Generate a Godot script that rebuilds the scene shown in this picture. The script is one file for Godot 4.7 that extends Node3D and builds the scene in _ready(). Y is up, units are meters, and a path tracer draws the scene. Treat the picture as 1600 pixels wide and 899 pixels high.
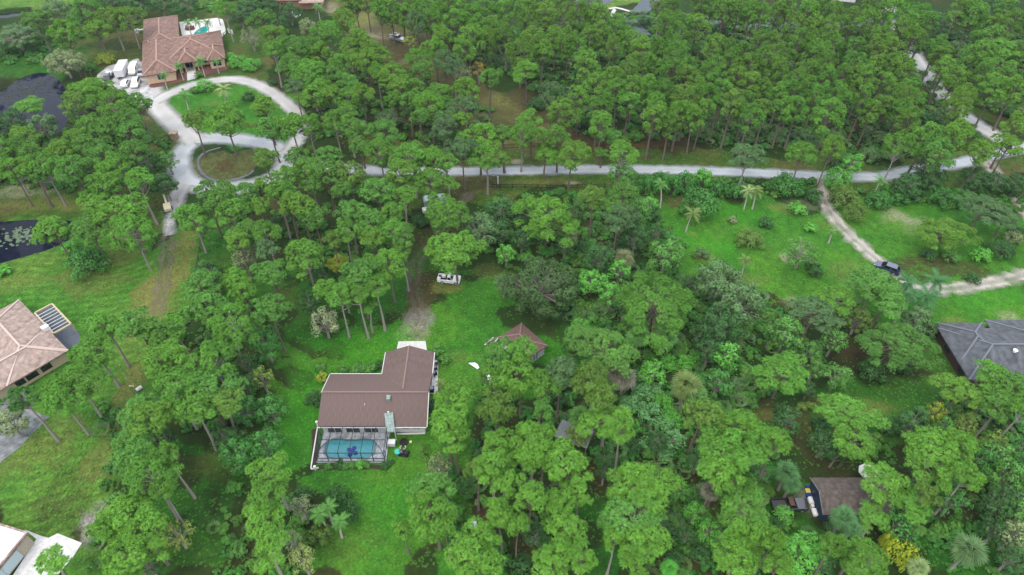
extends Node3D
# An oblique aerial view over pine woods, lawns and houses. Metres, y up, the camera stands over x = 0, z = 0.

var rng := RandomNumberGenerator.new()
var M := {}
var used := {}
var W := {}


# ---------------------------------------------------------------- mesh building
class MB:
	var v := PackedVector3Array()
	var n := PackedVector3Array()
	var c := PackedColorArray()
	var col := Color.WHITE

	func tri(a: Vector3, b: Vector3, d: Vector3, out: Vector3) -> void:
		var nn := (d - a).cross(b - a)
		if nn.length_squared() < 1e-14:
			return
		nn = nn.normalized()
		if nn.dot(out) < 0.0:
			nn = -nn
			var t := b
			b = d
			d = t
		v.append(a); v.append(b); v.append(d)
		n.append(nn); n.append(nn); n.append(nn)
		c.append(col); c.append(col); c.append(col)

	func tri_n(a: Vector3, b: Vector3, d: Vector3, nn: Vector3) -> void:   # one soft normal for a leaf
		if (d - a).cross(b - a).dot(nn) < 0.0:
			var t := b
			b = d
			d = t
		v.append(a); v.append(b); v.append(d)
		n.append(nn); n.append(nn); n.append(nn)
		c.append(col); c.append(col); c.append(col)

	func quad(a: Vector3, b: Vector3, d: Vector3, e: Vector3, out: Vector3) -> void:
		tri(a, b, d, out)
		tri(a, d, e, out)

	func box(lo: Vector3, hi: Vector3, x := Transform3D.IDENTITY) -> void:
		var p := []
		for i in 8:
			p.append(x * Vector3(hi.x if i & 1 else lo.x, hi.y if i & 2 else lo.y, hi.z if i & 4 else lo.z))
		for f in [[0, 1, 3, 2, Vector3(0, 0, -1)], [4, 5, 7, 6, Vector3(0, 0, 1)], [0, 2, 6, 4, Vector3(-1, 0, 0)], [1, 3, 7, 5, Vector3(1, 0, 0)], [0, 1, 5, 4, Vector3(0, -1, 0)], [2, 3, 7, 6, Vector3(0, 1, 0)]]:
			quad(p[f[0]], p[f[1]], p[f[2]], p[f[3]], x.basis * f[4])

	func bar(a: Vector3, b: Vector3, w: float, h: float) -> void:          # a beam of width w and height h from a to b
		var d := (b - a)
		var l := d.length()
		d = d / l
		var s := d.cross(Vector3.UP)
		s = Vector3.RIGHT if s.length() < 0.01 else s.normalized()
		box(Vector3(-l / 2, -h / 2, -w / 2), Vector3(l / 2, h / 2, w / 2), Transform3D(Basis(d, s.cross(d), s), (a + b) / 2))

	func tube(pts: Array, radii: Array, sides := 7, capped := true) -> void:
		var rings := []
		for i in pts.size():
			var d: Vector3 = (pts[mini(i + 1, pts.size() - 1)] - pts[maxi(i - 1, 0)]).normalized()
			var s := d.cross(Vector3.FORWARD if absf(d.z) < 0.8 else Vector3.RIGHT).normalized()
			var t := d.cross(s)
			var ring := []
			for k in sides:
				var a := TAU * k / sides
				ring.append(pts[i] + (s * cos(a) + t * sin(a)) * radii[i])
			rings.append(ring)
		for i in pts.size() - 1:
			var mid: Vector3 = (pts[i] + pts[i + 1]) / 2
			for k in sides:
				var k2 := (k + 1) % sides
				var out: Vector3 = (rings[i][k] + rings[i + 1][k2]) / 2 - mid
				quad(rings[i][k], rings[i][k2], rings[i + 1][k2], rings[i + 1][k], out)
		if capped:
			for e in [0, pts.size() - 1]:
				var out: Vector3 = (pts[e] - pts[1]) if e == 0 else (pts[e] - pts[e - 1])
				for k in range(1, sides - 1):
					tri(rings[e][0], rings[e][k], rings[e][k + 1], out)

	func prism(profile: Array, w: float, bevel: float, x := Transform3D.IDENTITY) -> void:   # side profile (x, y) swept across z with softened edges
		var mid := Vector2.ZERO
		for p in profile:
			mid += p / profile.size()
		var rings := []
		for s in [[-w, 1], [-w + bevel, 0], [w - bevel, 0], [w, 1]]:
			var ring := []
			for p in profile:
				var q: Vector2 = p
				if s[1]:
					q = p - (p - mid).normalized() * bevel
				ring.append(x * Vector3(q.x, q.y, s[0]))
			rings.append(ring)
		var m := profile.size()
		var heart := x * Vector3(mid.x, mid.y, 0)
		for i in 3:
			for k in m:
				var k2 := (k + 1) % m
				quad(rings[i][k], rings[i][k2], rings[i + 1][k2], rings[i + 1][k], (rings[i][k] + rings[i + 1][k2]) / 2 - heart)
		for e in [0, 3]:
			var c0 := x * Vector3(mid.x, mid.y, -w if e == 0 else w)
			for k in m:
				tri(c0, rings[e][k], rings[e][(k + 1) % m], c0 - heart)

	func poly(pts: Array, y: float, thick := 0.0) -> void:                 # a flat slab with outline pts (x, z)
		var flat := PackedVector2Array()
		for p in pts:
			flat.append(p)
		var ix := Geometry2D.triangulate_polygon(flat)
		for i in range(0, ix.size(), 3):
			tri(Vector3(flat[ix[i]].x, y, flat[ix[i]].y), Vector3(flat[ix[i + 1]].x, y, flat[ix[i + 1]].y), Vector3(flat[ix[i + 2]].x, y, flat[ix[i + 2]].y), Vector3.UP)
		if thick > 0.0:
			var turn := -1.0 if Geometry2D.is_polygon_clockwise(flat) else 1.0
			for i in flat.size():
				var a := flat[i]
				var b := flat[(i + 1) % flat.size()]
				var o := Vector2(b.y - a.y, a.x - b.x) * turn
				quad(Vector3(a.x, y, a.y), Vector3(b.x, y, b.y), Vector3(b.x, y - thick, b.y), Vector3(a.x, y - thick, a.y), Vector3(o.x, 0, o.y))

	func mesh() -> ArrayMesh:
		var a := []
		a.resize(Mesh.ARRAY_MAX)
		a[Mesh.ARRAY_VERTEX] = v
		a[Mesh.ARRAY_NORMAL] = n
		a[Mesh.ARRAY_COLOR] = c
		var m := ArrayMesh.new()
		m.add_surface_from_arrays(Mesh.PRIMITIVE_TRIANGLES, a)
		return m


# ---------------------------------------------------------------- objects
func numbered(called: String) -> String:
	var k: int = used.get(called, 0)
	used[called] = k + 1
	return called if k == 0 else "%s_%03d" % [called, k]

func tag(o: Node, label: String, category: String, group := "") -> Node:
	o.set_meta("label", label)
	o.set_meta("category", category)
	if group:
		o.set_meta("group", group)
	return o

func thing(called: String, label: String, category: String, at := Vector3.ZERO, turn := 0.0, group := "") -> Node3D:
	var o := Node3D.new()
	o.name = numbered(called)
	add_child(o)
	o.position = at
	o.rotation.y = turn
	return tag(o, label, category, group)

func part(called: String, mesh: Mesh, mat: Material, parent: Node) -> MeshInstance3D:
	var o := MeshInstance3D.new()
	o.name = called
	o.mesh = mesh
	o.material_override = mat
	parent.add_child(o, true)
	return o

func solo(called: String, label: String, category: String, mesh: Mesh, mat: Material, at := Vector3.ZERO, turn := 0.0, group := "") -> MeshInstance3D:
	var o := MeshInstance3D.new()
	o.name = numbered(called)
	o.mesh = mesh
	o.material_override = mat
	add_child(o)
	o.position = at
	o.rotation.y = turn
	tag(o, label, category, group)
	return o

func setting(called: String, mesh: Mesh, mat: Material, kind := "structure") -> MeshInstance3D:
	var o := MeshInstance3D.new()
	o.name = numbered(called)
	o.mesh = mesh
	o.material_override = mat
	o.set_meta("kind", kind)
	add_child(o)
	return o

func copy_of(o: Node3D, label: String) -> Node3D:
	var base := String(o.name)
	var r := o.duplicate()
	r.name = numbered(base)
	add_child(r)
	r.set_meta("label", label)
	return r

func scattered(called: String, mesh: Mesh, mat: Material, places: Array, tints: Array, parent: Node = null) -> MultiMeshInstance3D:
	var mm := MultiMesh.new()
	mm.transform_format = MultiMesh.TRANSFORM_3D
	mm.use_colors = true
	mm.mesh = mesh
	mm.instance_count = places.size()
	for i in places.size():
		mm.set_instance_transform(i, places[i])
		mm.set_instance_color(i, tints[i])
	var o := MultiMeshInstance3D.new()
	o.multimesh = mm
	o.material_override = mat
	o.set_meta("kind", "stuff")
	if parent == null:
		o.name = numbered(called)
		add_child(o)
	else:
		o.name = called
		parent.add_child(o, true)
	return o


# ---------------------------------------------------------------- materials
func noise_tex(freq: float, octaves: int, lo: float, hi: float, seed_: int, size := 256, type := FastNoiseLite.TYPE_SIMPLEX_SMOOTH) -> NoiseTexture2D:
	var f := FastNoiseLite.new()
	f.noise_type = type
	f.frequency = freq
	f.fractal_octaves = octaves
	f.seed = seed_
	var t := NoiseTexture2D.new()
	t.noise = f
	t.width = size
	t.height = size
	t.seamless = true
	var g := Gradient.new()
	g.set_color(0, Color(lo, lo, lo))
	g.set_color(1, Color(hi, hi, hi))
	t.color_ramp = g
	return t

func lin(r: float, g: float, b: float) -> Color:
	return Color(r, g, b).linear_to_srgb()

func surf(r: float, g: float, b: float, rough := 0.85, tex: Texture2D = null, scale := 0.2, bump := 0.0) -> StandardMaterial3D:
	var m := StandardMaterial3D.new()
	m.albedo_color = lin(r, g, b)
	m.roughness = rough
	m.metallic_specular = 0.35
	if tex:
		m.albedo_texture = tex
		m.uv1_triplanar = true
		m.uv1_world_triplanar = true
		m.uv1_scale = Vector3.ONE * scale
		if bump > 0.0:
			m.heightmap_enabled = true
			m.heightmap_texture = tex
			m.heightmap_scale = bump
	return m

func leafy(r: float, g: float, b: float, through := 0.62) -> StandardMaterial3D:
	var m := StandardMaterial3D.new()
	m.albedo_color = lin(r, g, b)
	m.vertex_color_use_as_albedo = true
	m.roughness = 0.62
	m.metallic_specular = 0.3
	m.backlight_enabled = true
	m.backlight = Color(through, through, through * 0.6)
	m.cull_mode = BaseMaterial3D.CULL_DISABLED
	return m

func make_materials() -> void:
	var fine := noise_tex(0.05, 4, 0.72, 1.0, 3)
	var blot := noise_tex(0.012, 4, 0.62, 1.0, 5)
	var calm := noise_tex(0.03, 4, 0.86, 1.0, 31)
	var soft := noise_tex(0.03, 4, 0.74, 1.0, 37)
	var streak := noise_tex(0.03, 4, 0.62, 1.0, 9)
	M.fine = fine
	M.blot = blot
	# foliage: needle and leaf colours
	M.needle = {"m1": leafy(0.108, 0.255, 0.042), "m2": leafy(0.138, 0.290, 0.036), "b1": leafy(0.140, 0.335, 0.040), "b2": leafy(0.118, 0.300, 0.052), "m": leafy(0.120, 0.290, 0.036), "b": leafy(0.128, 0.330, 0.042), "by": leafy(0.150, 0.355, 0.042), "y": leafy(0.135, 0.262, 0.040), "p": leafy(0.110, 0.215, 0.080),
		"dk": leafy(0.070, 0.190, 0.036), "yel": leafy(0.329, 0.394, 0.039), "lo": leafy(0.115, 0.270, 0.045), "um": leafy(0.120, 0.305, 0.042), "rd": leafy(0.110, 0.270, 0.050)}
	M.leaf = {"m": leafy(0.085, 0.225, 0.040), "b": leafy(0.105, 0.340, 0.045), "d": leafy(0.040, 0.115, 0.028), "g": leafy(0.095, 0.180, 0.065), "dg": leafy(0.055, 0.190, 0.034), "p": leafy(0.201, 0.252, 0.116),
		"do": leafy(0.048, 0.098, 0.026), "oy": leafy(0.104, 0.184, 0.033), "y": leafy(0.152, 0.238, 0.044), "sg": leafy(0.287, 0.333, 0.182), "yel": leafy(0.250, 0.310, 0.035), "fl": leafy(0.310, 0.380, 0.028),
		"w": leafy(0.120, 0.290, 0.100), "or": leafy(0.342, 0.272, 0.055), "yo": leafy(0.220, 0.270, 0.050), "yp": leafy(0.305, 0.354, 0.110)}
	M.frond = {"m": leafy(0.090, 0.220, 0.050), "p": leafy(0.207, 0.286, 0.110), "y": leafy(0.125, 0.180, 0.050), "dk": leafy(0.045, 0.140, 0.045), "dkp": leafy(0.070, 0.170, 0.058), "gp": leafy(0.090, 0.165, 0.060), "b": leafy(0.085, 0.326, 0.044),
		"dead": leafy(0.17, 0.165, 0.125), "ro": leafy(0.159, 0.177, 0.083)}
	M.bark = surf(0.150, 0.118, 0.094, 0.95, fine, 0.7)
	M.grey_bark = surf(0.265, 0.235, 0.205, 0.95, fine, 0.7)
	M.palm_bark = surf(0.40, 0.37, 0.32, 0.9, fine, 0.6)
	# built things
	M.brown_roof = surf(0.115, 0.080, 0.072, 0.9, soft, 0.35, 0.6)
	M.brown_roof.uv1_scale = Vector3(0.9, 0.10, 0.08)
	M.clay_roof = surf(0.185, 0.112, 0.088, 0.9, blot, 0.22, 0.6)
	M.pink_roof = surf(0.300, 0.225, 0.190, 0.9, blot, 0.30, 0.8)
	M.grey_roof = surf(0.078, 0.084, 0.094, 0.9, blot, 0.22, 0.6)
	M.shed_roof = surf(0.128, 0.074, 0.064, 0.9, streak, 0.3, 0.5)
	M.litter_roof = surf(0.099, 0.081, 0.070, 0.95, blot, 0.4, 3.0)
	M.white_roof = surf(0.465, 0.465, 0.465, 0.6, calm, 0.1)
	M.ridge = surf(0.205, 0.130, 0.104, 0.9)
	M.pale_ridge = surf(0.300, 0.235, 0.205, 0.9)
	M.grey_ridge = surf(0.085, 0.095, 0.110, 0.9)
	M.brown_ridge = surf(0.128, 0.086, 0.077, 0.9)
	M.white = surf(0.442, 0.442, 0.436, 0.5)
	M.trim = surf(0.383, 0.383, 0.372, 0.6)
	M.cream = surf(0.410, 0.342, 0.205, 0.8, fine, 0.4)
	M.peach = surf(0.680, 0.480, 0.310, 0.8, fine, 0.3)
	M.orange_wall = surf(0.305, 0.163, 0.104, 0.8, fine, 0.3)
	M.tan_wall = surf(0.397, 0.342, 0.253, 0.8, fine, 0.3)
	M.mint = surf(0.207, 0.275, 0.251, 0.6, streak, 0.3)
	M.brick = surf(0.054, 0.030, 0.024, 0.9, fine, 1.0, 0.6)
	M.pavers = surf(0.118, 0.052, 0.041, 0.9, fine, 0.8, 0.6)
	M.navy_wall = surf(0.017, 0.037, 0.074, 0.8, fine, 0.4)
	M.concrete = surf(0.349, 0.349, 0.338, 0.9, blot, 0.10)
	M.slab = surf(0.414, 0.410, 0.396, 0.9, calm, 0.15)
	M.wet_concrete = surf(0.167, 0.177, 0.182, 0.85, blot, 0.2)
	M.asphalt = surf(0.078, 0.094, 0.115, 0.9, fine, 0.2)
	M.metal_roof = surf(0.170, 0.185, 0.190, 0.45, streak, 0.5)
	M.timber = surf(0.132, 0.077, 0.037, 0.9, fine, 0.8)
	M.red_timber = surf(0.106, 0.041, 0.022, 0.9, fine, 0.8)
	M.dark_timber = surf(0.030, 0.021, 0.015, 0.9, fine, 0.8)
	M.grey_timber = surf(0.167, 0.148, 0.118, 0.9, fine, 0.8)
	M.stone = surf(0.256, 0.197, 0.139, 0.9, fine, 0.9, 0.8)
	M.dark_frame = surf(0.011, 0.012, 0.013, 0.5)
	M.black = surf(0.006, 0.006, 0.007, 0.6)
	M.tyre = surf(0.009, 0.009, 0.009, 0.9)
	M.rim = surf(0.221, 0.227, 0.237, 0.35)
	M.glass = surf(0.006, 0.008, 0.011, 0.06)
	M.glass.metallic_specular = 0.5
	M.pale_glass = surf(0.302, 0.372, 0.383, 0.08)
	M.lamp = surf(0.436, 0.436, 0.419, 0.15)
	M.soil = surf(0.037, 0.027, 0.021, 0.95, fine, 0.5)
	M.pool_shell = surf(0.198, 0.361, 0.383, 0.6)
	M.pool_water = surf(0.040, 0.215, 0.250, 0.06, calm, 0.12)
	M.bright_water = surf(0.015, 0.247, 0.227, 0.06, streak, 0.12)
	M.pond = surf(0.005, 0.007, 0.015, 0.05)
	M.pond.metallic_specular = 0.11
	M.blue = surf(0.010, 0.020, 0.148, 0.5)
	M.tarp = surf(0.024, 0.123, 0.247, 0.6)
	M.teal = surf(0.024, 0.256, 0.221, 0.5)
	M.yellow = surf(0.324, 0.297, 0.036, 0.5)
	M.lemon = surf(0.419, 0.419, 0.145, 0.5)
	M.buff = surf(0.407, 0.361, 0.232, 0.6)
	M.lily = leafy(0.110, 0.160, 0.090)
	var mesh_screen := surf(0.014, 0.019, 0.023, 0.7)
	mesh_screen.transparency = BaseMaterial3D.TRANSPARENCY_ALPHA
	mesh_screen.albedo_color.a = 0.15
	mesh_screen.cull_mode = BaseMaterial3D.CULL_DISABLED
	M.screen = mesh_screen
	for nm in ["gravel", "sand", "dirt"]:                                   # sheets that thin out into the grass at their edges
		var m := surf(1, 1, 1, 0.95, fine, 0.25)
		m.vertex_color_use_as_albedo = true
		m.transparency = BaseMaterial3D.TRANSPARENCY_ALPHA
		M[nm] = m


# ---------------------------------------------------------------- ground, water, roads
const X0 := -230.0
const Z0 := -300.0
const STEP := 0.36
const GW := 1280
const GH := 900

var basins := []            # [outline (x, z), depth, how far the bank slopes]

func inside_depth(p: Vector2) -> float:
	var y := 0.0
	for b in basins:
		var box: Rect2 = b[3]
		if box.has_point(p) and Geometry2D.is_point_in_polygon(p, b[0]):
			var d := 1e9
			var o: PackedVector2Array = b[0]
			for i in o.size():
				var q := Geometry2D.get_closest_point_to_segment(p, o[i], o[(i + 1) % o.size()])
				d = minf(d, p.distance_to(q))
			y = minf(y, -b[1] * clampf(d / b[2], 0.0, 1.0))
	return y

func smooth_loop(pts: Array, n := 6) -> PackedVector2Array:
	var out := PackedVector2Array()
	var m := pts.size()
	for i in m:
		for k in n:
			out.append(pts[i].cubic_interpolate(pts[(i + 1) % m], pts[(i - 1 + m) % m], pts[(i + 2) % m], float(k) / n))
	return out

func paint_ground() -> ImageTexture:
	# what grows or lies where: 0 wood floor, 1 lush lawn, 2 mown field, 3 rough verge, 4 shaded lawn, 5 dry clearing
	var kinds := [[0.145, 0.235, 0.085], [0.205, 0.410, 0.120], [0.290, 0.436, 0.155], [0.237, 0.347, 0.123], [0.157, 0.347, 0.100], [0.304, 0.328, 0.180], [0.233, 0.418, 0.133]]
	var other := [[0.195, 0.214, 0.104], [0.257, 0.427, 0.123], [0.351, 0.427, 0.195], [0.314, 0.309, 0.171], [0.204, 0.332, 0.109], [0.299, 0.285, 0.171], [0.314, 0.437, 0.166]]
	var lawns := [
		[1, [Vector2(-46.58, -95.00), Vector2(-41.73, -80.25), Vector2(-40.62, -68.96), Vector2(-37.16, -61.43), Vector2(-34.51, -54.57), Vector2(-29.98, -47.31), Vector2(-32.02, -40.29), Vector2(-7.12, -40.29), Vector2(-8.43, -47.31), Vector2(-8.26, -52.42), Vector2(-7.74, -61.43), Vector2(-10.83, -68.96), Vector2(-6.72, -74.41), Vector2(0.00, -75.83), Vector2(5.65, -75.83), Vector2(12.02, -86.50), Vector2(8.41, -86.50), Vector2(0.00, -89.81), Vector2(-1.32, -104.34), Vector2(-7.89, -103.37), Vector2(-17.62, -95.00), Vector2(-19.40, -88.14), Vector2(-24.48, -89.81), Vector2(-33.04, -83.32), Vector2(-38.45, -86.50)]],
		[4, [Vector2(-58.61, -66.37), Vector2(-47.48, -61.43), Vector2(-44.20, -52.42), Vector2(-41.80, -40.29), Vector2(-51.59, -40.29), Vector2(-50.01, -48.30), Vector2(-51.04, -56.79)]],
		[6, [Vector2(-124.97, -123.76), Vector2(-138.73, -147.46), Vector2(-111.21, -131.12), Vector2(-97.29, -133.69), Vector2(-85.66, -131.12), Vector2(-80.85, -131.12), Vector2(-77.02, -123.76), Vector2(-72.17, -108.35), Vector2(-68.30, -123.76), Vector2(-60.81, -104.34), Vector2(-62.94, -95.00), Vector2(-61.88, -86.50), Vector2(-64.34, -80.25), Vector2(-63.32, -71.64), Vector2(-61.42, -61.43), Vector2(-57.91, -50.33), Vector2(-54.70, -40.29), Vector2(-76.49, -40.29), Vector2(-94.70, -71.64)]],
		[1, [Vector2(30.06, -131.12), Vector2(72.16, -126.65), Vector2(73.20, -136.31), Vector2(77.98, -134.99), Vector2(79.20, -129.86), Vector2(89.15, -128.61), Vector2(105.20, -131.12), Vector2(118.50, -122.58), Vector2(88.81, -68.96), Vector2(78.83, -80.25), Vector2(62.94, -95.00), Vector2(51.61, -95.00), Vector2(45.36, -100.50), Vector2(34.03, -102.40), Vector2(29.23, -114.68)]],
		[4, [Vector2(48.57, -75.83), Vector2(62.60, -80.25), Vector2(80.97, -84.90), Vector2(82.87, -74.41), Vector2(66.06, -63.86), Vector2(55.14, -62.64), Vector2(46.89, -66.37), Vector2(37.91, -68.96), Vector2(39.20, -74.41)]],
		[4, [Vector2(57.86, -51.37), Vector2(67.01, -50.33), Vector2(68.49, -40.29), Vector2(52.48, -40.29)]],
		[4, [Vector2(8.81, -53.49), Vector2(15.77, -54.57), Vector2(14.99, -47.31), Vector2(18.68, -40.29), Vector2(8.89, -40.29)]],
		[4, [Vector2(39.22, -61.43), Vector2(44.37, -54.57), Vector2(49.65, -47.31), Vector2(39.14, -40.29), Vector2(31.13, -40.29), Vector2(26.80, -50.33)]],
		[3, [Vector2(-39.44, -151.92), Vector2(52.39, -151.02), Vector2(80.66, -147.46), Vector2(98.81, -144.57), Vector2(124.89, -151.92), Vector2(132.28, -147.46), Vector2(119.16, -123.76), Vector2(102.28, -124.96), Vector2(76.01, -133.69), Vector2(29.65, -128.12), Vector2(-15.03, -131.12), Vector2(-36.07, -131.12)]],
		[3, [Vector2(-129.94, -137.65), Vector2(-103.04, -136.31), Vector2(-86.60, -141.75), Vector2(-80.66, -147.46), Vector2(-74.11, -123.76), Vector2(-78.62, -120.26), Vector2(-96.83, -122.58), Vector2(-120.08, -120.26)]],
		[4, [Vector2(-145.24, -224.85), Vector2(-123.88, -224.85), Vector2(-110.30, -192.64), Vector2(-122.03, -186.57), Vector2(-134.32, -196.84), Vector2(-136.02, -180.76), Vector2(-163.52, -196.84), Vector2(-173.78, -214.93)]],
		[3, [Vector2(-157.14, -241.01), Vector2(-105.06, -246.77), Vector2(-91.35, -246.77), Vector2(-80.68, -214.93), Vector2(-67.11, -184.61), Vector2(-55.71, -166.38), Vector2(-53.23, -147.46), Vector2(-59.16, -151.92), Vector2(-96.56, -173.38), Vector2(-107.94, -166.38), Vector2(-130.42, -196.84)]],
		[1, [Vector2(-98.80, -177.02), Vector2(-88.23, -186.57), Vector2(-74.56, -184.61), Vector2(-60.46, -168.10), Vector2(-59.91, -155.00), Vector2(-76.07, -153.45), Vector2(-89.05, -159.75)]],
		[2, [Vector2(-198.72, -258.90), Vector2(-160.36, -252.73), Vector2(-158.81, -242.15), Vector2(-169.46, -238.76), Vector2(-185.42, -235.44)]],
		[3, [Vector2(-104.82, -163.03), Vector2(-95.13, -164.69), Vector2(-84.87, -155.00), Vector2(-81.88, -141.75), Vector2(-85.13, -133.69), Vector2(-98.40, -147.46)]],
		[5, [Vector2(-79.05, -144.57), Vector2(-78.23, -148.93), Vector2(-74.59, -151.32), Vector2(-69.18, -151.32), Vector2(-64.68, -148.04), Vector2(-62.02, -142.87), Vector2(-62.65, -137.65), Vector2(-66.36, -134.99), Vector2(-71.32, -134.73), Vector2(-76.07, -138.46)]],
		[5, [Vector2(-74.37, -252.73), Vector2(-55.78, -252.73), Vector2(-33.63, -219.81), Vector2(-19.61, -198.98), Vector2(0.00, -177.02), Vector2(8.48, -159.75), Vector2(16.64, -155.00), Vector2(16.03, -146.01), Vector2(-6.49, -148.93), Vector2(-17.64, -169.83), Vector2(-30.69, -192.64), Vector2(-49.65, -214.93)]],
		[2, [Vector2(30.75, -258.90), Vector2(49.68, -258.90), Vector2(41.67, -242.15), Vector2(35.68, -238.76)]],
		[3, [Vector2(99.66, -163.03), Vector2(120.85, -192.64), Vector2(148.65, -177.02), Vector2(132.28, -147.46), Vector2(132.30, -159.75), Vector2(125.17, -173.38), Vector2(116.02, -177.02)]],
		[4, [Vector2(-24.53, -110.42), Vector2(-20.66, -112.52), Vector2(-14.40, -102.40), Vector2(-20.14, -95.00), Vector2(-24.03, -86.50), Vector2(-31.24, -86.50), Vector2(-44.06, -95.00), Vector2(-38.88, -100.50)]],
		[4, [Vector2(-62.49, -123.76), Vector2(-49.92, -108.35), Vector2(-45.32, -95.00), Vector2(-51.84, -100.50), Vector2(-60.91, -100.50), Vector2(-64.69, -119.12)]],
	]
	var map := PackedByteArray()
	var mw := GW / 2
	var mh := GH / 2
	map.resize(mw * mh)
	for l in lawns:
		var o := PackedVector2Array(l[1])
		var box := Rect2(o[0], Vector2.ZERO)
		for p in o:
			box = box.expand(p)
		for j in range(maxi(0, int((box.position.y - Z0) / STEP / 2)), mini(mh, int((box.end.y - Z0) / STEP / 2) + 1)):
			for i in range(maxi(0, int((box.position.x - X0) / STEP / 2)), mini(mw, int((box.end.x - X0) / STEP / 2) + 1)):
				if Geometry2D.is_point_in_polygon(Vector2(X0 + i * STEP * 2, Z0 + j * STEP * 2), o):
					map[j * mw + i] = l[0]
	var big := field_of(0.010, 4, 11)
	var mid := field_of(0.035, 3, 12)
	var fine := field_of(0.16, 3, 13)
	var jx := field_of(0.020, 3, 14)
	var jz := field_of(0.020, 3, 15)
	var rgb := PackedByteArray()
	rgb.resize(GW * GH * 3)
	for j in GH:
		for i in GW:
			var at := j * GW + i
			var mi := clampi((i + (jx[at] - 128) / 5) / 2, 0, mw - 1)
			var mj := clampi((j + (jz[at] - 128) / 5) / 2, 0, mh - 1)
			var k := map[mj * mw + mi]
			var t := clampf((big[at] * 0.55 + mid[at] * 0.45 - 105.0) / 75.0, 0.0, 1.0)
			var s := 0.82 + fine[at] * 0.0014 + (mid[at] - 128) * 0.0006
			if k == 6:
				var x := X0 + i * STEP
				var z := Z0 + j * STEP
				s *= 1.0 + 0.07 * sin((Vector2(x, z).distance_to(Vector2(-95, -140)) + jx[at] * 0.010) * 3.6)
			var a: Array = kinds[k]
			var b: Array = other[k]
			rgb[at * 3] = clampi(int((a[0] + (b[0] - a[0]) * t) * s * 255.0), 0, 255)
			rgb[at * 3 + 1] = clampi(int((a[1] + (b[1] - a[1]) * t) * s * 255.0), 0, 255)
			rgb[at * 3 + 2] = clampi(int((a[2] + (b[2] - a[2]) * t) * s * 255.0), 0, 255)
	# bare or faded patches: [x, z, half width, half depth, colour, strength]
	var hue := {"straw": Vector3(0.275, 0.25, 0.155), "sand": Vector3(0.58, 0.55, 0.48), "dry": Vector3(0.43, 0.43, 0.23), "red": Vector3(0.285, 0.21, 0.15), "dark": Vector3(0.15, 0.15, 0.08), "lush": Vector3(0.22, 0.50, 0.11), "grey": Vector3(0.52, 0.50, 0.49)}
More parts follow.
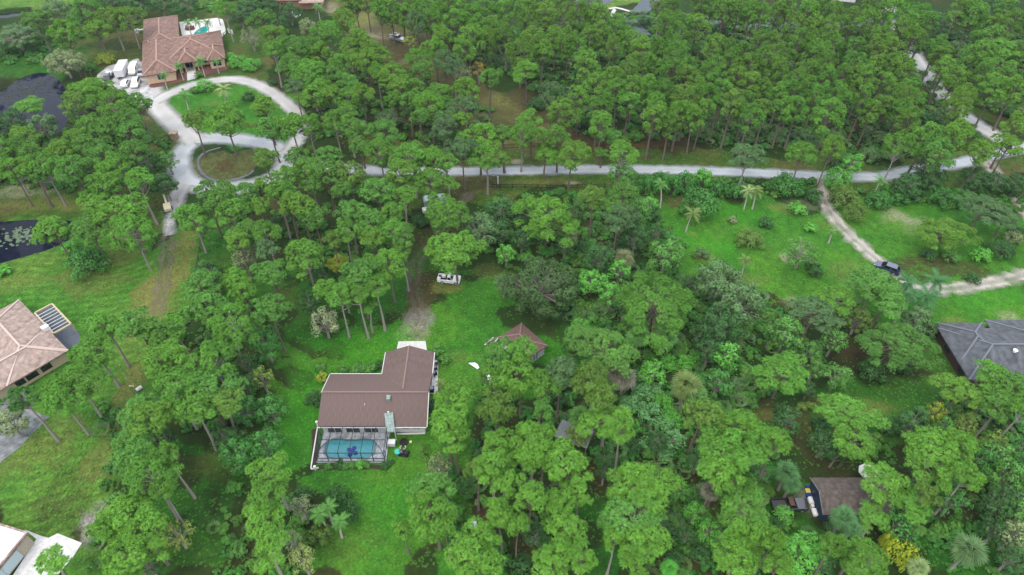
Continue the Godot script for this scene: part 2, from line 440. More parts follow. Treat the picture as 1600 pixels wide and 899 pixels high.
	var patches := [
		[-18.61, -98.63, 3.0, 9.0, "red", 0.75],
		[-17.18, -90.31, 3.6, 3.0, "grey", 0.7],
		[-18.23, -86.18, 3.4, 2.6, "sand", 0.6],
		[-15.47, -116.88, 4, 8, "straw", 0.7],
		[-22.04, -112.52, 3, 6, "straw", 0.6],
		[-12.90, -99.56, 3, 2, "dry", 0.7],
		[-3.95, -103.37, 5, 3, "dry", 0.5],
		[-9.27, -80.25, 3, 2, "dry", 0.3],
		[-44.06, -95.00, 5, 4, "dry", 0.4],
		[-54.37, -126.16, 6, 4, "straw", 0.7],
		[-51.26, -108.35, 6, 4, "straw", 0.6],
		[-42.14, -123.76, 6, 5, "straw", 0.6],
		[-51.35, -139.00, 6, 4, "straw", 0.6],
		[-33.05, -96.79, 4, 3, "straw", 0.5],
		[-66.65, -77.28, 3, 8, "dry", 0.8],
		[-71.13, -95.00, 5, 12, "dry", 0.7],
		[-70.73, -104.34, 4, 14, "dry", 0.8],
		[-85.54, -100.50, 8, 5, "dry", 0.5],
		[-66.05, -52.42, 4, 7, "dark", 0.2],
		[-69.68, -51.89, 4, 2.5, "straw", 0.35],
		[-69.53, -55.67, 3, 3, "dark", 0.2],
		[-65.04, -59.07, 4, 8, "dry", 0.6],
		[-62.22, -50.33, 2, 5, "grey", 0.55],
		[-62.11, -47.31, 1.6, 2.6, "grey", 0.9],
		[-76.38, -61.43, 7, 6, "dry", 0.5],
		[-117.22, -131.12, 9, 3.5, "sand", 0.55],
		[-114.61, -126.16, 14, 3, "dry", 0.7],
		[-99.00, -127.38, 10, 3, "dry", 0.6],
		[-99.79, -100.50, 8, 3, "dry", 0.4],
		[-83.64, -108.35, 5, 5, "dry", 0.5],
		[-57.96, -80.25, 4, 3, "red", 0.6],
		[-47.53, -80.25, 4, 4, "red", 0.5],
		[-46.75, -59.07, 6, 4, "dry", 0.5],
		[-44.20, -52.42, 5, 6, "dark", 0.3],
		[-23.39, -44.41, 5, 6, "dry", 0.25],
		[-19.43, -52.42, 5, 5, "lush", 0.4],
		[-36.82, -68.96, 4, 12, "lush", 0.5],
		[-28.19, -82.54, 12, 5, "lush", 0.5],
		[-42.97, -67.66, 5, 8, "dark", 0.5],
		[-32.34, -207.88, 7, 9, "straw", 0.7],
		[-34.53, -192.64, 9, 9, "straw", 0.6],
		[-22.23, -207.88, 6, 6, "straw", 0.5],
		[-45.87, -217.35, 6, 7, "sand", 0.5],
		[-41.31, -222.31, 7, 6, "straw", 0.6],
		[-63.98, -241.01, 5, 5, "sand", 0.5],
		[-52.10, -230.06, 6, 8, "dry", 0.6],
		[-1.78, -171.59, 6, 7, "dry", 0.6],
		[-8.48, -159.75, 8, 6, "straw", 0.6],
		[3.63, -177.02, 5, 8, "straw", 0.8],
		[8.70, -166.38, 7, 7, "straw", 0.7],
		[-18.91, -188.57, 7, 8, "straw", 0.5],
		[-34.59, -164.69, 8, 6, "red", 0.5],
		[-34.95, -155.00, 7, 4, "dry", 0.5],
		[-29.42, -198.98, 4, 3, "sand", 0.5],
		[16.49, -152.84, 9, 5, "red", 0.85],
		[22.75, -149.23, 8, 2.6, "red", 0.8],
		[33.16, -154.07, 10, 5, "red", 0.85],
		[41.08, -151.92, 8, 4, "straw", 0.8],
		[25.65, -146.01, 14, 1.6, "straw", 0.6],
		[12.83, -146.01, 8, 2, "dry", 0.5],
		[0.48, -144.00, 2, 1.2, "sand", 0.9],
		[14.22, -134.99, 2.4, 1.4, "sand", 0.9],
		[-6.12, -134.99, 4, 5, "straw", 0.7],
		[-11.40, -133.69, 5, 6, "straw", 0.8],
		[-16.82, -134.99, 4, 4, "straw", 0.6],
		[7.64, -134.99, 12, 2, "dry", 0.5],
		[17.90, -112.52, 5, 7, "red", 0.7],
		[15.51, -108.35, 4, 6, "red", 0.7],
		[0.00, -112.52, 5, 3, "straw", 0.5],
		[91.85, -158.15, 6, 8, "red", 0.7],
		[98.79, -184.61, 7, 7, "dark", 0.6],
		[138.12, -192.64, 6, 8, "red", 0.7],
		[151.54, -192.64, 6, 9, "red", 0.6],
		[134.03, -163.03, 8, 7, "straw", 0.6],
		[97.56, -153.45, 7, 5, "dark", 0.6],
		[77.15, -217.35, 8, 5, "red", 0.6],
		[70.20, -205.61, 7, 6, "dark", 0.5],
		[111.05, -150.42, 10, 3, "dry", 0.5],
		[66.12, -126.16, 6, 2.5, "sand", 0.4],
		[61.37, -124.96, 4, 2, "dry", 0.6],
		[86.43, -121.88, 4, 3.4, "sand", 0.7],
		[88.15, -119.12, 5, 4, "sand", 0.3],
		[88.57, -104.34, 9, 4, "straw", 0.65],
		[85.90, -107.33, 5, 3, "straw", 0.6],
		[70.07, -104.34, 5, 5, "dry", 0.4],
		[40.47, -108.35, 2.5, 1.6, "dry", 0.7],
		[39.18, -115.77, 1.6, 1, "dry", 0.7],
		[57.08, -107.94, 1.2, 2, "sand", 0.7],
		[54.13, -95.00, 3, 2, "sand", 0.5],
		[49.25, -100.50, 5, 3, "dry", 0.4],
		[95.56, -91.16, 3, 2.2, "sand", 0.6],
		[84.44, -89.81, 3, 1.5, "dry", 0.6],
		[93.79, -95.00, 8, 4, "lush", 0.4],
		[69.67, -119.12, 6, 4, "dry", 0.25],
		[50.86, -123.76, 6, 4, "lush", 0.5],
		[41.32, -112.52, 8, 4, "lush", 0.5],
		[61.71, -81.00, 3.5, 3, "red", 0.6],
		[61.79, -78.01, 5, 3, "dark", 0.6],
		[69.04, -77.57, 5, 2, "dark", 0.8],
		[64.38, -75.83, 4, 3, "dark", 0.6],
		[59.82, -69.63, 8, 2.5, "dry", 0.6],
		[55.24, -68.96, 7, 3, "dry", 0.45],
		[41.16, -68.96, 5, 3, "straw", 0.6],
		[44.04, -67.66, 6, 3, "dry", 0.6],
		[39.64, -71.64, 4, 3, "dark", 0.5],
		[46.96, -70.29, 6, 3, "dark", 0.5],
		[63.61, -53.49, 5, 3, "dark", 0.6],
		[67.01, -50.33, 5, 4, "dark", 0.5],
		[66.53, -51.37, 6, 3, "straw", 0.35],
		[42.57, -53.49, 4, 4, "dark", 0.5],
		[44.36, -52.95, 1.5, 3, "grey", 0.5],
		[48.51, -61.43, 4, 6, "straw", 0.6],
		[13.01, -56.79, 3, 5, "red", 0.75],
		[5.30, -51.37, 3, 4, "red", 0.6],
		[2.29, -44.41, 3, 5, "red", 0.6],
		[-4.29, -49.82, 2.6, 3.4, "red", 0.8],
		[25.33, -42.55, 4, 4, "straw", 0.6],
		[29.14, -52.42, 4, 5, "red", 0.5],
		[19.05, -84.90, 3, 6, "lush", 0.4],
		[16.06, -91.50, 2.5, 6, "lush", 0.6],
		[7.74, -84.90, 4, 4, "lush", 0.4],
		[10.30, -78.01, 3, 2, "straw", 0.4],
		[29.37, -82.54, 5, 2.5, "red", 0.6],
		[37.98, -116.88, 4, 2, "lush", 0.4],
		[-69.90, -141.20, 2.6, 2, "straw", 0.6],
		[-71.82, -142.31, 3.4, 2.6, "red", 0.5],
		[-83.05, -178.88, 3, 2, "dry", 0.5],
		[-84.05, -173.38, 3, 2, "dry", 0.4],
		[-84.27, -158.15, 2, 1.4, "sand", 0.5],
		[-17.88, -173.38, 8, 6, "straw", 0.5],
		[-54.99, -163.03, 5, 4, "straw", 0.6],
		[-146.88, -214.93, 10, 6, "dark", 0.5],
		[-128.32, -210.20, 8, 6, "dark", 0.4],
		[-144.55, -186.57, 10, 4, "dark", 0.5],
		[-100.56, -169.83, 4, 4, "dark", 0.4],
		[-104.14, -161.38, 6, 4, "straw", 0.4],
	]
	for p in patches:
		var c: Vector3 = hue[p[4]] * 255.0
		for j in range(maxi(0, int((p[1] - p[3] * 1.3 - Z0) / STEP)), mini(GH, int((p[1] + p[3] * 1.3 - Z0) / STEP))):
			for i in range(maxi(0, int((p[0] - p[2] * 1.3 - X0) / STEP)), mini(GW, int((p[0] + p[2] * 1.3 - X0) / STEP))):
				var at := j * GW + i
				var dx: float = (X0 + i * STEP - p[0]) / p[2]
				var dz: float = (Z0 + j * STEP - p[1]) / p[3]
				var d := sqrt(dx * dx + dz * dz) + (mid[at] - 128) * 0.006 + (fine[at] - 128) * 0.003
				var w: float = clampf((1.05 - d) * 1.8, 0.0, 1.0) * p[5]
				if w > 0.0:
					var s := 0.88 + fine[at] * 0.001
					rgb[at * 3] = int(lerpf(rgb[at * 3], minf(255.0, c.x * s), w))
					rgb[at * 3 + 1] = int(lerpf(rgb[at * 3 + 1], minf(255.0, c.y * s), w))
					rgb[at * 3 + 2] = int(lerpf(rgb[at * 3 + 2], minf(255.0, c.z * s), w))
	return ImageTexture.create_from_image(Image.create_from_data(GW, GH, false, Image.FORMAT_RGB8, rgb))

func field_of(freq: float, octaves: int, seed_: int) -> PackedByteArray:
	var f := FastNoiseLite.new()
	f.noise_type = FastNoiseLite.TYPE_SIMPLEX_SMOOTH
	f.frequency = freq
	f.fractal_octaves = octaves
	f.seed = seed_
	return f.get_image(GW, GH, false, false, true).get_data()

func build_ground() -> void:
	for b in [
		["pond_a", [Vector2(-152.27, -177.02), Vector2(-148.29, -183.06), Vector2(-147.48, -188.57), Vector2(-144.83, -192.64), Vector2(-140.65, -193.89), Vector2(-134.07, -190.18), Vector2(-127.55, -181.52), Vector2(-121.38, -169.83), Vector2(-118.48, -161.38), Vector2(-119.39, -156.88), Vector2(-126.31, -154.69), Vector2(-134.65, -157.83), Vector2(-142.48, -159.75)], 1.7, 3.0],
		["pond_b", [Vector2(-121.13, -122.12), Vector2(-115.24, -121.88), Vector2(-109.83, -122.58), Vector2(-102.72, -122.82), Vector2(-97.56, -121.65), Vector2(-95.06, -118.67), Vector2(-95.55, -114.24), Vector2(-98.07, -110.83), Vector2(-101.39, -108.76), Vector2(-105.60, -106.53), Vector2(-111.61, -105.33)], 1.7, 2.6],
		["canal", [Vector2(-184.18, -233.27), Vector2(-177.18, -236.54), Vector2(-169.75, -239.32), Vector2(-163.31, -242.15), Vector2(-157.04, -245.60), Vector2(-151.96, -244.44), Vector2(-156.08, -238.76), Vector2(-163.07, -234.90), Vector2(-174.25, -231.12), Vector2(-181.76, -229.01)], 1.5, 2.0],
	]:
		var o := smooth_loop(b[1])
		var box := Rect2(o[0], Vector2.ZERO)
		for p in o:
			box = box.expand(p)
		basins.append([o, b[2], b[3], box.grow(1)])
	for pool in [[W.pool, 2.2], [W.lagoon, 2.2]]:
		var o := PackedVector2Array(pool[0])
		var box := Rect2(o[0], Vector2.ZERO)
		for p in o:
			box = box.expand(p)
		basins.append([o, pool[1], 0.2, box.grow(1)])
	var st := SurfaceTool.new()
	st.begin(Mesh.PRIMITIVE_TRIANGLES)
	var xs := []
	var zs := []
	for x in [-2600, -1400, -700, -400]:
		xs.append(float(x))
	for i in 231:
		xs.append(X0 + i * 2.0)
	for x in [400, 700, 1400, 2600]:
		xs.append(float(x))
	for z in [-3000, -1600, -800, -450]:
		zs.append(float(z))
	for j in 217:
		zs.append(Z0 + j * 1.5)
	for z in [120, 300, 900, 2200]:
		zs.append(float(z))
	for z in zs:
		for x in xs:
			st.set_uv(Vector2((x - X0) / (GW * STEP), (z - Z0) / (GH * STEP)))
			st.set_uv2(Vector2(x, z) / 17.0)
			st.add_vertex(Vector3(x, inside_depth(Vector2(x, z)), z))
	var n := xs.size()
	for j in zs.size() - 1:
		for i in n - 1:
			var a := j * n + i
			for k in [a, a + 1, a + n, a + 1, a + n + 1, a + n]:
				st.add_index(k)
	st.generate_normals()
	var m := StandardMaterial3D.new()
	m.albedo_texture = paint_ground()
	m.roughness = 0.95
	m.metallic_specular = 0.2
	m.detail_enabled = true
	m.detail_blend_mode = BaseMaterial3D.BLEND_MODE_MUL
	m.detail_uv_layer = BaseMaterial3D.DETAIL_UV_2
	m.detail_albedo = noise_tex(0.055, 4, 0.62, 1.0, 21, 512)
	setting("ground", st.commit(), m)
	for i in 3:
		var b := MB.new()
		b.poly(Array(basins[i][0]), -0.75)
		setting("water", b.mesh(), M.pond)

func ribbon(called: String, pts: Array, width: float, mat: Material, tone: Color, soft: float, y: float, strip := 0.0, strong := 1.0) -> void:
	# a road or track along pts; its edges waver and thin out over soft metres, strip leaves grass between the wheel ruts
	var line := PackedVector2Array()
	for i in pts.size() - 1:
		var a: Vector2 = pts[i]
		var b: Vector2 = pts[i + 1]
		var n := maxi(2, int(a.distance_to(b) / 0.9))
		for k in n:
			line.append(a.cubic_interpolate(b, pts[maxi(i - 1, 0)], pts[mini(i + 2, pts.size() - 1)], float(k) / n))
	line.append(pts[-1])
	var f := FastNoiseLite.new()
	f.frequency = 0.16
	f.fractal_octaves = 3
	f.seed = line.size()
	var across := [-1.0, -0.55, -0.2, 0.0, 0.2, 0.55, 1.0] if strip > 0.0 else [-1.0, -0.45, 0.0, 0.45, 1.0]
	var b := MB.new()
	var rows := []
	for i in line.size():
		var d := (line[mini(i + 1, line.size() - 1)] - line[maxi(i - 1, 0)]).normalized()
		var s := Vector2(-d.y, d.x)
		var row := []
		for k in across.size():
			var u: float = across[k]
			var half := width / 2 + (soft * 0.5 if absf(u) == 1.0 else 0.0)
			half += f.get_noise_2d(line[i].x * 2 + u * 60, line[i].y * 2) * (0.5 + soft * 0.6)
			var q: Vector2 = line[i] + s * u * half
			var a := 1.0
			if absf(u) == 1.0:
				a = 0.0 if soft > 0.0 else 1.0
			elif strip > 0.0 and absf(u) < 0.3:
				a = 1.0 - strip
			if soft > 0.65:
				a *= clampf(0.86 + f.get_noise_2d(q.x * 1.5, q.y * 1.5) * 0.8, 0.0, 1.0)
			a *= strong
			var v := 0.90 + f.get_noise_2d(q.x + 300, q.y) * 0.16 + f.get_noise_2d(u * 900.0, line[i].x * 0.12 + line[i].y * 0.12) * 0.14 - (0.07 if u == 0.0 else 0.0)
			row.append([Vector3(q.x, y, q.y), Color(tone.r * v, tone.g * v, tone.b * v, a)])
		rows.append(row)
	for i in rows.size() - 1:
		for k in across.size() - 1:
			for t in [[rows[i][k], rows[i][k + 1], rows[i + 1][k + 1]], [rows[i][k], rows[i + 1][k + 1], rows[i + 1][k]]]:
				if (t[2][0] - t[0][0]).cross(t[1][0] - t[0][0]).y < 0.0:
					t = [t[0], t[2], t[1]]
				for p in t:
					b.v.append(p[0]); b.n.append(Vector3.UP); b.c.append(p[1])
	setting(called, b.mesh(), mat)

func sheet(called: String, pts: Array, y: float, mat: Material, rough_edge := 0.0, kind := "structure") -> void:
	var o := pts
	if rough_edge > 0.0:
		o = []
		for i in pts.size():
			var a: Vector2 = pts[i]
			var c: Vector2 = pts[(i + 1) % pts.size()]
			var n := maxi(1, int(a.distance_to(c) / 1.2))
			for k in n:
				o.append(a.lerp(c, float(k) / n) + Vector2(rng.randf_range(-1, 1), rng.randf_range(-1, 1)) * rough_edge)
	var b := MB.new()
	b.poly(o, y, 0.06)
	setting(called, b.mesh(), mat, kind)

func build_roads() -> void:
	var pale := Color(0.37, 0.40, 0.42)
	var bright := Color(0.46, 0.46, 0.45)
	ribbon("road", [Vector2(-57.06, -146.59), Vector2(-50.75, -143.44), Vector2(-42.41, -141.20), Vector2(-34.40, -140.09), Vector2(-18.72, -139.55), Vector2(0.00, -139.82), Vector2(15.65, -140.37), Vector2(31.31, -140.37), Vector2(46.85, -139.82), Vector2(62.17, -138.73), Vector2(75.80, -137.65), Vector2(88.07, -137.38), Vector2(98.50, -140.09), Vector2(109.04, -142.59), Vector2(118.65, -146.01), Vector2(128.54, -149.52), Vector2(143.11, -155.00)], 4.7, M.gravel, pale, 0.3, 0.012)
	ribbon("road", [Vector2(127.43, -148.04), Vector2(126.47, -155.00), Vector2(124.30, -160.72), Vector2(123.06, -167.07), Vector2(122.09, -174.46), Vector2(122.51, -183.44), Vector2(123.67, -194.72), Vector2(125.37, -205.61), Vector2(128.18, -222.31), Vector2(132.45, -241.01)], 6.0, M.gravel, bright, 0.5, 0.020)
	ribbon("path", [Vector2(118.13, -146.59), Vector2(118.06, -142.31), Vector2(117.36, -138.46), Vector2(117.12, -134.99), Vector2(117.52, -131.12), Vector2(117.06, -124.72), Vector2(115.52, -114.68)], 3.0, M.sand, Color(0.40, 0.37, 0.31), 1.4, 0.028, 0.35)
	ribbon("driveway", [Vector2(74.15, -136.85), Vector2(72.59, -131.12), Vector2(72.08, -123.76), Vector2(73.15, -116.88), Vector2(75.12, -110.83), Vector2(77.14, -105.53), Vector2(78.28, -100.50), Vector2(80.44, -98.26), Vector2(86.46, -98.26), Vector2(94.15, -99.56), Vector2(104.61, -102.21), Vector2(117.75, -106.73)], 3.1, M.sand, Color(0.42, 0.39, 0.34), 1.3, 0.024, 0.30)
	ribbon("driveway", [Vector2(-82.47, -152.84), Vector2(-83.43, -148.93), Vector2(-82.67, -144.00), Vector2(-80.10, -138.46), Vector2(-76.67, -134.73), Vector2(-71.88, -132.65), Vector2(-66.58, -132.65), Vector2(-60.95, -134.21), Vector2(-57.17, -137.38), Vector2(-55.88, -142.31), Vector2(-56.97, -146.88), Vector2(-61.40, -151.02), Vector2(-67.80, -153.45), Vector2(-74.79, -154.69), Vector2(-80.11, -154.69), Vector2(-82.47, -152.84)], 6.7, M.gravel, Color(0.37, 0.39, 0.40), 0.2, 0.016)
	ribbon("driveway", [Vector2(-81.65, -152.84), Vector2(-86.52, -157.83), Vector2(-92.00, -163.69), Vector2(-98.40, -171.59), Vector2(-102.58, -178.88), Vector2(-105.43, -185.39)], 7.0, M.gravel, Color(0.44, 0.43, 0.41), 0.2, 0.024)
	ribbon("driveway", [Vector2(-100.14, -173.38), Vector2(-97.80, -177.76), Vector2(-94.27, -182.29), Vector2(-88.79, -185.39), Vector2(-82.72, -186.97), Vector2(-75.49, -184.61), Vector2(-68.45, -178.88), Vector2(-62.17, -171.59), Vector2(-58.50, -166.38), Vector2(-55.97, -159.75), Vector2(-55.75, -152.84), Vector2(-56.78, -147.46)], 5.2, M.gravel, Color(0.44, 0.43, 0.41), 0.2, 0.032)
	ribbon("driveway", [Vector2(-77.71, -134.21), Vector2(-78.15, -131.12), Vector2(-77.63, -127.14), Vector2(-77.02, -123.76)], 5.0, M.gravel, Color(0.33, 0.32, 0.31), 0.6, 0.028)
	ribbon("path", [Vector2(-77.19, -124.24), Vector2(-76.07, -119.12), Vector2(-74.76, -115.11)], 2.6, M.sand, Color(0.44, 0.44, 0.42), 0.8, 0.030)
	ribbon("path", [Vector2(-74.92, -115.55), Vector2(-73.22, -109.38), Vector2(-71.30, -103.37), Vector2(-69.99, -97.71), Vector2(-68.55, -91.16)], 2.2, M.dirt, Color(0.19, 0.17, 0.11), 1.6, 0.020, 0.6, 0.7)
	ribbon("path", [Vector2(-16.39, -114.24), Vector2(-18.50, -110.00), Vector2(-19.93, -105.33), Vector2(-19.86, -99.56), Vector2(-18.54, -94.11), Vector2(-17.13, -89.81), Vector2(-18.49, -85.22)], 2.2, M.dirt, Color(0.19, 0.165, 0.12), 1.6, 0.020, 0.6, 0.4)
	ribbon("path", [Vector2(-9.77, -131.12), Vector2(-11.49, -126.65), Vector2(-13.51, -121.42), Vector2(-15.44, -116.43)], 2.0, M.dirt, Color(0.17, 0.14, 0.10), 1.6, 0.024, 0.5, 0.7)
	ribbon("road", [Vector2(22.68, -244.44), Vector2(31.81, -245.02), Vector2(34.62, -250.32), Vector2(35.96, -258.90)], 5.0, M.asphalt, Color.WHITE, 0.0, 0.012)
	ribbon("road", [Vector2(52.48, -253.95), Vector2(47.30, -242.15), Vector2(42.90, -234.35), Vector2(40.58, -224.85), Vector2(42.89, -216.86)], 5.5, M.asphalt, Color.WHITE, 0.0, 0.016)
	ribbon("road", [Vector2(42.86, -225.88), Vector2(60.29, -227.44), Vector2(72.97, -226.40), Vector2(85.57, -225.37), Vector2(98.25, -224.85), Vector2(116.09, -226.92), Vector2(135.94, -233.27)], 4.6, M.asphalt, Color.WHITE, 0.0, 0.020)
	ribbon("path", [Vector2(33.89, -238.76), Vector2(36.24, -239.88), Vector2(38.95, -238.20), Vector2(40.75, -236.54)], 1.6, M.gravel, Color(0.5, 0.49, 0.45), 0.2, 0.020)
	ribbon("path", [Vector2(35.68, -238.76), Vector2(34.21, -233.27), Vector2(33.00, -230.06)], 1.6, M.gravel, Color(0.5, 0.49, 0.45), 0.2, 0.024)
	sheet("driveway", [Vector2(-122.87, -189.37), Vector2(-122.48, -195.56), Vector2(-115.24, -200.28), Vector2(-111.74, -196.84), Vector2(-100.14, -173.38), Vector2(-104.37, -170.54), Vector2(-109.37, -178.50), Vector2(-116.82, -182.29), Vector2(-121.51, -185.39)], 0.040, M.concrete, 0.25)
	sheet("driveway", [Vector2(-89.90, -68.96), Vector2(-88.69, -72.74), Vector2(-86.02, -73.57), Vector2(-84.19, -72.19), Vector2(-81.77, -68.96), Vector2(-77.76, -67.40), Vector2(-79.48, -61.43), Vector2(-81.05, -58.61), Vector2(-82.82, -54.57)], 0.020, M.wet_concrete, 0.15)
	ribbon("kerb", [Vector2(-74.22, -150.12), Vector2(-77.30, -148.04), Vector2(-78.09, -144.57), Vector2(-75.47, -139.00), Vector2(-71.35, -135.78), Vector2(-66.82, -136.05), Vector2(-63.65, -138.46), Vector2(-63.32, -140.09)], 0.9, M.gravel, Color(0.12, 0.125, 0.135), 0.2, 0.07)


# ---------------------------------------------------------------- house parts
func hip_faces(b: MB, u0: float, u1: float, v0: float, v1: float, eave: float, top: float, x: Transform3D, hips := [true, true]) -> Array:
	# a hip roof over the rectangle u0..u1, v0..v1 with its ridge along the longer side; returns the ridge and hip lines
	var along_u := (u1 - u0) >= (v1 - v0)
	var half := ((v1 - v0) if along_u else (u1 - u0)) / 2
	var a := Vector3(u0 + (half if hips[0] else 0.0), top, (v0 + v1) / 2) if along_u else Vector3((u0 + u1) / 2, top, v0 + (half if hips[0] else 0.0))
	var d := Vector3(u1 - (half if hips[1] else 0.0), top, (v0 + v1) / 2) if along_u else Vector3((u0 + u1) / 2, top, v1 - (half if hips[1] else 0.0))
	var p := [Vector3(u0, eave, v0), Vector3(u1, eave, v0), Vector3(u1, eave, v1), Vector3(u0, eave, v1)]
	for i in 4:
		p[i] = x * p[i]
	a = x * a
	d = x * d
	if along_u:
		b.quad(p[0], p[1], d, a, Vector3.UP)
		b.quad(p[3], p[2], d, a, Vector3.UP)
		b.tri(p[0], p[3], a, Vector3.UP if hips[0] else a - d)
		b.tri(p[1], p[2], d, Vector3.UP if hips[1] else d - a)
	else:
		b.quad(p[0], p[3], d, a, Vector3.UP)
		b.quad(p[1], p[2], d, a, Vector3.UP)
		b.tri(p[0], p[1], a, Vector3.UP if hips[0] else a - d)
		b.tri(p[3], p[2], d, Vector3.UP if hips[1] else d - a)
	for i in 4:                                                             # fascia board and soffit
		var q: Vector3 = p[i]
		var r: Vector3 = p[(i + 1) % 4]
		var drop := Vector3(0, -0.22, 0)
		b.quad(q, r, r + drop, q + drop, (q + r) / 2 - (a + d) / 2)
	b.quad(p[0] + Vector3(0, -0.22, 0), p[1] + Vector3(0, -0.22, 0), p[2] + Vector3(0, -0.22, 0), p[3] + Vector3(0, -0.22, 0), Vector3.DOWN)
	var lines := [[a, d]]
	var ends := [[a, 0], [a, 3], [d, 1], [d, 2]] if along_u else [[a, 0], [a, 1], [d, 3], [d, 2]]
	for e in ends:
		lines.append([e[0], p[e[1]]])
	return lines

func ridge_caps(lines: Array, mat: Material, parent: Node, w := 0.34) -> void:
	for l in lines:
		var b := MB.new()
		var up := Vector3(0, 0.05, 0)
		b.bar(l[0] + up, l[1] + up * 0.6, w, 0.10)
		part("ridge_cap", b.mesh(), mat, parent)

func walls(parent: Node, lo: Vector3, hi: Vector3, x: Transform3D, mat: Material) -> MeshInstance3D:
	var b := MB.new()
	b.box(lo, hi, x)
	return part("wall", b.mesh(), mat, parent)

func window(parent: Node, at: Vector3, w: float, h: float, x: Transform3D, frame: Material, called := "window", glass: Material = null) -> void:
	# at: middle of the sill on the wall face, which looks along -z of x
	var b := MB.new()
	for r in [[-w / 2 - 0.09, 0, -w / 2, h], [w / 2, 0, w / 2 + 0.09, h], [-w / 2 - 0.09, h, w / 2 + 0.09, h + 0.1], [-w / 2 - 0.14, -0.1, w / 2 + 0.14, 0]]:
		b.box(at + Vector3(r[0], r[1], -0.09), at + Vector3(r[2], r[3], 0.02), x)
	if w > 1.0:
		b.box(at + Vector3(-0.035, 0, -0.07), at + Vector3(0.035, h, 0.02), x)
	var f := part(called, b.mesh(), frame, parent)
	var g := MB.new()
	g.box(at + Vector3(-w / 2, 0, -0.035), at + Vector3(w / 2, h, 0.01), x)
	part("pane", g.mesh(), glass if glass else M.glass, f)

func vent_pipe(parent: Node, at: Vector3, r := 0.07, h := 0.5) -> void:
	var b := MB.new()
	b.tube([at, at + Vector3(0, h, 0)], [r, r], 8)
	part("vent_pipe", b.mesh(), M.trim, parent)

func slab_part(called: String, pts: Array, y: float, thick: float, mat: Material, parent: Node) -> MeshInstance3D:
	var b := MB.new()
	b.poly(pts, y, thick)
	return part(called, b.mesh(), mat, parent)


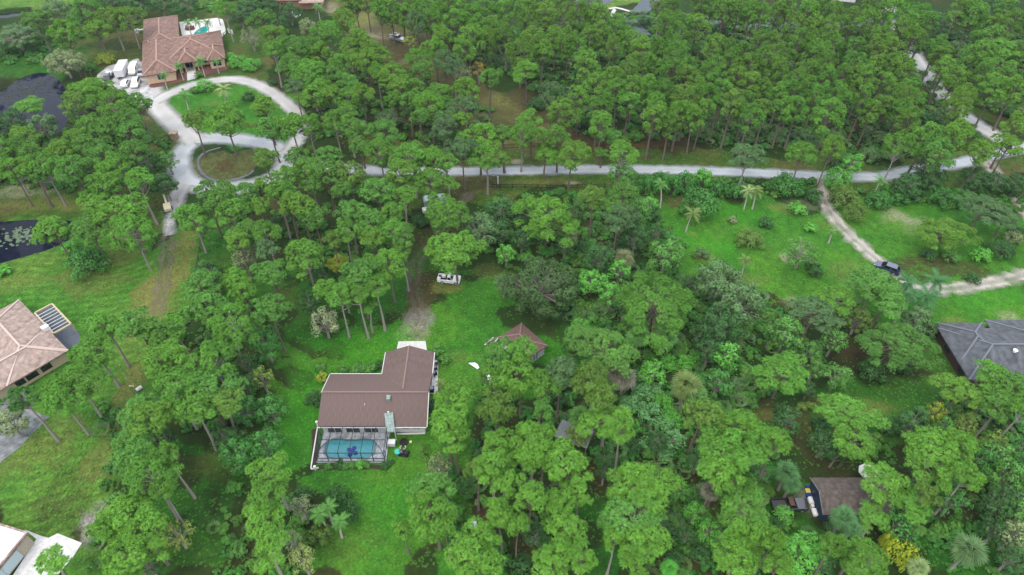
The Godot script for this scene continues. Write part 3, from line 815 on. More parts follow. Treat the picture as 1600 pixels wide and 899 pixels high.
# ---------------------------------------------------------------- the houses
func pool_house() -> void:
	var h := thing("brown_roofed_house", "brown shingle roofed L-shaped house with a screened swimming pool on its lawn", "house", Vector3(-22.5, 0, -69))
	var x := Transform3D(Basis.IDENTITY, Vector3(22.5, 0, 69))
	var xl := Transform3D(Basis.IDENTITY, -h.position)
	var w := MB.new()
	w.box(Vector3(-30.9, 0, -74.1), Vector3(-14.25, 2.4, -64.35), xl)
	w.box(Vector3(-22.0, 0, -79.0), Vector3(-14.3, 2.4, -74.1), xl)
	for e in [-30.9, -14.25]:
		w.tri(xl * Vector3(e, 2.4, -74.1), xl * Vector3(e, 2.4, -64.35), xl * Vector3(e, 4.2, -69.2), Vector3(signf(e + 22), 0, 0))
	w.tri(xl * Vector3(-22.0, 2.4, -79.0), xl * Vector3(-14.3, 2.4, -79.0), xl * Vector3(-18.15, 4.0, -79.0), Vector3(0, 0, -1))
	part("wall", w.mesh(), M.trim, h)
	# the roof slopes are plates 0.12 m thick
	for s in [
		[Vector3(-31.4, 2.42, -63.75), Vector3(-13.8, 2.42, -63.75), Vector3(-13.8, 4.45, -69.2), Vector3(-31.4, 4.45, -69.2), "roof"],
		[Vector3(-31.4, 2.42, -74.65), Vector3(-13.8, 2.42, -74.65), Vector3(-13.8, 4.45, -69.2), Vector3(-31.4, 4.45, -69.2), "roof"],
		[Vector3(-22.45, 2.44, -79.6), Vector3(-18.15, 4.22, -79.6), Vector3(-18.15, 4.22, -69.7), Vector3(-22.45, 2.44, -74.6), "roof"],
		[Vector3(-13.85, 2.44, -79.6), Vector3(-18.15, 4.22, -79.6), Vector3(-18.15, 4.22, -69.7), Vector3(-13.85, 2.44, -74.6), "roof"]]:
		var b := MB.new()
		var c: Vector3 = (s[0] + s[1] + s[2] + s[3]) / 4
		var drop := Vector3(0, -0.14, 0)
		b.quad(xl * s[0], xl * s[1], xl * s[2], xl * s[3], Vector3.UP)
		b.quad(xl * (s[0] + drop), xl * (s[1] + drop), xl * (s[2] + drop), xl * (s[3] + drop), Vector3.DOWN)
		for i in 4:
			var p: Vector3 = s[i]
			var q: Vector3 = s[(i + 1) % 4]
			b.quad(xl * p, xl * q, xl * (q + drop), xl * (p + drop), (p + q) / 2 - c)
		part(s[4], b.mesh(), M.brown_roof, h)
	ridge_caps([[xl * Vector3(-31.35, 4.45, -69.2), xl * Vector3(-13.85, 4.45, -69.2)], [xl * Vector3(-18.15, 4.22, -79.5), xl * Vector3(-18.15, 4.22, -70.0)]], M.brown_ridge, h, 0.3)
	# gutters, white at the eaves
	for l in [[Vector3(-31.4, 2.36, -74.74), Vector3(-22.5, 2.36, -74.74)], [Vector3(-22.54, 2.36, -74.7), Vector3(-22.54, 2.36, -79.6)], [Vector3(-13.76, 2.36, -74.9), Vector3(-13.76, 2.36, -79.6)], [Vector3(-31.4, 2.36, -63.66), Vector3(-13.8, 2.36, -63.66)], [Vector3(-13.72, 2.36, -63.8), Vector3(-13.72, 4.36, -69.2)], [Vector3(-31.48, 2.36, -74.6), Vector3(-31.48, 4.36, -69.2)]]:
		var b := MB.new()
		b.bar(xl * l[0], xl * l[1], 0.12, 0.12)
		part("gutter", b.mesh(), M.trim, h)
	# roof furniture
	var vb := MB.new()
	vb.box(Vector3(-20.55, 3.75, -68.55), Vector3(-19.95, 4.55, -67.7), xl)
	part("skylight", vb.mesh(), M.mint, h)
	vent_pipe(h, xl * Vector3(-20.15, 2.9, -66.0), 0.15, 0.5)
	vent_pipe(h, xl * Vector3(-24.1, 3.6, -67.2), 0.07, 0.35)
	var pr := MB.new()                                                       # pale sheet roof over the side door
	var pa := [Vector3(-20.75, 3.42, -65.7), Vector3(-19.35, 3.48, -65.9), Vector3(-18.75, 2.62, -62.75), Vector3(-20.1, 2.58, -62.75)]
	pr.quad(xl * pa[0], xl * pa[1], xl * pa[2], xl * pa[3], Vector3.UP)
	for i in 4:
		pr.quad(xl * pa[i], xl * pa[(i + 1) % 4], xl * (pa[(i + 1) % 4] + Vector3(0, -0.1, 0)), xl * (pa[i] + Vector3(0, -0.1, 0)), pa[i] + pa[(i + 1) % 4] - pa[0] - pa[2])
	var porch := part("porch_roof", pr.mesh(), M.mint, h)
	for k in 2:
		var post := MB.new()
		var foot := Vector3(-20.0 + k * 1.2, 0, -62.85)
		post.box(foot + Vector3(-0.05, 0, -0.05), foot + Vector3(0.05, 2.5, 0.05), xl)
		part("post", post.mesh(), M.trim, porch)
	var d := Transform3D(Basis(Vector3.UP, PI), Vector3.ZERO)                # wall faces that look towards +z
	for wx in [-15.6, -17.4]:
		window(h, Vector3(-wx, 1.1, 64.35), 1.1, 1.0, xl * d, M.trim)
	for wx in [-29.0, -26.0, -23.0]:
		window(h, Vector3(-wx, 0.1, 64.35), 2.2, 2.0, xl * d, M.trim, "sliding_door")
	for wz in [-65.8, -72.0, -76.5]:
		window(h, Vector3(wz, 1.0, 14.25 if wz > -74 else 14.3), 1.1, 1.1, xl * Transform3D(Basis(Vector3.UP, -PI / 2), Vector3.ZERO), M.trim)
	# the screened pool
	var deck := thing("swimming_pool", "turquoise swimming pool with cut corners inside the screen cage", "pool", Vector3(-26, 0, -61))
	var dx := Transform3D(Basis.IDENTITY, -deck.position)
	var o := [Vector2(-30.95, -58.7), Vector2(-19.95, -58.7), Vector2(-20.1, -64.3), Vector2(-30.95, -64.3)]
	var inner: Array = W.pool
	var ring := with_hole(o, inner)
	var db := MB.new()
	db.poly(ring, 0.10)
	for i in 4:
		var a: Vector2 = o[i]
		var c: Vector2 = o[(i + 1) % 4]
		db.quad(Vector3(a.x, 0.10, a.y), Vector3(c.x, 0.10, c.y), Vector3(c.x, -0.1, c.y), Vector3(a.x, -0.1, a.y), Vector3((a.x + c.x) / 2 + 25.5, 0, (a.y + c.y) / 2 + 61.5))
	shift(db, -deck.position)
	part("deck", db.mesh(), M.wet_pale, deck)
	var shell := MB.new()
	for i in inner.size():
		var a: Vector2 = inner[i]
		var c: Vector2 = inner[(i + 1) % inner.size()]
		shell.quad(Vector3(a.x, 0.10, a.y), Vector3(c.x, 0.10, c.y), Vector3(c.x, -1.3, c.y), Vector3(a.x, -1.3, a.y), Vector3(-25.8, 0, -61.4) - Vector3((a.x + c.x) / 2, 0, (a.y + c.y) / 2))
	shell.poly(inner, -1.3)
	shift(shell, -deck.position)
	part("basin", shell.mesh(), M.pool_shell, deck)
	var water := MB.new()
	water.poly(inner, -0.05)
	shift(water, -deck.position)
	part("water", water.mesh(), M.pool_water, deck)
	var cope := MB.new()
	for i in inner.size():
		var a: Vector2 = inner[i]
		var c: Vector2 = inner[(i + 1) % inner.size()]
		cope.bar(dx * Vector3(a.x, 0.12, a.y), dx * Vector3(c.x, 0.12, c.y), 0.22, 0.06)
	part("coping", cope.mesh(), M.wet_concrete, deck)
	var lad := MB.new()
	for k in 2:
		var e := dx * Vector3(-25.0 + k * 0.5, 0, -63.15)
		lad.tube([e + Vector3(0, 0.1, -0.2), e + Vector3(0, 0.75, -0.2), e + Vector3(0, 0.8, 0.15), e + Vector3(0, -0.2, 0.25)], [0.03, 0.03, 0.03, 0.03], 6)
	part("ladder", lad.mesh(), M.rim, deck)
	# cage
	var cage := thing("pool_cage", "dark framed screen cage enclosing the swimming pool behind the house", "screen enclosure", Vector3(-25.5, 0, -61.5))
	var cx := Transform3D(Basis.IDENTITY, -cage.position)
	var xa := -30.8
	var xb := -20.1
	var zf := -58.85
	var zr := -63.6
	var top := 2.5
	var posts := 7
	for i in posts:
		var px := lerpf(xa, xb, float(i) / (posts - 1))
		var b := MB.new()
		b.bar(cx * Vector3(px, 0.1, zf), cx * Vector3(px, top, zf), 0.10, 0.10)
		part("post", b.mesh(), M.dark_frame, cage)
		var r := MB.new()
		r.bar(cx * Vector3(px, top, zf), cx * Vector3(px, top + 0.25, zr), 0.08, 0.12)
		part("rafter", r.mesh(), M.dark_frame, cage)
	for l in [[Vector3(xa, top, zf), Vector3(xb, top, zf)], [Vector3(xa, 1.0, zf), Vector3(xb, 1.0, zf)], [Vector3(xa, 0.15, zf), Vector3(xb, 0.15, zf)], [Vector3(xa, top + 0.12, -61.2), Vector3(xb, top + 0.12, -61.2)], [Vector3(xa, top + 0.25, zr), Vector3(xb, top + 0.25, zr)], [Vector3(xa, 1.0, zf), Vector3(xa, 1.0, zr)], [Vector3(xb, 1.0, zf), Vector3(xb, 1.0, zr)], [Vector3(xb - 1.78, top + 0.1, -61.2), Vector3(xb, top, zf)], [Vector3(xa + 1.78, top + 0.1, -61.2), Vector3(xa, top, zf)]]:
		var b := MB.new()
		b.bar(cx * l[0], cx * l[1], 0.08, 0.10)
		part("rail", b.mesh(), M.dark_frame, cage)
	for e in [xa, xb]:
		for k in 3:
			var b := MB.new()
			var pz := lerpf(zr, zf, (k + 0.5) / 3.0)
			b.bar(cx * Vector3(e, 0.1, pz), cx * Vector3(e, top, pz), 0.08, 0.08)
			part("post", b.mesh(), M.dark_frame, cage)
	for s in [[Vector3(xa, top + 0.07, zf), Vector3(xb, top + 0.07, zf), Vector3(xb, top + 0.32, zr), Vector3(xa, top + 0.32, zr), Vector3.UP], [Vector3(xa, 0.1, zf), Vector3(xb, 0.1, zf), Vector3(xb, top, zf), Vector3(xa, top, zf), Vector3(0, 0, 1)], [Vector3(xa, 0.1, zf), Vector3(xa, 0.1, zr), Vector3(xa, top, zr), Vector3(xa, top, zf), Vector3(-1, 0, 0)], [Vector3(xb, 0.1, zf), Vector3(xb, 0.1, zr), Vector3(xb, top, zr), Vector3(xb, top, zf), Vector3(1, 0, 0)]]:
		var b := MB.new()
		b.quad(cx * s[0], cx * s[1], cx * s[2], cx * s[3], s[4])
		part("screen", b.mesh(), M.screen, cage)
	# things about the yard
	var fl := MB.new()                                                       # a square float with four puffed corners
	for q in [Vector2(-0.5, -0.45), Vector2(0.5, -0.5), Vector2(-0.55, 0.5), Vector2(0.5, 0.5), Vector2(0, 0)]:
		fl.prism(disc(0.34, 0.16, q.x * 0.8), 0.30, 0.12, Transform3D(Basis.IDENTITY, Vector3(0, 0, q.y)))
	solo("pool_float", "dark blue inflatable float drifting on the turquoise pool", "pool float", fl.mesh(), M.blue, Vector3(-25.65, 0.05, -60.75), 0.35)
	sheet("patio", [Vector2(-21.06, -84.26), Vector2(-16.02, -84.34), Vector2(-15.37, -81.00), Vector2(-21.19, -81.00)], 0.08, M.slab)
	sheet("patio", [Vector2(-14.34, -79.79), Vector2(-13.30, -79.79), Vector2(-12.86, -72.74), Vector2(-13.97, -72.74)], 0.08, M.slab)
	sheet("flower_bed", [Vector2(-30.53, -58.27), Vector2(-19.83, -58.38), Vector2(-19.42, -57.58), Vector2(-30.57, -57.47)], 0.05, M.soil, 0.12)
	sheet("flower_bed", [Vector2(-19.10, -64.86), Vector2(-14.47, -64.98), Vector2(-14.30, -64.23), Vector2(-19.01, -64.11)], 0.05, M.soil, 0.05)
	sheet("flower_bed", [Vector2(-33.03, -64.86), Vector2(-32.08, -65.36), Vector2(-30.70, -58.61), Vector2(-31.47, -57.92)], 0.05, M.soil, 0.05)
	for l in [["white edging strip along the left side of the pool cage", [Vector2(-32.18, -65.86), Vector2(-31.60, -57.58)]], ["short white edging strip at the front left corner of the pool bed", [Vector2(-31.57, -57.47), Vector2(-30.41, -57.69)]], ["white edging strip under the front windows right of the pool", [Vector2(-18.89, -63.98), Vector2(-14.28, -64.11)]]]:
		var b := MB.new()
		var a: Vector2 = l[1][0]
		var c: Vector2 = l[1][1]
		b.bar(Vector3(0, 0.12, 0), Vector3(c.x - a.x, 0.12, c.y - a.y), 0.16, 0.24)
		solo("garden_edging", l[0], "edging", b.mesh(), M.white, Vector3(a.x, 0, a.y), 0.0, "white edging round the pool house")
	var box := thing("storage_box", "white storage box standing by the side door right of the pool", "storage box", Vector3(-19.4, 0, -62.0))
	var bb := MB.new()
	bb.prism([Vector2(-0.55, 0.03), Vector2(0.55, 0.03), Vector2(0.55, 0.85), Vector2(-0.55, 0.85)], 0.4, 0.04)
	part("box", bb.mesh(), M.white, box)
	var bl := MB.new()
	bl.prism([Vector2(-0.6, 0.86), Vector2(0.6, 0.86), Vector2(0.56, 0.95), Vector2(-0.56, 0.95)], 0.45, 0.03)
	part("lid", bl.mesh(), M.white, box)
	# air conditioner beside the right gable
	var ac := thing("air_conditioner", "dark air conditioning unit on a white pad beside the right gable", "air conditioner", Vector3(-13.91, 0.00, -72.74))
	var pad := MB.new()
	pad.box(Vector3(-0.75, 0.085, -0.6), Vector3(0.75, 0.18, 0.6))
	part("pad", pad.mesh(), M.slab, ac)
	var unit := MB.new()
	unit.prism([Vector2(-0.45, 0.18), Vector2(0.45, 0.18), Vector2(0.45, 1.0), Vector2(-0.45, 1.0)], 0.45, 0.06)
	part("casing", unit.mesh(), M.dark_frame, ac)
	var fan := MB.new()
	fan.tube([Vector3(0, 1.0, 0), Vector3(0, 1.06, 0)], [0.38, 0.36], 14)
	part("fan_guard", fan.mesh(), M.rim, ac)
	for k in 3:
		var ch := thing("patio_chair", ["black patio chair on the white strip, farthest from the camera of three", "black patio chair in the middle of the three by the gable wall", "black patio chair nearest the air conditioner, on the white strip"][k], "chair", Vector3(-13.78, 0.00, -78.60) + Vector3(0.25, 0.08, k * 1.25), PI / 2 + k * 0.3, "black patio chairs by the gable wall")
		chair_parts(ch, M.black)
	var bin := thing("tub", "teal plastic tub on the lawn right of the pool cage", "tub", Vector3(-18.23, 0.00, -60.24))
	var tb := MB.new()
	tb.tube([Vector3(0, 0, 0), Vector3(0, 0.75, 0)], [0.36, 0.46], 16)
	part("body", tb.mesh(), M.teal, bin)
	var tr := MB.new()
	tr.tube([Vector3(0, 0.75, 0), Vector3(0, 0.82, 0)], [0.51, 0.51], 16)
	part("rim", tr.mesh(), M.teal, bin)
	mower(thing("lawn_mower", "dark ride-on lawn mower beside the teal tub on the lawn", "lawn mower", Vector3(-17.31, 0.00, -60.24), -0.2))
	var hose := MB.new()
	var pts := []
	var rr := []
	for k in 26:
		var a := k * 0.5
		pts.append(Vector3(cos(a) * (0.42 + k * 0.004), 0.04 + k * 0.006, sin(a) * 0.36))
		rr.append(0.045)
	hose.tube(pts, rr, 6)
	solo("garden_hose", "coil of white hose on the lawn between mower and fire pit", "hose", hose.mesh(), M.white, Vector3(-17.60, 0.00, -61.43))
	var pit := thing("fire_pit", "round dark fire pit on the lawn near the white storage box", "fire pit", Vector3(-17.55, 0.00, -62.39))
	var stones := MB.new()
	for k in 12:
		var a := TAU * k / 12
		stones.box(Vector3(-0.17, 0, -0.1), Vector3(0.17, 0.32, 0.1), Transform3D(Basis(Vector3.UP, a), Vector3(sin(a) * 0.6, 0, cos(a) * 0.6)))
	part("ring", stones.mesh(), M.dark_timber, pit)
	var ash := MB.new()
	ash.tube([Vector3(0, 0, 0), Vector3(0, 0.16, 0)], [0.52, 0.5], 12)
	part("ash", ash.mesh(), M.black, pit)
	var ball := SphereMesh.new()
	ball.radius = 0.24
	ball.height = 0.48
	ball.radial_segments = 16
	ball.rings = 10
	solo("play_ball", "pale yellow play ball lying on the lawn right of the fire pit", "ball", ball, M.lemon, Vector3(-16.41, 0.00, -62.39) + Vector3(0, 0.24, 0))
	for k in 2:
		var st := MB.new()
		st.tube([Vector3.ZERO, Vector3(0, 0.7, 0), Vector3(0, 0.85, 0)], [0.16, 0.16, 0.05], 10)
		st.tube([Vector3(0, 0.85, 0), Vector3(0, 0.95, 0)], [0.24, 0.20], 10)
		solo("garden_post", ["white garden post at the back left corner of the pool cage", "white garden post on the front left end of the edging"][k], "post", st.mesh(), M.white, [Vector3(-32.29, 0.00, -65.86), Vector3(-30.87, 0.00, -57.47)][k], 0.0, "white posts at the pool cage")

func with_hole(o: Array, inner: Array) -> Array:
	# an outline joined to the hole in it by a slit
	var hole := inner.duplicate()
	if Geometry2D.is_polygon_clockwise(PackedVector2Array(o)) == Geometry2D.is_polygon_clockwise(PackedVector2Array(hole)):
		hole.reverse()
	var best := [0, 0]
	for i in o.size():
		for k in hole.size():
			if o[i].distance_to(hole[k]) < o[best[0]].distance_to(hole[best[1]]):
				best = [i, k]
	var ring := []
	for i in o.size() + 1:
		ring.append(o[(best[0] + i) % o.size()])
	for k in hole.size() + 1:
		ring.append(hole[(best[1] + k) % hole.size()])
	return ring

func shift(b: MB, by: Vector3) -> void:
	for i in b.v.size():
		b.v[i] += by

func disc(r: float, h: float, x: float) -> Array:
	return [Vector2(x - r, 0), Vector2(x - r * 0.8, -h * 0.6), Vector2(x + r * 0.8, -h * 0.6), Vector2(x + r, 0), Vector2(x + r * 0.75, h), Vector2(x - r * 0.75, h)]

func chair_parts(t: Node3D, mat: Material) -> void:
	var s := MB.new()
	s.box(Vector3(-0.28, 0.42, -0.28), Vector3(0.28, 0.48, 0.28))
	part("seat", s.mesh(), mat, t)
	var bk := MB.new()
	bk.box(Vector3(-0.28, 0.48, 0.22), Vector3(0.28, 1.0, 0.28))
	part("backrest", bk.mesh(), mat, t)
	for q in [Vector2(-0.24, -0.24), Vector2(0.24, -0.24), Vector2(-0.24, 0.24), Vector2(0.24, 0.24)]:
		var l := MB.new()
		l.box(Vector3(q.x - 0.03, 0, q.y - 0.03), Vector3(q.x + 0.03, 0.42, q.y + 0.03))
		part("leg", l.mesh(), mat, t)

func mower(t: Node3D) -> void:
	var b := MB.new()
	b.prism([Vector2(-0.75, 0.3), Vector2(0.8, 0.3), Vector2(0.85, 0.55), Vector2(0.75, 0.75), Vector2(0.2, 0.8), Vector2(0.1, 0.5), Vector2(-0.75, 0.55)], 0.38, 0.05)
	part("body", b.mesh(), M.black, t)
	var s := MB.new()
	s.prism([Vector2(-0.6, 0.6), Vector2(-0.1, 0.6), Vector2(-0.1, 0.72), Vector2(-0.42, 0.74), Vector2(-0.55, 1.1), Vector2(-0.65, 1.1)], 0.25, 0.04)
	part("seat", s.mesh(), M.grey_timber, t)
	var d := MB.new()
	d.prism([Vector2(-0.45, 0.12), Vector2(0.45, 0.12), Vector2(0.4, 0.28), Vector2(-0.4, 0.28)], 0.56, 0.05)
	part("mower_deck", d.mesh(), M.dark_frame, t)
	for q in [[0.6, 0.22, 0.4], [0.6, 0.22, -0.4], [-0.5, 0.3, 0.45], [-0.5, 0.3, -0.45]]:
		var w := MB.new()
		w.tube([Vector3(q[0], q[1], q[2] - 0.1), Vector3(q[0], q[1], q[2] + 0.1)], [q[1], q[1]], 14)
		part("wheel", w.mesh(), M.tyre, t)
	var h := MB.new()
	h.tube([Vector3(0.15, 0.75, 0), Vector3(0.0, 1.0, 0)], [0.03, 0.03], 6)
	h.tube([Vector3(0.0, 1.0, 0), Vector3(-0.03, 1.04, 0)], [0.2, 0.2], 12)
	part("steering_wheel", h.mesh(), M.black, t)

func villa() -> void:
	# clay tiled house at the end of the paved loop; u runs along its front, v backwards
	var h := thing("clay_roofed_villa", "large villa with reddish clay tile hip roofs and peach walls beside a kidney pool", "house", Vector3(-105.4, 0, -183.7), deg_to_rad(21.0))
	var x := Transform3D(Basis(Vector3.RIGHT, Vector3.UP, Vector3(0, 0, -1)), Vector3.ZERO)   # v to -z
	var roofs := [[-0.9, 8.4, -0.6, 24.0, 3.0, 5.1], [-0.7, 9.9, 18.0, 41.4, 3.0, 5.0], [5.0, 22.4, 4.9, 24.0, 3.0, 5.8], [8.9, 14.5, 3.6, 12.0, 3.25, 5.2], [17.0, 22.2, 2.9, 11.5, 3.1, 5.1]]
	for r in roofs:
		var b := MB.new()
		var lines := hip_faces(b, r[0], r[1], r[2], r[3], r[4], r[5], x)
		var rf := part("roof", b.mesh(), M.clay_roof, h)
		ridge_caps(lines, M.ridge, rf, 0.42)
	for wl in [[Vector3(0, 0, 0.1), Vector3(7.6, 3.0, 23.4)], [Vector3(0.1, 0, 18.6), Vector3(9.2, 3.0, 40.6)], [Vector3(5.6, 0, 7.2), Vector3(21.7, 3.0, 23.4)], [Vector3(17.6, 0, 3.7), Vector3(21.6, 3.1, 8.0)]]:
		var lo := Vector3(wl[0].x, 0, wl[0].z)
		var hi := Vector3(wl[1].x, wl[1].y, wl[1].z)
		walls(h, lo, hi, x, M.peach)
	# entrance: dark glazed double door between four pale columns under the small front roof
	var back := Transform3D(Basis(Vector3.UP, PI), Vector3.ZERO)
	window(h, Vector3(-11.7, 0.05, 7.2), 2.4, 2.6, back, M.white, "entrance_door")
	for cu in [9.4, 10.6, 13.0, 14.1]:
		var cb := MB.new()
		cb.tube([x * Vector3(cu, 0, 4.2), x * Vector3(cu, 0.3, 4.2), x * Vector3(cu, 0.32, 4.2), x * Vector3(cu, 2.9, 4.2), x * Vector3(cu, 2.92, 4.2), x * Vector3(cu, 3.2, 4.2)], [0.26, 0.26, 0.17, 0.15, 0.26, 0.26], 10)
		part("column", cb.mesh(), M.cream, h)
	for wu in [[-3.9, 0.9, -0.1, 2.0, 1.4], [-19.6, 0.7, -3.7, 2.3, 1.7], [-16.1, 0.8, -7.2, 1.4, 1.6], [-8.4, 0.8, -7.2, 1.2, 1.6]]:
		window(h, Vector3(wu[0], wu[1], -wu[2]), wu[3], wu[4], back, M.white)
	for q in [[3.4, 2.0, 30.0], [6.4, 2.3, 33.0], [2.0, 4.0, 19.5], [1.2, 4.1, 20.5], [6.0, 4.6, 15.0]]:
		vent_pipe(h, x * Vector3(q[0], 3.6, q[2]), 0.11, 0.8)
	# planting strip with a curved edge, pavers and the walk
	var at := func(u: float, v: float) -> Vector2:
		var p := h.transform * (x * Vector3(u, 0, v))
		return Vector2(p.x, p.z)
	var bed := []
	for q in [[0.3, 0.0], [0.0, -1.2], [0.4, -2.1], [1.4, -2.6], [5.0, -2.4], [8.2, -1.9], [10.4, -1.4], [10.6, 4.0], [8.0, 6.8], [7.7, 0.0]]:
		bed.append(at.call(q[0], q[1]))
	sheet("paving", bed, 0.10, M.pavers)
	bed = []
	for q in [[13.0, -0.6], [17.5, 0.2], [22.2, 1.4], [23.0, 4.5], [22.0, 5.0], [21.7, 3.6], [17.5, 3.6], [17.0, 7.0], [13.0, 7.0]]:
		bed.append(at.call(q[0], q[1]))
	sheet("paving", bed, 0.10, M.pavers)
	bed = []
	for q in [[10.5, -1.6], [13.0, -0.9], [13.0, 6.9], [10.5, 6.9]]:
		bed.append(at.call(q[0], q[1]))
	sheet("path", bed, 0.09, M.slab)
	# the pool terrace
	var terrace := thing("pool_terrace", "white terrace with a bright turquoise pool behind the clay roofed villa", "pool terrace", Vector3(-102, 0, -221))
	var o := []
	for q in [Vector2(-107.4, -217.0), Vector2(-112.0, -227.4), Vector2(-100.4, -230.8), Vector2(-98.0, -229.6), Vector2(-96.8, -227.0), Vector2(-93.6, -219.0), Vector2(-94.2, -213.4), Vector2(-98.0, -211.0), Vector2(-105.0, -208.4)]:
		o.append(q)
	var inner: Array = W.lagoon
	var ring := with_hole(o, inner)
	var b := MB.new()
	b.poly(ring, 0.12)
	for i in o.size():
		var a: Vector2 = o[i]
		var c: Vector2 = o[(i + 1) % o.size()]
		b.quad(Vector3(a.x, 0.12, a.y), Vector3(c.x, 0.12, c.y), Vector3(c.x, -0.1, c.y), Vector3(a.x, -0.1, a.y), Vector3((a.x + c.x) / 2 + 102, 0, (a.y + c.y) / 2 + 220))
	shift(b, -terrace.position)
	part("terrace", b.mesh(), M.slab, terrace)
	var sh := MB.new()
	for i in inner.size():
		var a: Vector2 = inner[i]
		var c: Vector2 = inner[(i + 1) % inner.size()]
		sh.quad(Vector3(a.x, 0.12, a.y), Vector3(c.x, 0.12, c.y), Vector3(c.x, -1.3, c.y), Vector3(a.x, -1.3, a.y), Vector3(-102.2, 0, -220.3) - Vector3((a.x + c.x) / 2, 0, (a.y + c.y) / 2))
	sh.poly(inner, -1.3)
	shift(sh, -terrace.position)
	part("basin", sh.mesh(), M.pool_shell, terrace)
	var wa := MB.new()
	wa.poly(inner, 0.0)
	shift(wa, -terrace.position)
	part("water", wa.mesh(), M.bright_water, terrace)
	var rock := MB.new()
	for k in 9:
		var a := TAU * k / 9
		rock.prism([Vector2(-0.5, 0), Vector2(0.5, 0), Vector2(0.4, 0.4 + 0.3 * (k % 3)), Vector2(-0.35, 0.5 + 0.25 * (k % 2))], 0.4, 0.1, Transform3D(Basis(Vector3.UP, a * 2.3), Vector3(cos(a) * 1.1, 0.12, sin(a) * 0.8)))
	solo("rock_planter", "low ring of reddish stones beside the turquoise pool of the villa", "planter", rock.mesh(), M.pavers, Vector3(-106.40, 0.00, -221.81))
	fence("pool_fence", "dark mesh fence along the right edge of the villa pool terrace", [Vector2(-94.78, -213.02), Vector2(-93.54, -216.38), Vector2(-92.75, -219.32)], 1.2, 1.4, 2, 0.05, M.black, M.black, true)
	var gt := MB.new()
	gt.box(Vector3(-0.9, 0.1, -0.05), Vector3(0.9, 1.5, 0.05))
	gt.box(Vector3(-1.0, 0, -0.09), Vector3(-0.86, 1.65, 0.09))
	gt.box(Vector3(0.86, 0, -0.09), Vector3(1.0, 1.65, 0.09))
	solo("gate_panel", "white gate panel at the right corner of the villa terrace", "gate", gt.mesh(), M.white, Vector3(-91.83, 0.00, -218.33), -0.5)
	var wp := thing("dock_box", "white square box with a pipe left of the clay tiled rear wing", "utility box", Vector3(-122.97, 0.00, -219.32))
	var w1 := MB.new()
	w1.prism([Vector2(-0.7, 0), Vector2(0.7, 0), Vector2(0.7, 1.1), Vector2(-0.7, 1.1)], 0.7, 0.06)
	part("box", w1.mesh(), M.white, wp)
	var w2 := MB.new()
	w2.tube([Vector3(0.7, 0.8, 0), Vector3(3.2, 0.9, -0.8)], [0.22, 0.22], 10)
	part("pipe", w2.mesh(), M.white, wp)

func pink_house() -> void:
	var h := thing("pink_tiled_house", "house with pale pink tile hip roof and cream walls at the left edge", "house", Vector3(-79.0, 0, -79.84), 0.0)
	# u runs from the near corner along the back eave, v towards the front drive
	var eu := Vector3(-0.770, 0, -0.638)
	var ev := Vector3(-0.638, 0, 0.770)
	var x := Transform3D(Basis(eu, Vector3.UP, ev), Vector3.ZERO)
	for r in [[0.0, 20.0, 0.0, 10.4, 2.7, 4.7], [0.0, 8.6, 0.3, 24.0, 2.68, 4.5]]:
		var b := MB.new()
		var lines := hip_faces(b, r[0], r[1], r[2], r[3], r[4], r[5], x)
		var rf := part("roof", b.mesh(), M.pink_roof, h)
		ridge_caps(lines, M.pale_ridge, rf, 0.36)
	walls(h, Vector3(0.7, 0, 0.7), Vector3(19.3, 2.66, 9.7), x, M.cream)
	walls(h, Vector3(0.72, 0, 0.72), Vector3(7.9, 2.64, 23.3), x, M.cream)
	# the wall that faces the lane: three dark windows
	var fx := x * Transform3D(Basis(Vector3(0, 0, -1), Vector3.UP, Vector3(1, 0, 0)), Vector3(0.7, 0, 0))
	for q in [[-4.2, 1.5], [-6.6, 1.7], [-8.6, 1.3]]:
		window(h, Vector3(q[0], 0.8, 0), q[1], 1.3, fx, M.dark_timber)
	var cw := MB.new()
	cw.prism([Vector2(5.3, 2.6), Vector2(6.5, 2.6), Vector2(6.4, 3.5), Vector2(5.4, 3.5)], 0.6, 0.05, x * Transform3D(Basis.IDENTITY, Vector3(2.2, 0, 0.2)))
	part("chimney", cw.mesh(), M.white, h)
	var pg := thing("pergola", "cream pergola with white slats over a dark patio behind the pink tiled house", "pergola", Vector3(-83.75, 0.00, -86.50))
	var a0 := Vector3(-83.95, 2.4, -83.9) - pg.position
	var along := Vector3(-0.757, 0, -0.653)
	var outw := Vector3(0.653, 0, -0.757)
	for k in 2:
		var b := MB.new()
		var s := a0 + outw * (0.2 + 3.2 * k)
		b.bar(s, s + along * 8.0, 0.3, 0.3)
		part("beam", b.mesh(), M.cream, pg)
	for k in 2:
		var b := MB.new()
		var s := a0 + along * 8.0 * k
		b.bar(s + outw * 0.36, s + outw * 3.24, 0.3, 0.28)
		part("beam", b.mesh(), M.cream, pg)
	for k in 7:
		var b := MB.new()
		var s := a0 + along * (0.9 + k * 0.95)
		b.bar(s + Vector3(0, 0.17, 0), s + outw * 3.4 + Vector3(0, 0.17, 0), 0.07, 0.12)
		part("slat", b.mesh(), M.white, pg)
	for k in 3:
		var b := MB.new()
		var s := a0 + outw * 3.4 + along * 4.0 * k
		b.bar(s - Vector3(0, 2.4, 0), s - Vector3(0, 0.15, 0), 0.2, 0.2)
		part("post", b.mesh(), M.cream, pg)
	var p := func(u: float, v: float) -> Vector2:
		var q: Vector3 = pg.position + a0 + along * u + outw * v
		return Vector2(q.x, q.z)
	sheet("patio", [p.call(-2.6, -0.2), p.call(11.0, -0.2), p.call(11.0, 3.7), p.call(-0.4, 3.7), p.call(-3.4, 2.6)], 0.05, M.asphalt)

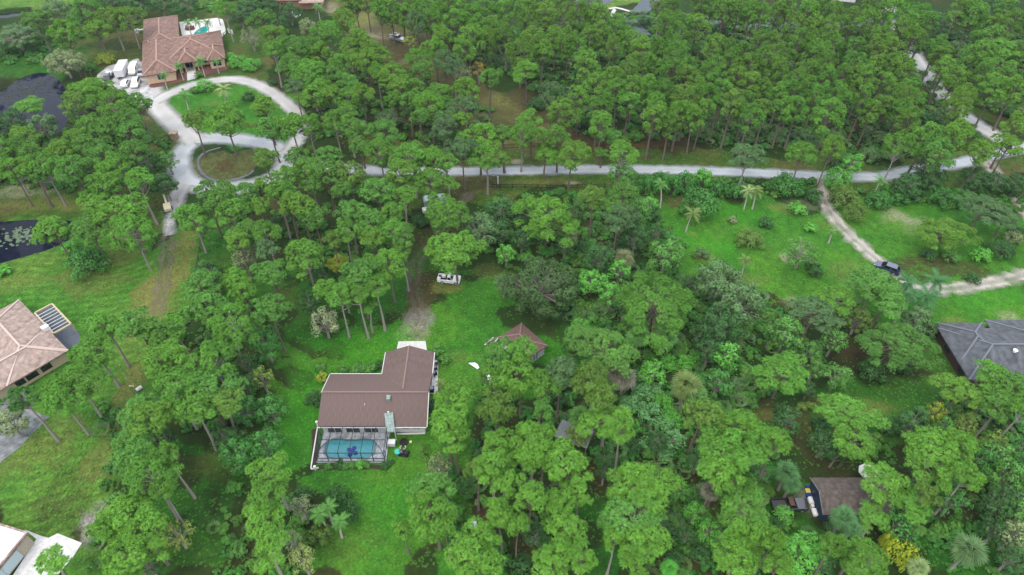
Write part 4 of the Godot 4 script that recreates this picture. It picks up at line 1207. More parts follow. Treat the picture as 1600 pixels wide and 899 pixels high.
func white_house() -> void:
	var h := thing("white_flat_roofed_house", "house with a flat white roof, tan wall and big pale window at bottom left", "house", Vector3(-68.5, 0, -45.64))
	var eu := Vector3(-0.964, 0, -0.266)
	var ev := Vector3(-0.266, 0, 0.964)
	var x := Transform3D(Basis(eu, Vector3.UP, ev), Vector3.ZERO)
	var rb := MB.new()
	rb.box(Vector3(0.25, 2.9, 0.25), Vector3(16, 3.0, 14), x)
	part("roof", rb.mesh(), M.white_roof, h)
	for e in [[Vector3(0, 2.7, 0), Vector3(16, 3.12, 0.25)], [Vector3(0, 2.7, 0.253), Vector3(0.25, 3.12, 14)]]:
		var b := MB.new()
		b.box(e[0], e[1], x)
		part("fascia", b.mesh(), M.pink_roof, h)
	walls(h, Vector3(0.3, 0, 0.3), Vector3(15.5, 2.9, 13.5), x, M.tan_wall)
	var fx := x * Transform3D(Basis(Vector3(0, 0, -1), Vector3.UP, Vector3(1, 0, 0)), Vector3(0.3, 0, 0))
	window(h, Vector3(-5.2, 0.25, 0), 5.6, 2.0, fx, M.tan_wall, "window", M.pale_glass)
	sheet("patio", [Vector2(-71.49, -47.51), Vector2(-68.56, -46.53), Vector2(-67.30, -46.23), Vector2(-66.33, -46.92), Vector2(-62.12, -45.46), Vector2(-62.50, -43.29), Vector2(-63.41, -40.83), Vector2(-64.07, -38.54), Vector2(-69.83, -39.15), Vector2(-68.97, -46.04)], 0.06, M.slab)

func grey_house() -> void:
	var h := thing("grey_roofed_house", "brick house with a dark grey shingle hip roof at the right edge", "house", Vector3(78.2, 0, -73.2))
	var x := Transform3D(Basis(Vector3.RIGHT, Vector3.UP, Vector3(0, 0, -1)), Vector3.ZERO)
	for r in [[0.0, 26.0, 0.0, 12.0, 2.7, 5.0], [0.4, 8.7, 4.0, 13.3, 2.72, 4.75], [9.6, 24.0, 3.0, 14.0, 2.74, 4.9]]:
		var b := MB.new()
		var lines := hip_faces(b, r[0], r[1], r[2], r[3], r[4], r[5], x)
		var rf := part("roof", b.mesh(), M.grey_roof, h)
		ridge_caps(lines, M.grey_ridge, rf, 0.3)
	walls(h, Vector3(0.6, 0, 0.6), Vector3(25, 2.66, 11.4), x, M.brick)
	walls(h, Vector3(0.9, 0, 11.4), Vector3(8.1, 2.66, 12.7), x, M.brick)
	walls(h, Vector3(10.2, 0, 11.4), Vector3(23.4, 2.66, 13.4), x, M.brick)
	var fx := Transform3D(Basis(Vector3(0, 0, -1), Vector3.UP, Vector3(1, 0, 0)), Vector3(0.6, 0, 0))
	for q in [3.0, 8.2]:
		window(h, Vector3(q, 0.9, 0), 1.4, 1.1, fx, M.dark_timber)
	var tv := MB.new()
	tv.tube([x * Vector3(9.2, 4.6, 4.6), x * Vector3(9.2, 5.05, 4.6)], [0.3, 0.3], 12)
	tv.tube([x * Vector3(9.2, 5.05, 4.6), x * Vector3(9.2, 5.2, 4.6)], [0.42, 0.25], 12)
	part("roof_vent", tv.mesh(), M.white, h)

func cottage() -> void:
	var h := thing("leaf_strewn_cottage", "small cottage with leaf strewn grey roof and dark blue gable beside the black pickup", "house", Vector3(45.4, 0, -51.6))
	var xl := Transform3D(Basis.IDENTITY, -h.position)
	for s in [[Vector3(45.25, 2.5, -48.5), Vector3(55.5, 2.5, -48.5), Vector3(55.5, 3.8, -51.55), Vector3(45.2, 3.8, -51.55)], [Vector3(45.2, 2.5, -54.6), Vector3(55.5, 2.5, -54.6), Vector3(55.5, 3.8, -51.55), Vector3(45.2, 3.8, -51.55)]]:
		var b := MB.new()
		var c: Vector3 = (s[0] + s[2]) / 2
		b.quad(xl * s[0], xl * s[1], xl * s[2], xl * s[3], Vector3.UP)
		for i in 4:
			b.quad(xl * s[i], xl * s[(i + 1) % 4], xl * (s[(i + 1) % 4] - Vector3(0, 0.15, 0)), xl * (s[i] - Vector3(0, 0.15, 0)), s[i] + s[(i + 1) % 4] - c * 2)
		part("roof", b.mesh(), M.litter_roof, h)
	for l in [[Vector3(45.14, 2.48, -48.5), Vector3(45.14, 3.8, -51.55)], [Vector3(45.14, 2.48, -54.6), Vector3(45.14, 3.8, -51.55)]]:
		var b := MB.new()
		b.bar(xl * l[0], xl * l[1], 0.07, 0.12)
		part("barge_board", b.mesh(), M.metal_roof, h)
	var w := MB.new()
	w.box(Vector3(45.45, 0, -54.1), Vector3(55, 2.45, -49.0), xl)
	w.tri(xl * Vector3(45.45, 2.45, -54.1), xl * Vector3(45.45, 2.45, -49.0), xl * Vector3(45.45, 3.6, -51.55), Vector3(-1, 0, 0))
	part("wall", w.mesh(), M.navy_wall, h)
	var fx := xl * Transform3D(Basis(Vector3(0, 0, -1), Vector3.UP, Vector3(1, 0, 0)), Vector3(45.45, 0, 0))
	window(h, Vector3(52.6, 0.9, 0), 0.9, 1.0, fx, M.navy_wall)
	window(h, Vector3(50.6, 0.05, 0), 0.9, 2.0, fx, M.navy_wall, "door", M.navy_wall)
	var front := thing("lattice_skirt", "pale slatted step beside the near corner of the cottage", "steps", Vector3(46.83, 0.00, -49.51))
	for k in 6:
		var b := MB.new()
		b.box(Vector3(-0.9 + k * 0.32, 0, -0.2), Vector3(-0.66 + k * 0.32, 0.5 - 0.05 * (k % 2), 0.25))
		part("slat", b.mesh(), M.metal_roof, front)
	for q in [["blue plastic drum against the dark blue gable, farthest back", "drum", Vector3(45.81, 0.00, -54.14), M.blue, 0], ["yellow crate in the row along the dark blue gable", "crate", Vector3(45.80, 0.00, -53.49), M.yellow, 1], ["blue crate between the yellow crate and the white tanks", "crate", Vector3(45.66, 0.00, -52.74), M.blue, 1], ["long white tank standing next to the blue crate", "tank", Vector3(45.68, 0.00, -51.89), M.white, 2], ["small white bucket between the two white tanks", "bucket", Vector3(45.57, 0.00, -50.95), M.trim, 0], ["white tank nearest the front corner of the cottage", "tank", Vector3(45.66, 0.00, -50.02), M.white, 2]]:
		var t := thing(q[1], q[0], q[1], q[2] + Vector3(-0.6, 0, 0))
		var b := MB.new()
		if q[4] == 0:
			b.tube([Vector3.ZERO, Vector3(0, 0.04, 0), Vector3(0, 0.35, 0), Vector3(0, 0.7, 0), Vector3(0, 0.75, 0)], [0.24, 0.27, 0.29, 0.27, 0.23], 14)
		elif q[4] == 1:
			b.prism([Vector2(-0.36, 0), Vector2(0.36, 0), Vector2(0.42, 0.55), Vector2(-0.42, 0.55)], 0.36, 0.05)
		else:
			b.tube([Vector3(0, 0.42, -0.62), Vector3(0, 0.42, -0.5), Vector3(0, 0.42, 0.5), Vector3(0, 0.42, 0.62)], [0.22, 0.4, 0.4, 0.22], 14)
		part("body", b.mesh(), q[3], t)
		var l := MB.new()
		if q[4] == 2:
			l.box(Vector3(-0.35, 0, -0.45), Vector3(0.35, 0.12, -0.3))
			l.box(Vector3(-0.35, 0, 0.3), Vector3(0.35, 0.12, 0.45))
			part("cradle", l.mesh(), M.dark_timber, t)
		elif q[4] == 0:
			l.tube([Vector3(0, 0.75, 0), Vector3(0, 0.79, 0)], [0.26, 0.26], 14)
			part("lid", l.mesh(), q[3], t)
		else:
			l.prism([Vector2(-0.45, 0.55), Vector2(0.45, 0.55), Vector2(0.43, 0.62), Vector2(-0.43, 0.62)], 0.39, 0.03)
			part("lid", l.mesh(), q[3], t)
	var um := thing("parasol", "open white parasol behind the leaf strewn cottage", "parasol", Vector3(54.67, 0.00, -55.89))
	var c := MB.new()
	for k in 8:
		var a := TAU * k / 8
		var d := TAU * (k + 1) / 8
		c.tri(Vector3(0, 2.55, 0), Vector3(cos(a) * 1.45, 2.0, sin(a) * 1.45), Vector3(cos(d) * 1.45, 2.0, sin(d) * 1.45), Vector3.UP)
		c.quad(Vector3(cos(a) * 1.45, 2.0, sin(a) * 1.45), Vector3(cos(d) * 1.45, 2.0, sin(d) * 1.45), Vector3(cos(d) * 1.45, 1.85, sin(d) * 1.45), Vector3(cos(a) * 1.45, 1.85, sin(a) * 1.45), Vector3(cos(a), 0, sin(a)))
	part("canopy", c.mesh(), M.white, um)
	var po := MB.new()
	po.tube([Vector3.ZERO, Vector3(0, 2.5, 0)], [0.04, 0.03], 8)
	part("pole", po.mesh(), M.trim, um)
	var ba := MB.new()
	ba.tube([Vector3.ZERO, Vector3(0, 0.1, 0)], [0.35, 0.3], 14)
	part("base", ba.mesh(), M.dark_frame, um)

func sheds() -> void:
	# workshop under the trees right of the lawn
	var k0 := Vector3(1.76, 2.40, -86.77)
	var h := thing("brown_roofed_shed", "brown hip roofed shed half hidden by pines below the big dark oak", "shed", Vector3(k0.x, 0, k0.z))
	var x := Transform3D(Basis(Vector3(0.64, 0, 0.768), Vector3.UP, Vector3(-0.768, 0, 0.64)), Vector3.ZERO)
	var b := MB.new()
	var lines := hip_faces(b, 0.0, 7.3, 0.0, 5.6, 2.4, 3.5, x)
	var rf := part("roof", b.mesh(), M.shed_roof, h)
	ridge_caps(lines, M.brown_ridge, rf, 0.25)
	walls(h, Vector3(0.4, 0, 0.4), Vector3(6.9, 2.2, 5.2), x, M.trim)
	window(h, Vector3(2.6, 0, 0), 1.2, 2.0, x * Transform3D(Basis(Vector3(0, 0, 1), Vector3.UP, Vector3(-1, 0, 0)), Vector3(6.9, 0, 0)), M.white, "door", M.mint)
	# open tin roof in the thicket
	var c := thing("tin_roofed_shelter", "weathered grey tin roof of a shelter overgrown between bright pines", "shelter", Vector3(9.99, 0.00, -62.64))
	var xr := Transform3D(Basis(Vector3.UP, -0.42), Vector3.ZERO)
	for k in 6:
		var p := MB.new()
		var u0 := -2.7 + k * 0.92
		p.quad(xr * Vector3(u0, 2.3, -1.7), xr * Vector3(u0 + 0.90, 2.3, -1.7), xr * Vector3(u0 + 0.90, 2.75, 0.0), xr * Vector3(u0, 2.75, 0.0), Vector3.UP)
		p.quad(xr * Vector3(u0, 2.75, 0.0), xr * Vector3(u0 + 0.90, 2.75, 0.0), xr * Vector3(u0 + 0.90, 2.3, 1.9), xr * Vector3(u0, 2.3, 1.9), Vector3.UP)
		part("panel", p.mesh(), M.metal_roof, c)
	for q in [Vector2(-2.5, -1.5), Vector2(2.6, -1.5), Vector2(-2.5, 1.7), Vector2(2.6, 1.7)]:
		var p := MB.new()
		p.bar(xr * Vector3(q.x, 0, q.y), xr * Vector3(q.x, 2.3, q.y), 0.12, 0.12)
		part("post", p.mesh(), M.grey_timber, c)
	var s := thing("glass_cold_frame", "small cold frame with a pale glass lid between pines at the bottom", "cold frame", Vector3(-5.79, 0.00, -48.10))
	var sb := MB.new()
	sb.box(Vector3(-0.62, 0, -0.5), Vector3(0.62, 0.55, 0.5))
	part("box", sb.mesh(), M.trim, s)
	var sl := MB.new()
	sl.box(Vector3(-0.56, 0.56, -0.44), Vector3(0.56, 0.60, 0.44))
	part("lid", sl.mesh(), M.pale_glass, s)
	# the orange house cut by the top edge
	var o := thing("orange_walled_house", "orange walled house with a dark red door at the top edge", "house", Vector3(-75.37, 0.00, -238.76), 0.06)
	walls(o, Vector3(-5.5, 0, -7), Vector3(2.2, 3.0, -0.2), Transform3D.IDENTITY, M.orange_wall)
	walls(o, Vector3(2.2, 0, -7), Vector3(9.0, 2.6, 0.4), Transform3D.IDENTITY, M.orange_wall)
	var ob := MB.new()
	hip_faces(ob, 1.7, 10.0, -8.0, 1.6, 2.6, 4.0, Transform3D.IDENTITY)
	part("roof", ob.mesh(), M.pink_roof, o)
	var oc := MB.new()
	hip_faces(oc, -6.2, 2.6, -8.0, 0.4, 3.1, 4.6, Transform3D.IDENTITY)
	part("roof", oc.mesh(), M.clay_roof, o)
	window(o, Vector3(1.2, 0.02, 0.2), 1.3, 2.2, Transform3D(Basis(Vector3.UP, PI), Vector3.ZERO), M.peach, "door", M.red_timber)
	window(o, Vector3(3.9, 1.0, 0.2), 1.6, 1.2, Transform3D(Basis(Vector3.UP, PI), Vector3.ZERO), M.peach)
	sheet("path", [Vector2(-76.54, -237.09), Vector2(-74.32, -237.09), Vector2(-72.36, -233.27), Vector2(-73.62, -231.12), Vector2(-75.90, -234.35)], 0.05, M.slab)
	# pale metal barn glimpsed between the trees at the top right
	var w := thing("white_barn", "white ribbed metal barn glimpsed among pines at the top edge", "barn", Vector3(118.60, 0.00, -245.02), -0.25)
	walls(w, Vector3(-3, 0, -6), Vector3(3, 4.0, 0), Transform3D.IDENTITY, M.white)
	var wb := MB.new()
	hip_faces(wb, -3.3, 3.3, -6.4, 0.4, 4.0, 5.0, Transform3D.IDENTITY, [false, false])
	part("roof", wb.mesh(), M.metal_roof, w)
	for k in 5:
		var rb := MB.new()
		rb.box(Vector3(-2.6 + k * 1.3, 0, 0.003), Vector3(-2.4 + k * 1.3, 4.0, 0.08))
		part("rib", rb.mesh(), M.trim, w)


# ---------------------------------------------------------------- fences and small things outdoors
func fence(called: String, label: String, pts: Array, high: float, gap: float, rails: int, thick: float, mat: Material, rail_mat: Material, screened := false) -> Node3D:
	var a0: Vector2 = pts[0]
	var t := thing(called, label, "fence", Vector3(a0.x, 0, a0.y))
	var post := MB.new()
	post.box(Vector3(-thick, 0, -thick), Vector3(thick, high + 0.08, thick))
	var pm := post.mesh()
	for i in pts.size() - 1:
		var a := Vector3(pts[i].x - a0.x, 0, pts[i].y - a0.y)
		var b := Vector3(pts[i + 1].x - a0.x, 0, pts[i + 1].y - a0.y)
		var n := maxi(1, int(round(a.distance_to(b) / gap)))
		for k in n + (1 if i == pts.size() - 2 else 0):
			var p := part("post", pm, mat, t)
			p.position = a.lerp(b, float(k) / n)
			p.rotation.y = atan2(a.z - b.z, b.x - a.x)
		var side := (b - a).cross(Vector3.UP).normalized() * (thick + 0.025)
		for k in n:
			for r in rails:
				var q := MB.new()
				var y := high * (r + 0.72) / rails
				var s := Vector3(0, y, 0) + side
				var w1 := a.lerp(b, float(k) / n)
				var w2 := a.lerp(b, float(k + 1) / n)
				q.bar(w1 + s + (w2 - w1) * 0.004, w2 + s - (w2 - w1) * 0.004, 0.04, 0.13)
				part("rail", q.mesh(), rail_mat, t)
		if screened:
			var sc := MB.new()
			sc.quad(a + Vector3(0, 0.05, 0), b + Vector3(0, 0.05, 0), b + Vector3(0, high, 0), a + Vector3(0, high, 0), Vector3(0, 0, 1))
			part("mesh_panel", sc.mesh(), M.screen, t)
	return t

func fences() -> void:
	fence("rail_fence", "long red-brown timber rail fence along the far side of the pale road", [Vector2(-2.12, -149.82), Vector2(4.89, -150.12), Vector2(13.05, -150.12), Vector2(22.81, -149.82), Vector2(30.95, -149.82), Vector2(38.07, -149.52)], 1.35, 3.2, 3, 0.08, M.red_timber, M.red_timber)
	fence("dark_rail_fence", "long dark timber rail fence along the near side of the pale road", [Vector2(-5.75, -132.65), Vector2(3.03, -132.65), Vector2(12.09, -132.40), Vector2(21.97, -132.91)], 1.2, 3.2, 2, 0.08, M.dark_timber, M.dark_timber)
	fence("dark_rail_fence", "short dark rail fence under pines left of the brown track", [Vector2(-22.02, -133.43), Vector2(-18.22, -133.43), Vector2(-14.86, -133.17)], 1.2, 3.0, 2, 0.08, M.dark_timber, M.dark_timber)
	fence("orange_gate", "orange timber gate beside the stone pillar on the paved drive", [Vector2(-90.31, -150.42), Vector2(-88.31, -155.31)], 1.1, 3.2, 3, 0.08, M.timber, M.timber)
	fence("orange_gate", "orange timber gate between trees right of the lawn island", [Vector2(-72.46, -161.05), Vector2(-67.51, -159.75)], 1.1, 3.2, 3, 0.08, M.timber, M.timber)
	fence("orange_gate", "short orange timber fence by the dark pond near the parked trailers", [Vector2(-127.07, -188.17), Vector2(-123.86, -188.17)], 1.5, 1.3, 2, 0.12, M.timber, M.timber)
	fence("wire_fence", "thin dark wire fence beside the grass strip right of the dirt track", [Vector2(-69.09, -123.05), Vector2(-67.01, -113.59), Vector2(-64.72, -103.37)], 1.1, 3.4, 2, 0.05, M.dark_timber, M.dark_frame)
	var p := thing("stone_pillar", "tan stone gate pillar with a cap at the paved drive", "pillar", Vector3(-87.31, 0.00, -154.38))
	var b := MB.new()
	b.box(Vector3(-0.75, 0, -0.75), Vector3(0.75, 1.7, 0.75))
	part("shaft", b.mesh(), M.stone, p)
	var c := MB.new()
	c.prism([Vector2(-0.95, 1.7), Vector2(0.95, 1.7), Vector2(0.95, 1.9), Vector2(0.0, 2.15), Vector2(-0.95, 1.9)], 0.95, 0.1)
	part("cap", c.mesh(), M.stone, p)
	var mp := thing("marker_post", "white marker post on the grass verge near the dark rail fence", "post", Vector3(-3.35, 0.00, -134.21))
	var mb := MB.new()
	mb.tube([Vector3.ZERO, Vector3(0, 2.1, 0)], [0.14, 0.12], 8)
	part("post", mb.mesh(), M.white, mp)
	var mc := MB.new()
	mc.tube([Vector3(0, 2.1, 0), Vector3(0, 2.3, 0)], [0.2, 0.04], 8)
	part("cap", mc.mesh(), M.white, mp)
	# cream trailer with a long tongue on the verge of the lane
	var tr := thing("tow_trailer", "small cream trailer with a long raised tongue beside the drive end", "trailer", Vector3(-78.21, 0.00, -124.24), 2.05)
	var t1 := MB.new()
	t1.prism([Vector2(-1.3, 0.45), Vector2(1.1, 0.45), Vector2(1.3, 1.1), Vector2(-1.3, 1.1)], 0.75, 0.06)
	part("bed", t1.mesh(), M.buff, tr)
	var t2 := MB.new()
	t2.bar(Vector3(1.1, 0.6, 0), Vector3(4.4, 1.5, 0), 0.4, 0.3)
	part("tongue", t2.mesh(), M.buff, tr)
	for z in [-0.85, 0.85]:
		var w := MB.new()
		w.tube([Vector3(0, 0.35, z - 0.1), Vector3(0, 0.35, z + 0.1)], [0.35, 0.35], 14)
		part("wheel", w.mesh(), M.tyre, tr)
	# barrel and leaning sign by the pines on the left
	var ba := thing("white_barrel", "white barrel lying in the grass beside the leaning pole", "barrel", Vector3(-64.68, 0.00, -73.15), 0.9)
	var b1 := MB.new()
	b1.tube([Vector3(-0.5, 0.33, 0), Vector3(-0.46, 0.33, 0), Vector3(0, 0.33, 0), Vector3(0.46, 0.33, 0), Vector3(0.5, 0.33, 0)], [0.28, 0.31, 0.34, 0.31, 0.28], 16)
	part("body", b1.mesh(), M.white, ba)
	var b2 := MB.new()
	b2.tube([Vector3(-0.02, 0.33, 0), Vector3(0.02, 0.33, 0)], [0.355, 0.355], 16)
	part("hoop", b2.mesh(), M.rim, ba)
	var lp := thing("leaning_pole", "pale wooden pole with a small board near the white barrel", "pole", Vector3(-65.08, 0.00, -72.19))
	var l1 := MB.new()
	l1.tube([Vector3.ZERO, Vector3(0.15, 2.1, 0)], [0.06, 0.05], 7)
	part("pole", l1.mesh(), M.grey_timber, lp)
	var l2 := MB.new()
	l2.box(Vector3(-0.25, 2.0, -0.08), Vector3(0.55, 2.35, -0.02))
	part("board", l2.mesh(), M.buff, lp)
	# lumber and sheets by the shed
	var pile := thing("lumber_pile", "heap of old boards beside the brown roofed shed", "lumber pile", Vector3(-3.79, 0.00, -83.95))
	rng.seed = 91
	for k in 9:
		var q := MB.new()
		var l := rng.randf_range(1.4, 2.8)
		q.box(Vector3(-l / 2, 0, -0.12), Vector3(l / 2, 0.09, 0.12))
		var pb := part("plank", q.mesh(), [M.grey_timber, M.red_timber, M.trim, M.dark_timber][k % 4], pile)
		pb.position = Vector3(rng.randf_range(-0.6, 0.9), 0.02 + 0.1 * (k / 2), rng.randf_range(-0.8, 0.8))
		pb.rotation.y = 0.75 + rng.randf_range(-0.25, 0.25)
	var sheets := [["large white triangular sheet lying on the lawn near the shed", Vector3(-6.87, 0.00, -78.16), [Vector2(-1.0, -0.9), Vector2(1.4, 1.1), Vector2(0.7, -0.6), Vector2(0.2, -1.0)]], ["small white sheet lying beneath the pine near the shed", Vector3(-4.18, 0.00, -75.83), [Vector2(-0.6, -0.2), Vector2(0.0, 0.6), Vector2(0.6, 0.3), Vector2(0.1, -0.7)]], ["pale scrap sheet beside the heap of boards", Vector3(-2.82, 0.00, -82.54), [Vector2(-0.6, 0.1), Vector2(0.5, 0.3), Vector2(0.7, -0.2)]]]
	for s in sheets:
		var q := MB.new()
		q.poly(s[2], 0.10, 0.08)
		solo("scrap_sheet", s[0], "sheet", q.mesh(), M.white, s[1], 0.0, "white scrap sheets by the shed")
	var pads := []
	var tints := []
	for k in 110:
		var q := Vector2(rng.randfn(0, 1), rng.randfn(0, 1))
		pads.append(Transform3D(Basis(Vector3.UP, rng.randf() * TAU).scaled(Vector3.ONE * rng.randf_range(0.15, 0.42)), Vector3(-108.09, -0.72, -115.77) + Vector3(q.x * 2.3, 0, q.y * 1.7)))
		tints.append(Color.WHITE * rng.randf_range(0.6, 1.0))
	for k in 160:
		var q := Vector2(rng.randfn(0, 1), rng.randfn(0, 1))
		pads.append(Transform3D(Basis(Vector3.UP, rng.randf() * TAU).scaled(Vector3.ONE * rng.randf_range(0.15, 0.5)), Vector3(-140.73, -0.72, -181.37) + Vector3(q.x * 4.0, 0, q.y * 3.6)))
		tints.append(Color(0.3, 0.36, 0.22) * rng.randf_range(0.2, 0.6))
	var pad := MB.new()
	for k in 8:
		pad.tri_n(Vector3.ZERO, Vector3(cos(k * 0.75), 0.01, sin(k * 0.75)), Vector3(cos(k * 0.75 + 0.75), 0.01, sin(k * 0.75 + 0.75)), Vector3.UP)
	scattered("lily_pads", pad.mesh(), M.lily, pads, tints)


# ---------------------------------------------------------------- vehicles
func wheels(t: Node3D, spots: Array, r := 0.36) -> void:
	for q in spots:
		var w := MB.new()
		w.tube([Vector3(0, 0, -0.11), Vector3(0, 0, -0.09), Vector3(0, 0, 0.09), Vector3(0, 0, 0.11)], [r * 0.86, r, r, r * 0.86], 16)
		var o := part("wheel", w.mesh(), M.tyre, t)
		o.position = Vector3(q.x, r, q.y)
		var b := MB.new()
		b.tube([Vector3(0, 0, -0.118), Vector3(0, 0, 0.118)], [r * 0.58, r * 0.58], 12)
		part("rim", b.mesh(), M.rim, o)

func lamps(t: Node3D, x: float, y: float, z: float, mat: Material, called: String) -> void:
	for s in [-1, 1]:
		var b := MB.new()
		b.prism([Vector2(x - 0.05, y - 0.09), Vector2(x + 0.05, y - 0.09), Vector2(x + 0.04, y + 0.09), Vector2(x - 0.05, y + 0.09)], 0.17, 0.03, Transform3D(Basis.IDENTITY, Vector3(0, 0, s * z)))
		part(called, b.mesh(), mat, t)

func glazing(t: Node3D, pts: Array, called: String) -> void:
	var b := MB.new()
	var c: Vector3 = (pts[0] + pts[2]) / 2
	var nn: Vector3 = (pts[2] - pts[0]).cross(pts[1] - pts[0]).normalized()
	if nn.dot(c - Vector3(0, 0.9, 0)) < 0:
		nn = -nn
	b.quad(pts[0] + nn * 0.012, pts[1] + nn * 0.012, pts[2] + nn * 0.012, pts[3] + nn * 0.012, nn)
	part(called, b.mesh(), M.glass, t)

func paint(r: float, g: float, b: float) -> StandardMaterial3D:
	var m := surf(r, g, b, 0.38)
	m.clearcoat_enabled = true
	m.clearcoat = 0.8
	m.clearcoat_roughness = 0.08
	return m

func car(called: String, label: String, at: Vector3, turn: float, body: Material, roof: Material, long := 4.6, wide := 1.86, high := 1.66) -> void:
	var t := thing(called, label, "car", at, turn)
	var l := long / 2
	var h := wide / 2
	var b := MB.new()
	b.prism([Vector2(-l, 0.42), Vector2(-l * 0.92, 0.28), Vector2(l * 0.9, 0.26), Vector2(l, 0.45), Vector2(l * 0.97, 0.78), Vector2(l * 0.5, 0.98), Vector2(-l * 0.93, 1.02), Vector2(-l * 1.0, 0.8)], h, 0.10)
	part("body", b.mesh(), body, t)
	var y0 := 0.99
	var f0 := l * 0.50
	var f1 := l * 0.14
	var r0 := -l * 0.93
	var r1 := -l * 0.66
	var c := MB.new()
	var ht := h * 0.76
	var hb := h * 0.93
	var q := [Vector3(f0, y0, -hb), Vector3(f0, y0, hb), Vector3(r0, y0, hb), Vector3(r0, y0, -hb), Vector3(f1, high, -ht), Vector3(f1, high, ht), Vector3(r1, high, ht), Vector3(r1, high, -ht)]
	for f in [[0, 1, 5, 4], [1, 2, 6, 5], [2, 3, 7, 6], [3, 0, 4, 7], [4, 5, 6, 7]]:
		c.quad(q[f[0]], q[f[1]], q[f[2]], q[f[3]], (q[f[0]] + q[f[2]]) / 2 - Vector3(-l * 0.2, 1.2, 0))
	part("cabin", c.mesh(), roof, t)
	var mix := func(a: Vector3, d: Vector3, e: Vector3, g: Vector3, m: float) -> Array:
		var z: Vector3 = (a + d + e + g) / 4
		return [a.lerp(z, m), d.lerp(z, m), e.lerp(z, m), g.lerp(z, m)]
	glazing(t, mix.call(q[0], q[1], q[5], q[4], 0.10), "windscreen")
	glazing(t, mix.call(q[2], q[3], q[7], q[6], 0.16), "rear_window")
	for s in [[1, 2, 6, 5], [0, 3, 7, 4]]:
		var m0: Vector3 = (q[s[0]] + q[s[1]]) / 2
		var m1: Vector3 = (q[s[2]] + q[s[3]]) / 2
		glazing(t, mix.call(q[s[0]], m0, m1, q[s[3]], 0.13), "side_window")
		glazing(t, mix.call(m0, q[s[1]], q[s[2]], m1, 0.13), "side_window")
	wheels(t, [Vector2(l * 0.62, h - 0.08), Vector2(l * 0.62, -h + 0.08), Vector2(-l * 0.6, h - 0.08), Vector2(-l * 0.6, -h + 0.08)])
	lamps(t, l * 0.96, 0.70, h * 0.70, M.lamp, "headlight")
	lamps(t, -l * 0.97, 0.85, h * 0.74, M.brick, "tail_light")
	for s in [-1, 1]:
		var mr := MB.new()
		mr.box(Vector3(f0 - 0.35, 1.0, s * (h + 0.06) - 0.08), Vector3(f0 - 0.2, 1.14, s * (h + 0.06) + 0.08))
		part("mirror", mr.mesh(), body, t)

func pickup(called: String, label: String, at: Vector3, turn: float, body: Material, roof: Material, bed_mat: Material, long := 5.3) -> Node3D:
	var t := thing(called, label, "pickup truck", at, turn)
	var l := long / 2
	var h := 0.94
	var b := MB.new()
	b.prism([Vector2(-l, 0.55), Vector2(-l * 0.9, 0.4), Vector2(l * 0.92, 0.36), Vector2(l, 0.5), Vector2(l, 0.98), Vector2(l * 0.93, 1.08), Vector2(l * 0.38, 1.14), Vector2(-l * 0.12, 1.14), Vector2(-l * 0.13, 0.70), Vector2(-l, 0.70)], h, 0.08)
	part("body", b.mesh(), body, t)
	for s in [-1, 1]:
		var sd := MB.new()
		sd.box(Vector3(-l + 0.02, 0.68, s * (h - 0.06) - 0.055), Vector3(-l * 0.13, 1.15, s * (h - 0.06) + 0.055))
		part("bed_side", sd.mesh(), body, t)
	var tg := MB.new()
	tg.box(Vector3(-l + 0.0, 0.68, -h + 0.125), Vector3(-l + 0.09, 1.14, h - 0.125))
	part("tailgate", tg.mesh(), body, t)
	var fl := MB.new()
	fl.box(Vector3(-l + 0.1, 0.7, -h + 0.14), Vector3(-l * 0.14, 0.73, h - 0.14))
	part("bed_floor", fl.mesh(), bed_mat, t)
	var c := MB.new()
	var q := [Vector3(l * 0.38, 1.12, -0.86), Vector3(l * 0.38, 1.12, 0.86), Vector3(-l * 0.12, 1.12, 0.86), Vector3(-l * 0.12, 1.12, -0.86), Vector3(l * 0.17, 1.76, -0.70), Vector3(l * 0.17, 1.76, 0.70), Vector3(-l * 0.09, 1.76, 0.70), Vector3(-l * 0.09, 1.76, -0.70)]
	for f in [[0, 1, 5, 4], [1, 2, 6, 5], [2, 3, 7, 6], [3, 0, 4, 7]]:
		c.quad(q[f[0]], q[f[1]], q[f[2]], q[f[3]], (q[f[0]] + q[f[2]]) / 2 - Vector3(0.3, 1.4, 0))
	part("cab", c.mesh(), body, t)
	var rp := MB.new()
	rp.prism([Vector2(-l * 0.10, 1.76), Vector2(l * 0.18, 1.76), Vector2(l * 0.15, 1.82), Vector2(-l * 0.08, 1.82)], 0.71, 0.04)
	part("cab_roof", rp.mesh(), roof, t)
	for f in [[0, 1, 5, 4, "windscreen"], [1, 2, 6, 5, "side_window"], [2, 3, 7, 6, "rear_window"], [3, 0, 4, 7, "side_window"]]:
		var z: Vector3 = (q[f[0]] + q[f[1]] + q[f[2]] + q[f[3]]) / 4
		glazing(t, [q[f[0]].lerp(z, 0.12), q[f[1]].lerp(z, 0.12), q[f[2]].lerp(z, 0.12), q[f[3]].lerp(z, 0.12)], f[4])
	wheels(t, [Vector2(l * 0.66, 0.86), Vector2(l * 0.66, -0.86), Vector2(-l * 0.55, 0.86), Vector2(-l * 0.55, -0.86)], 0.38)
	lamps(t, l * 0.97, 0.82, 0.7, M.lamp, "headlight")
	lamps(t, -l * 0.99, 0.95, 0.82, M.brick, "tail_light")
	return t

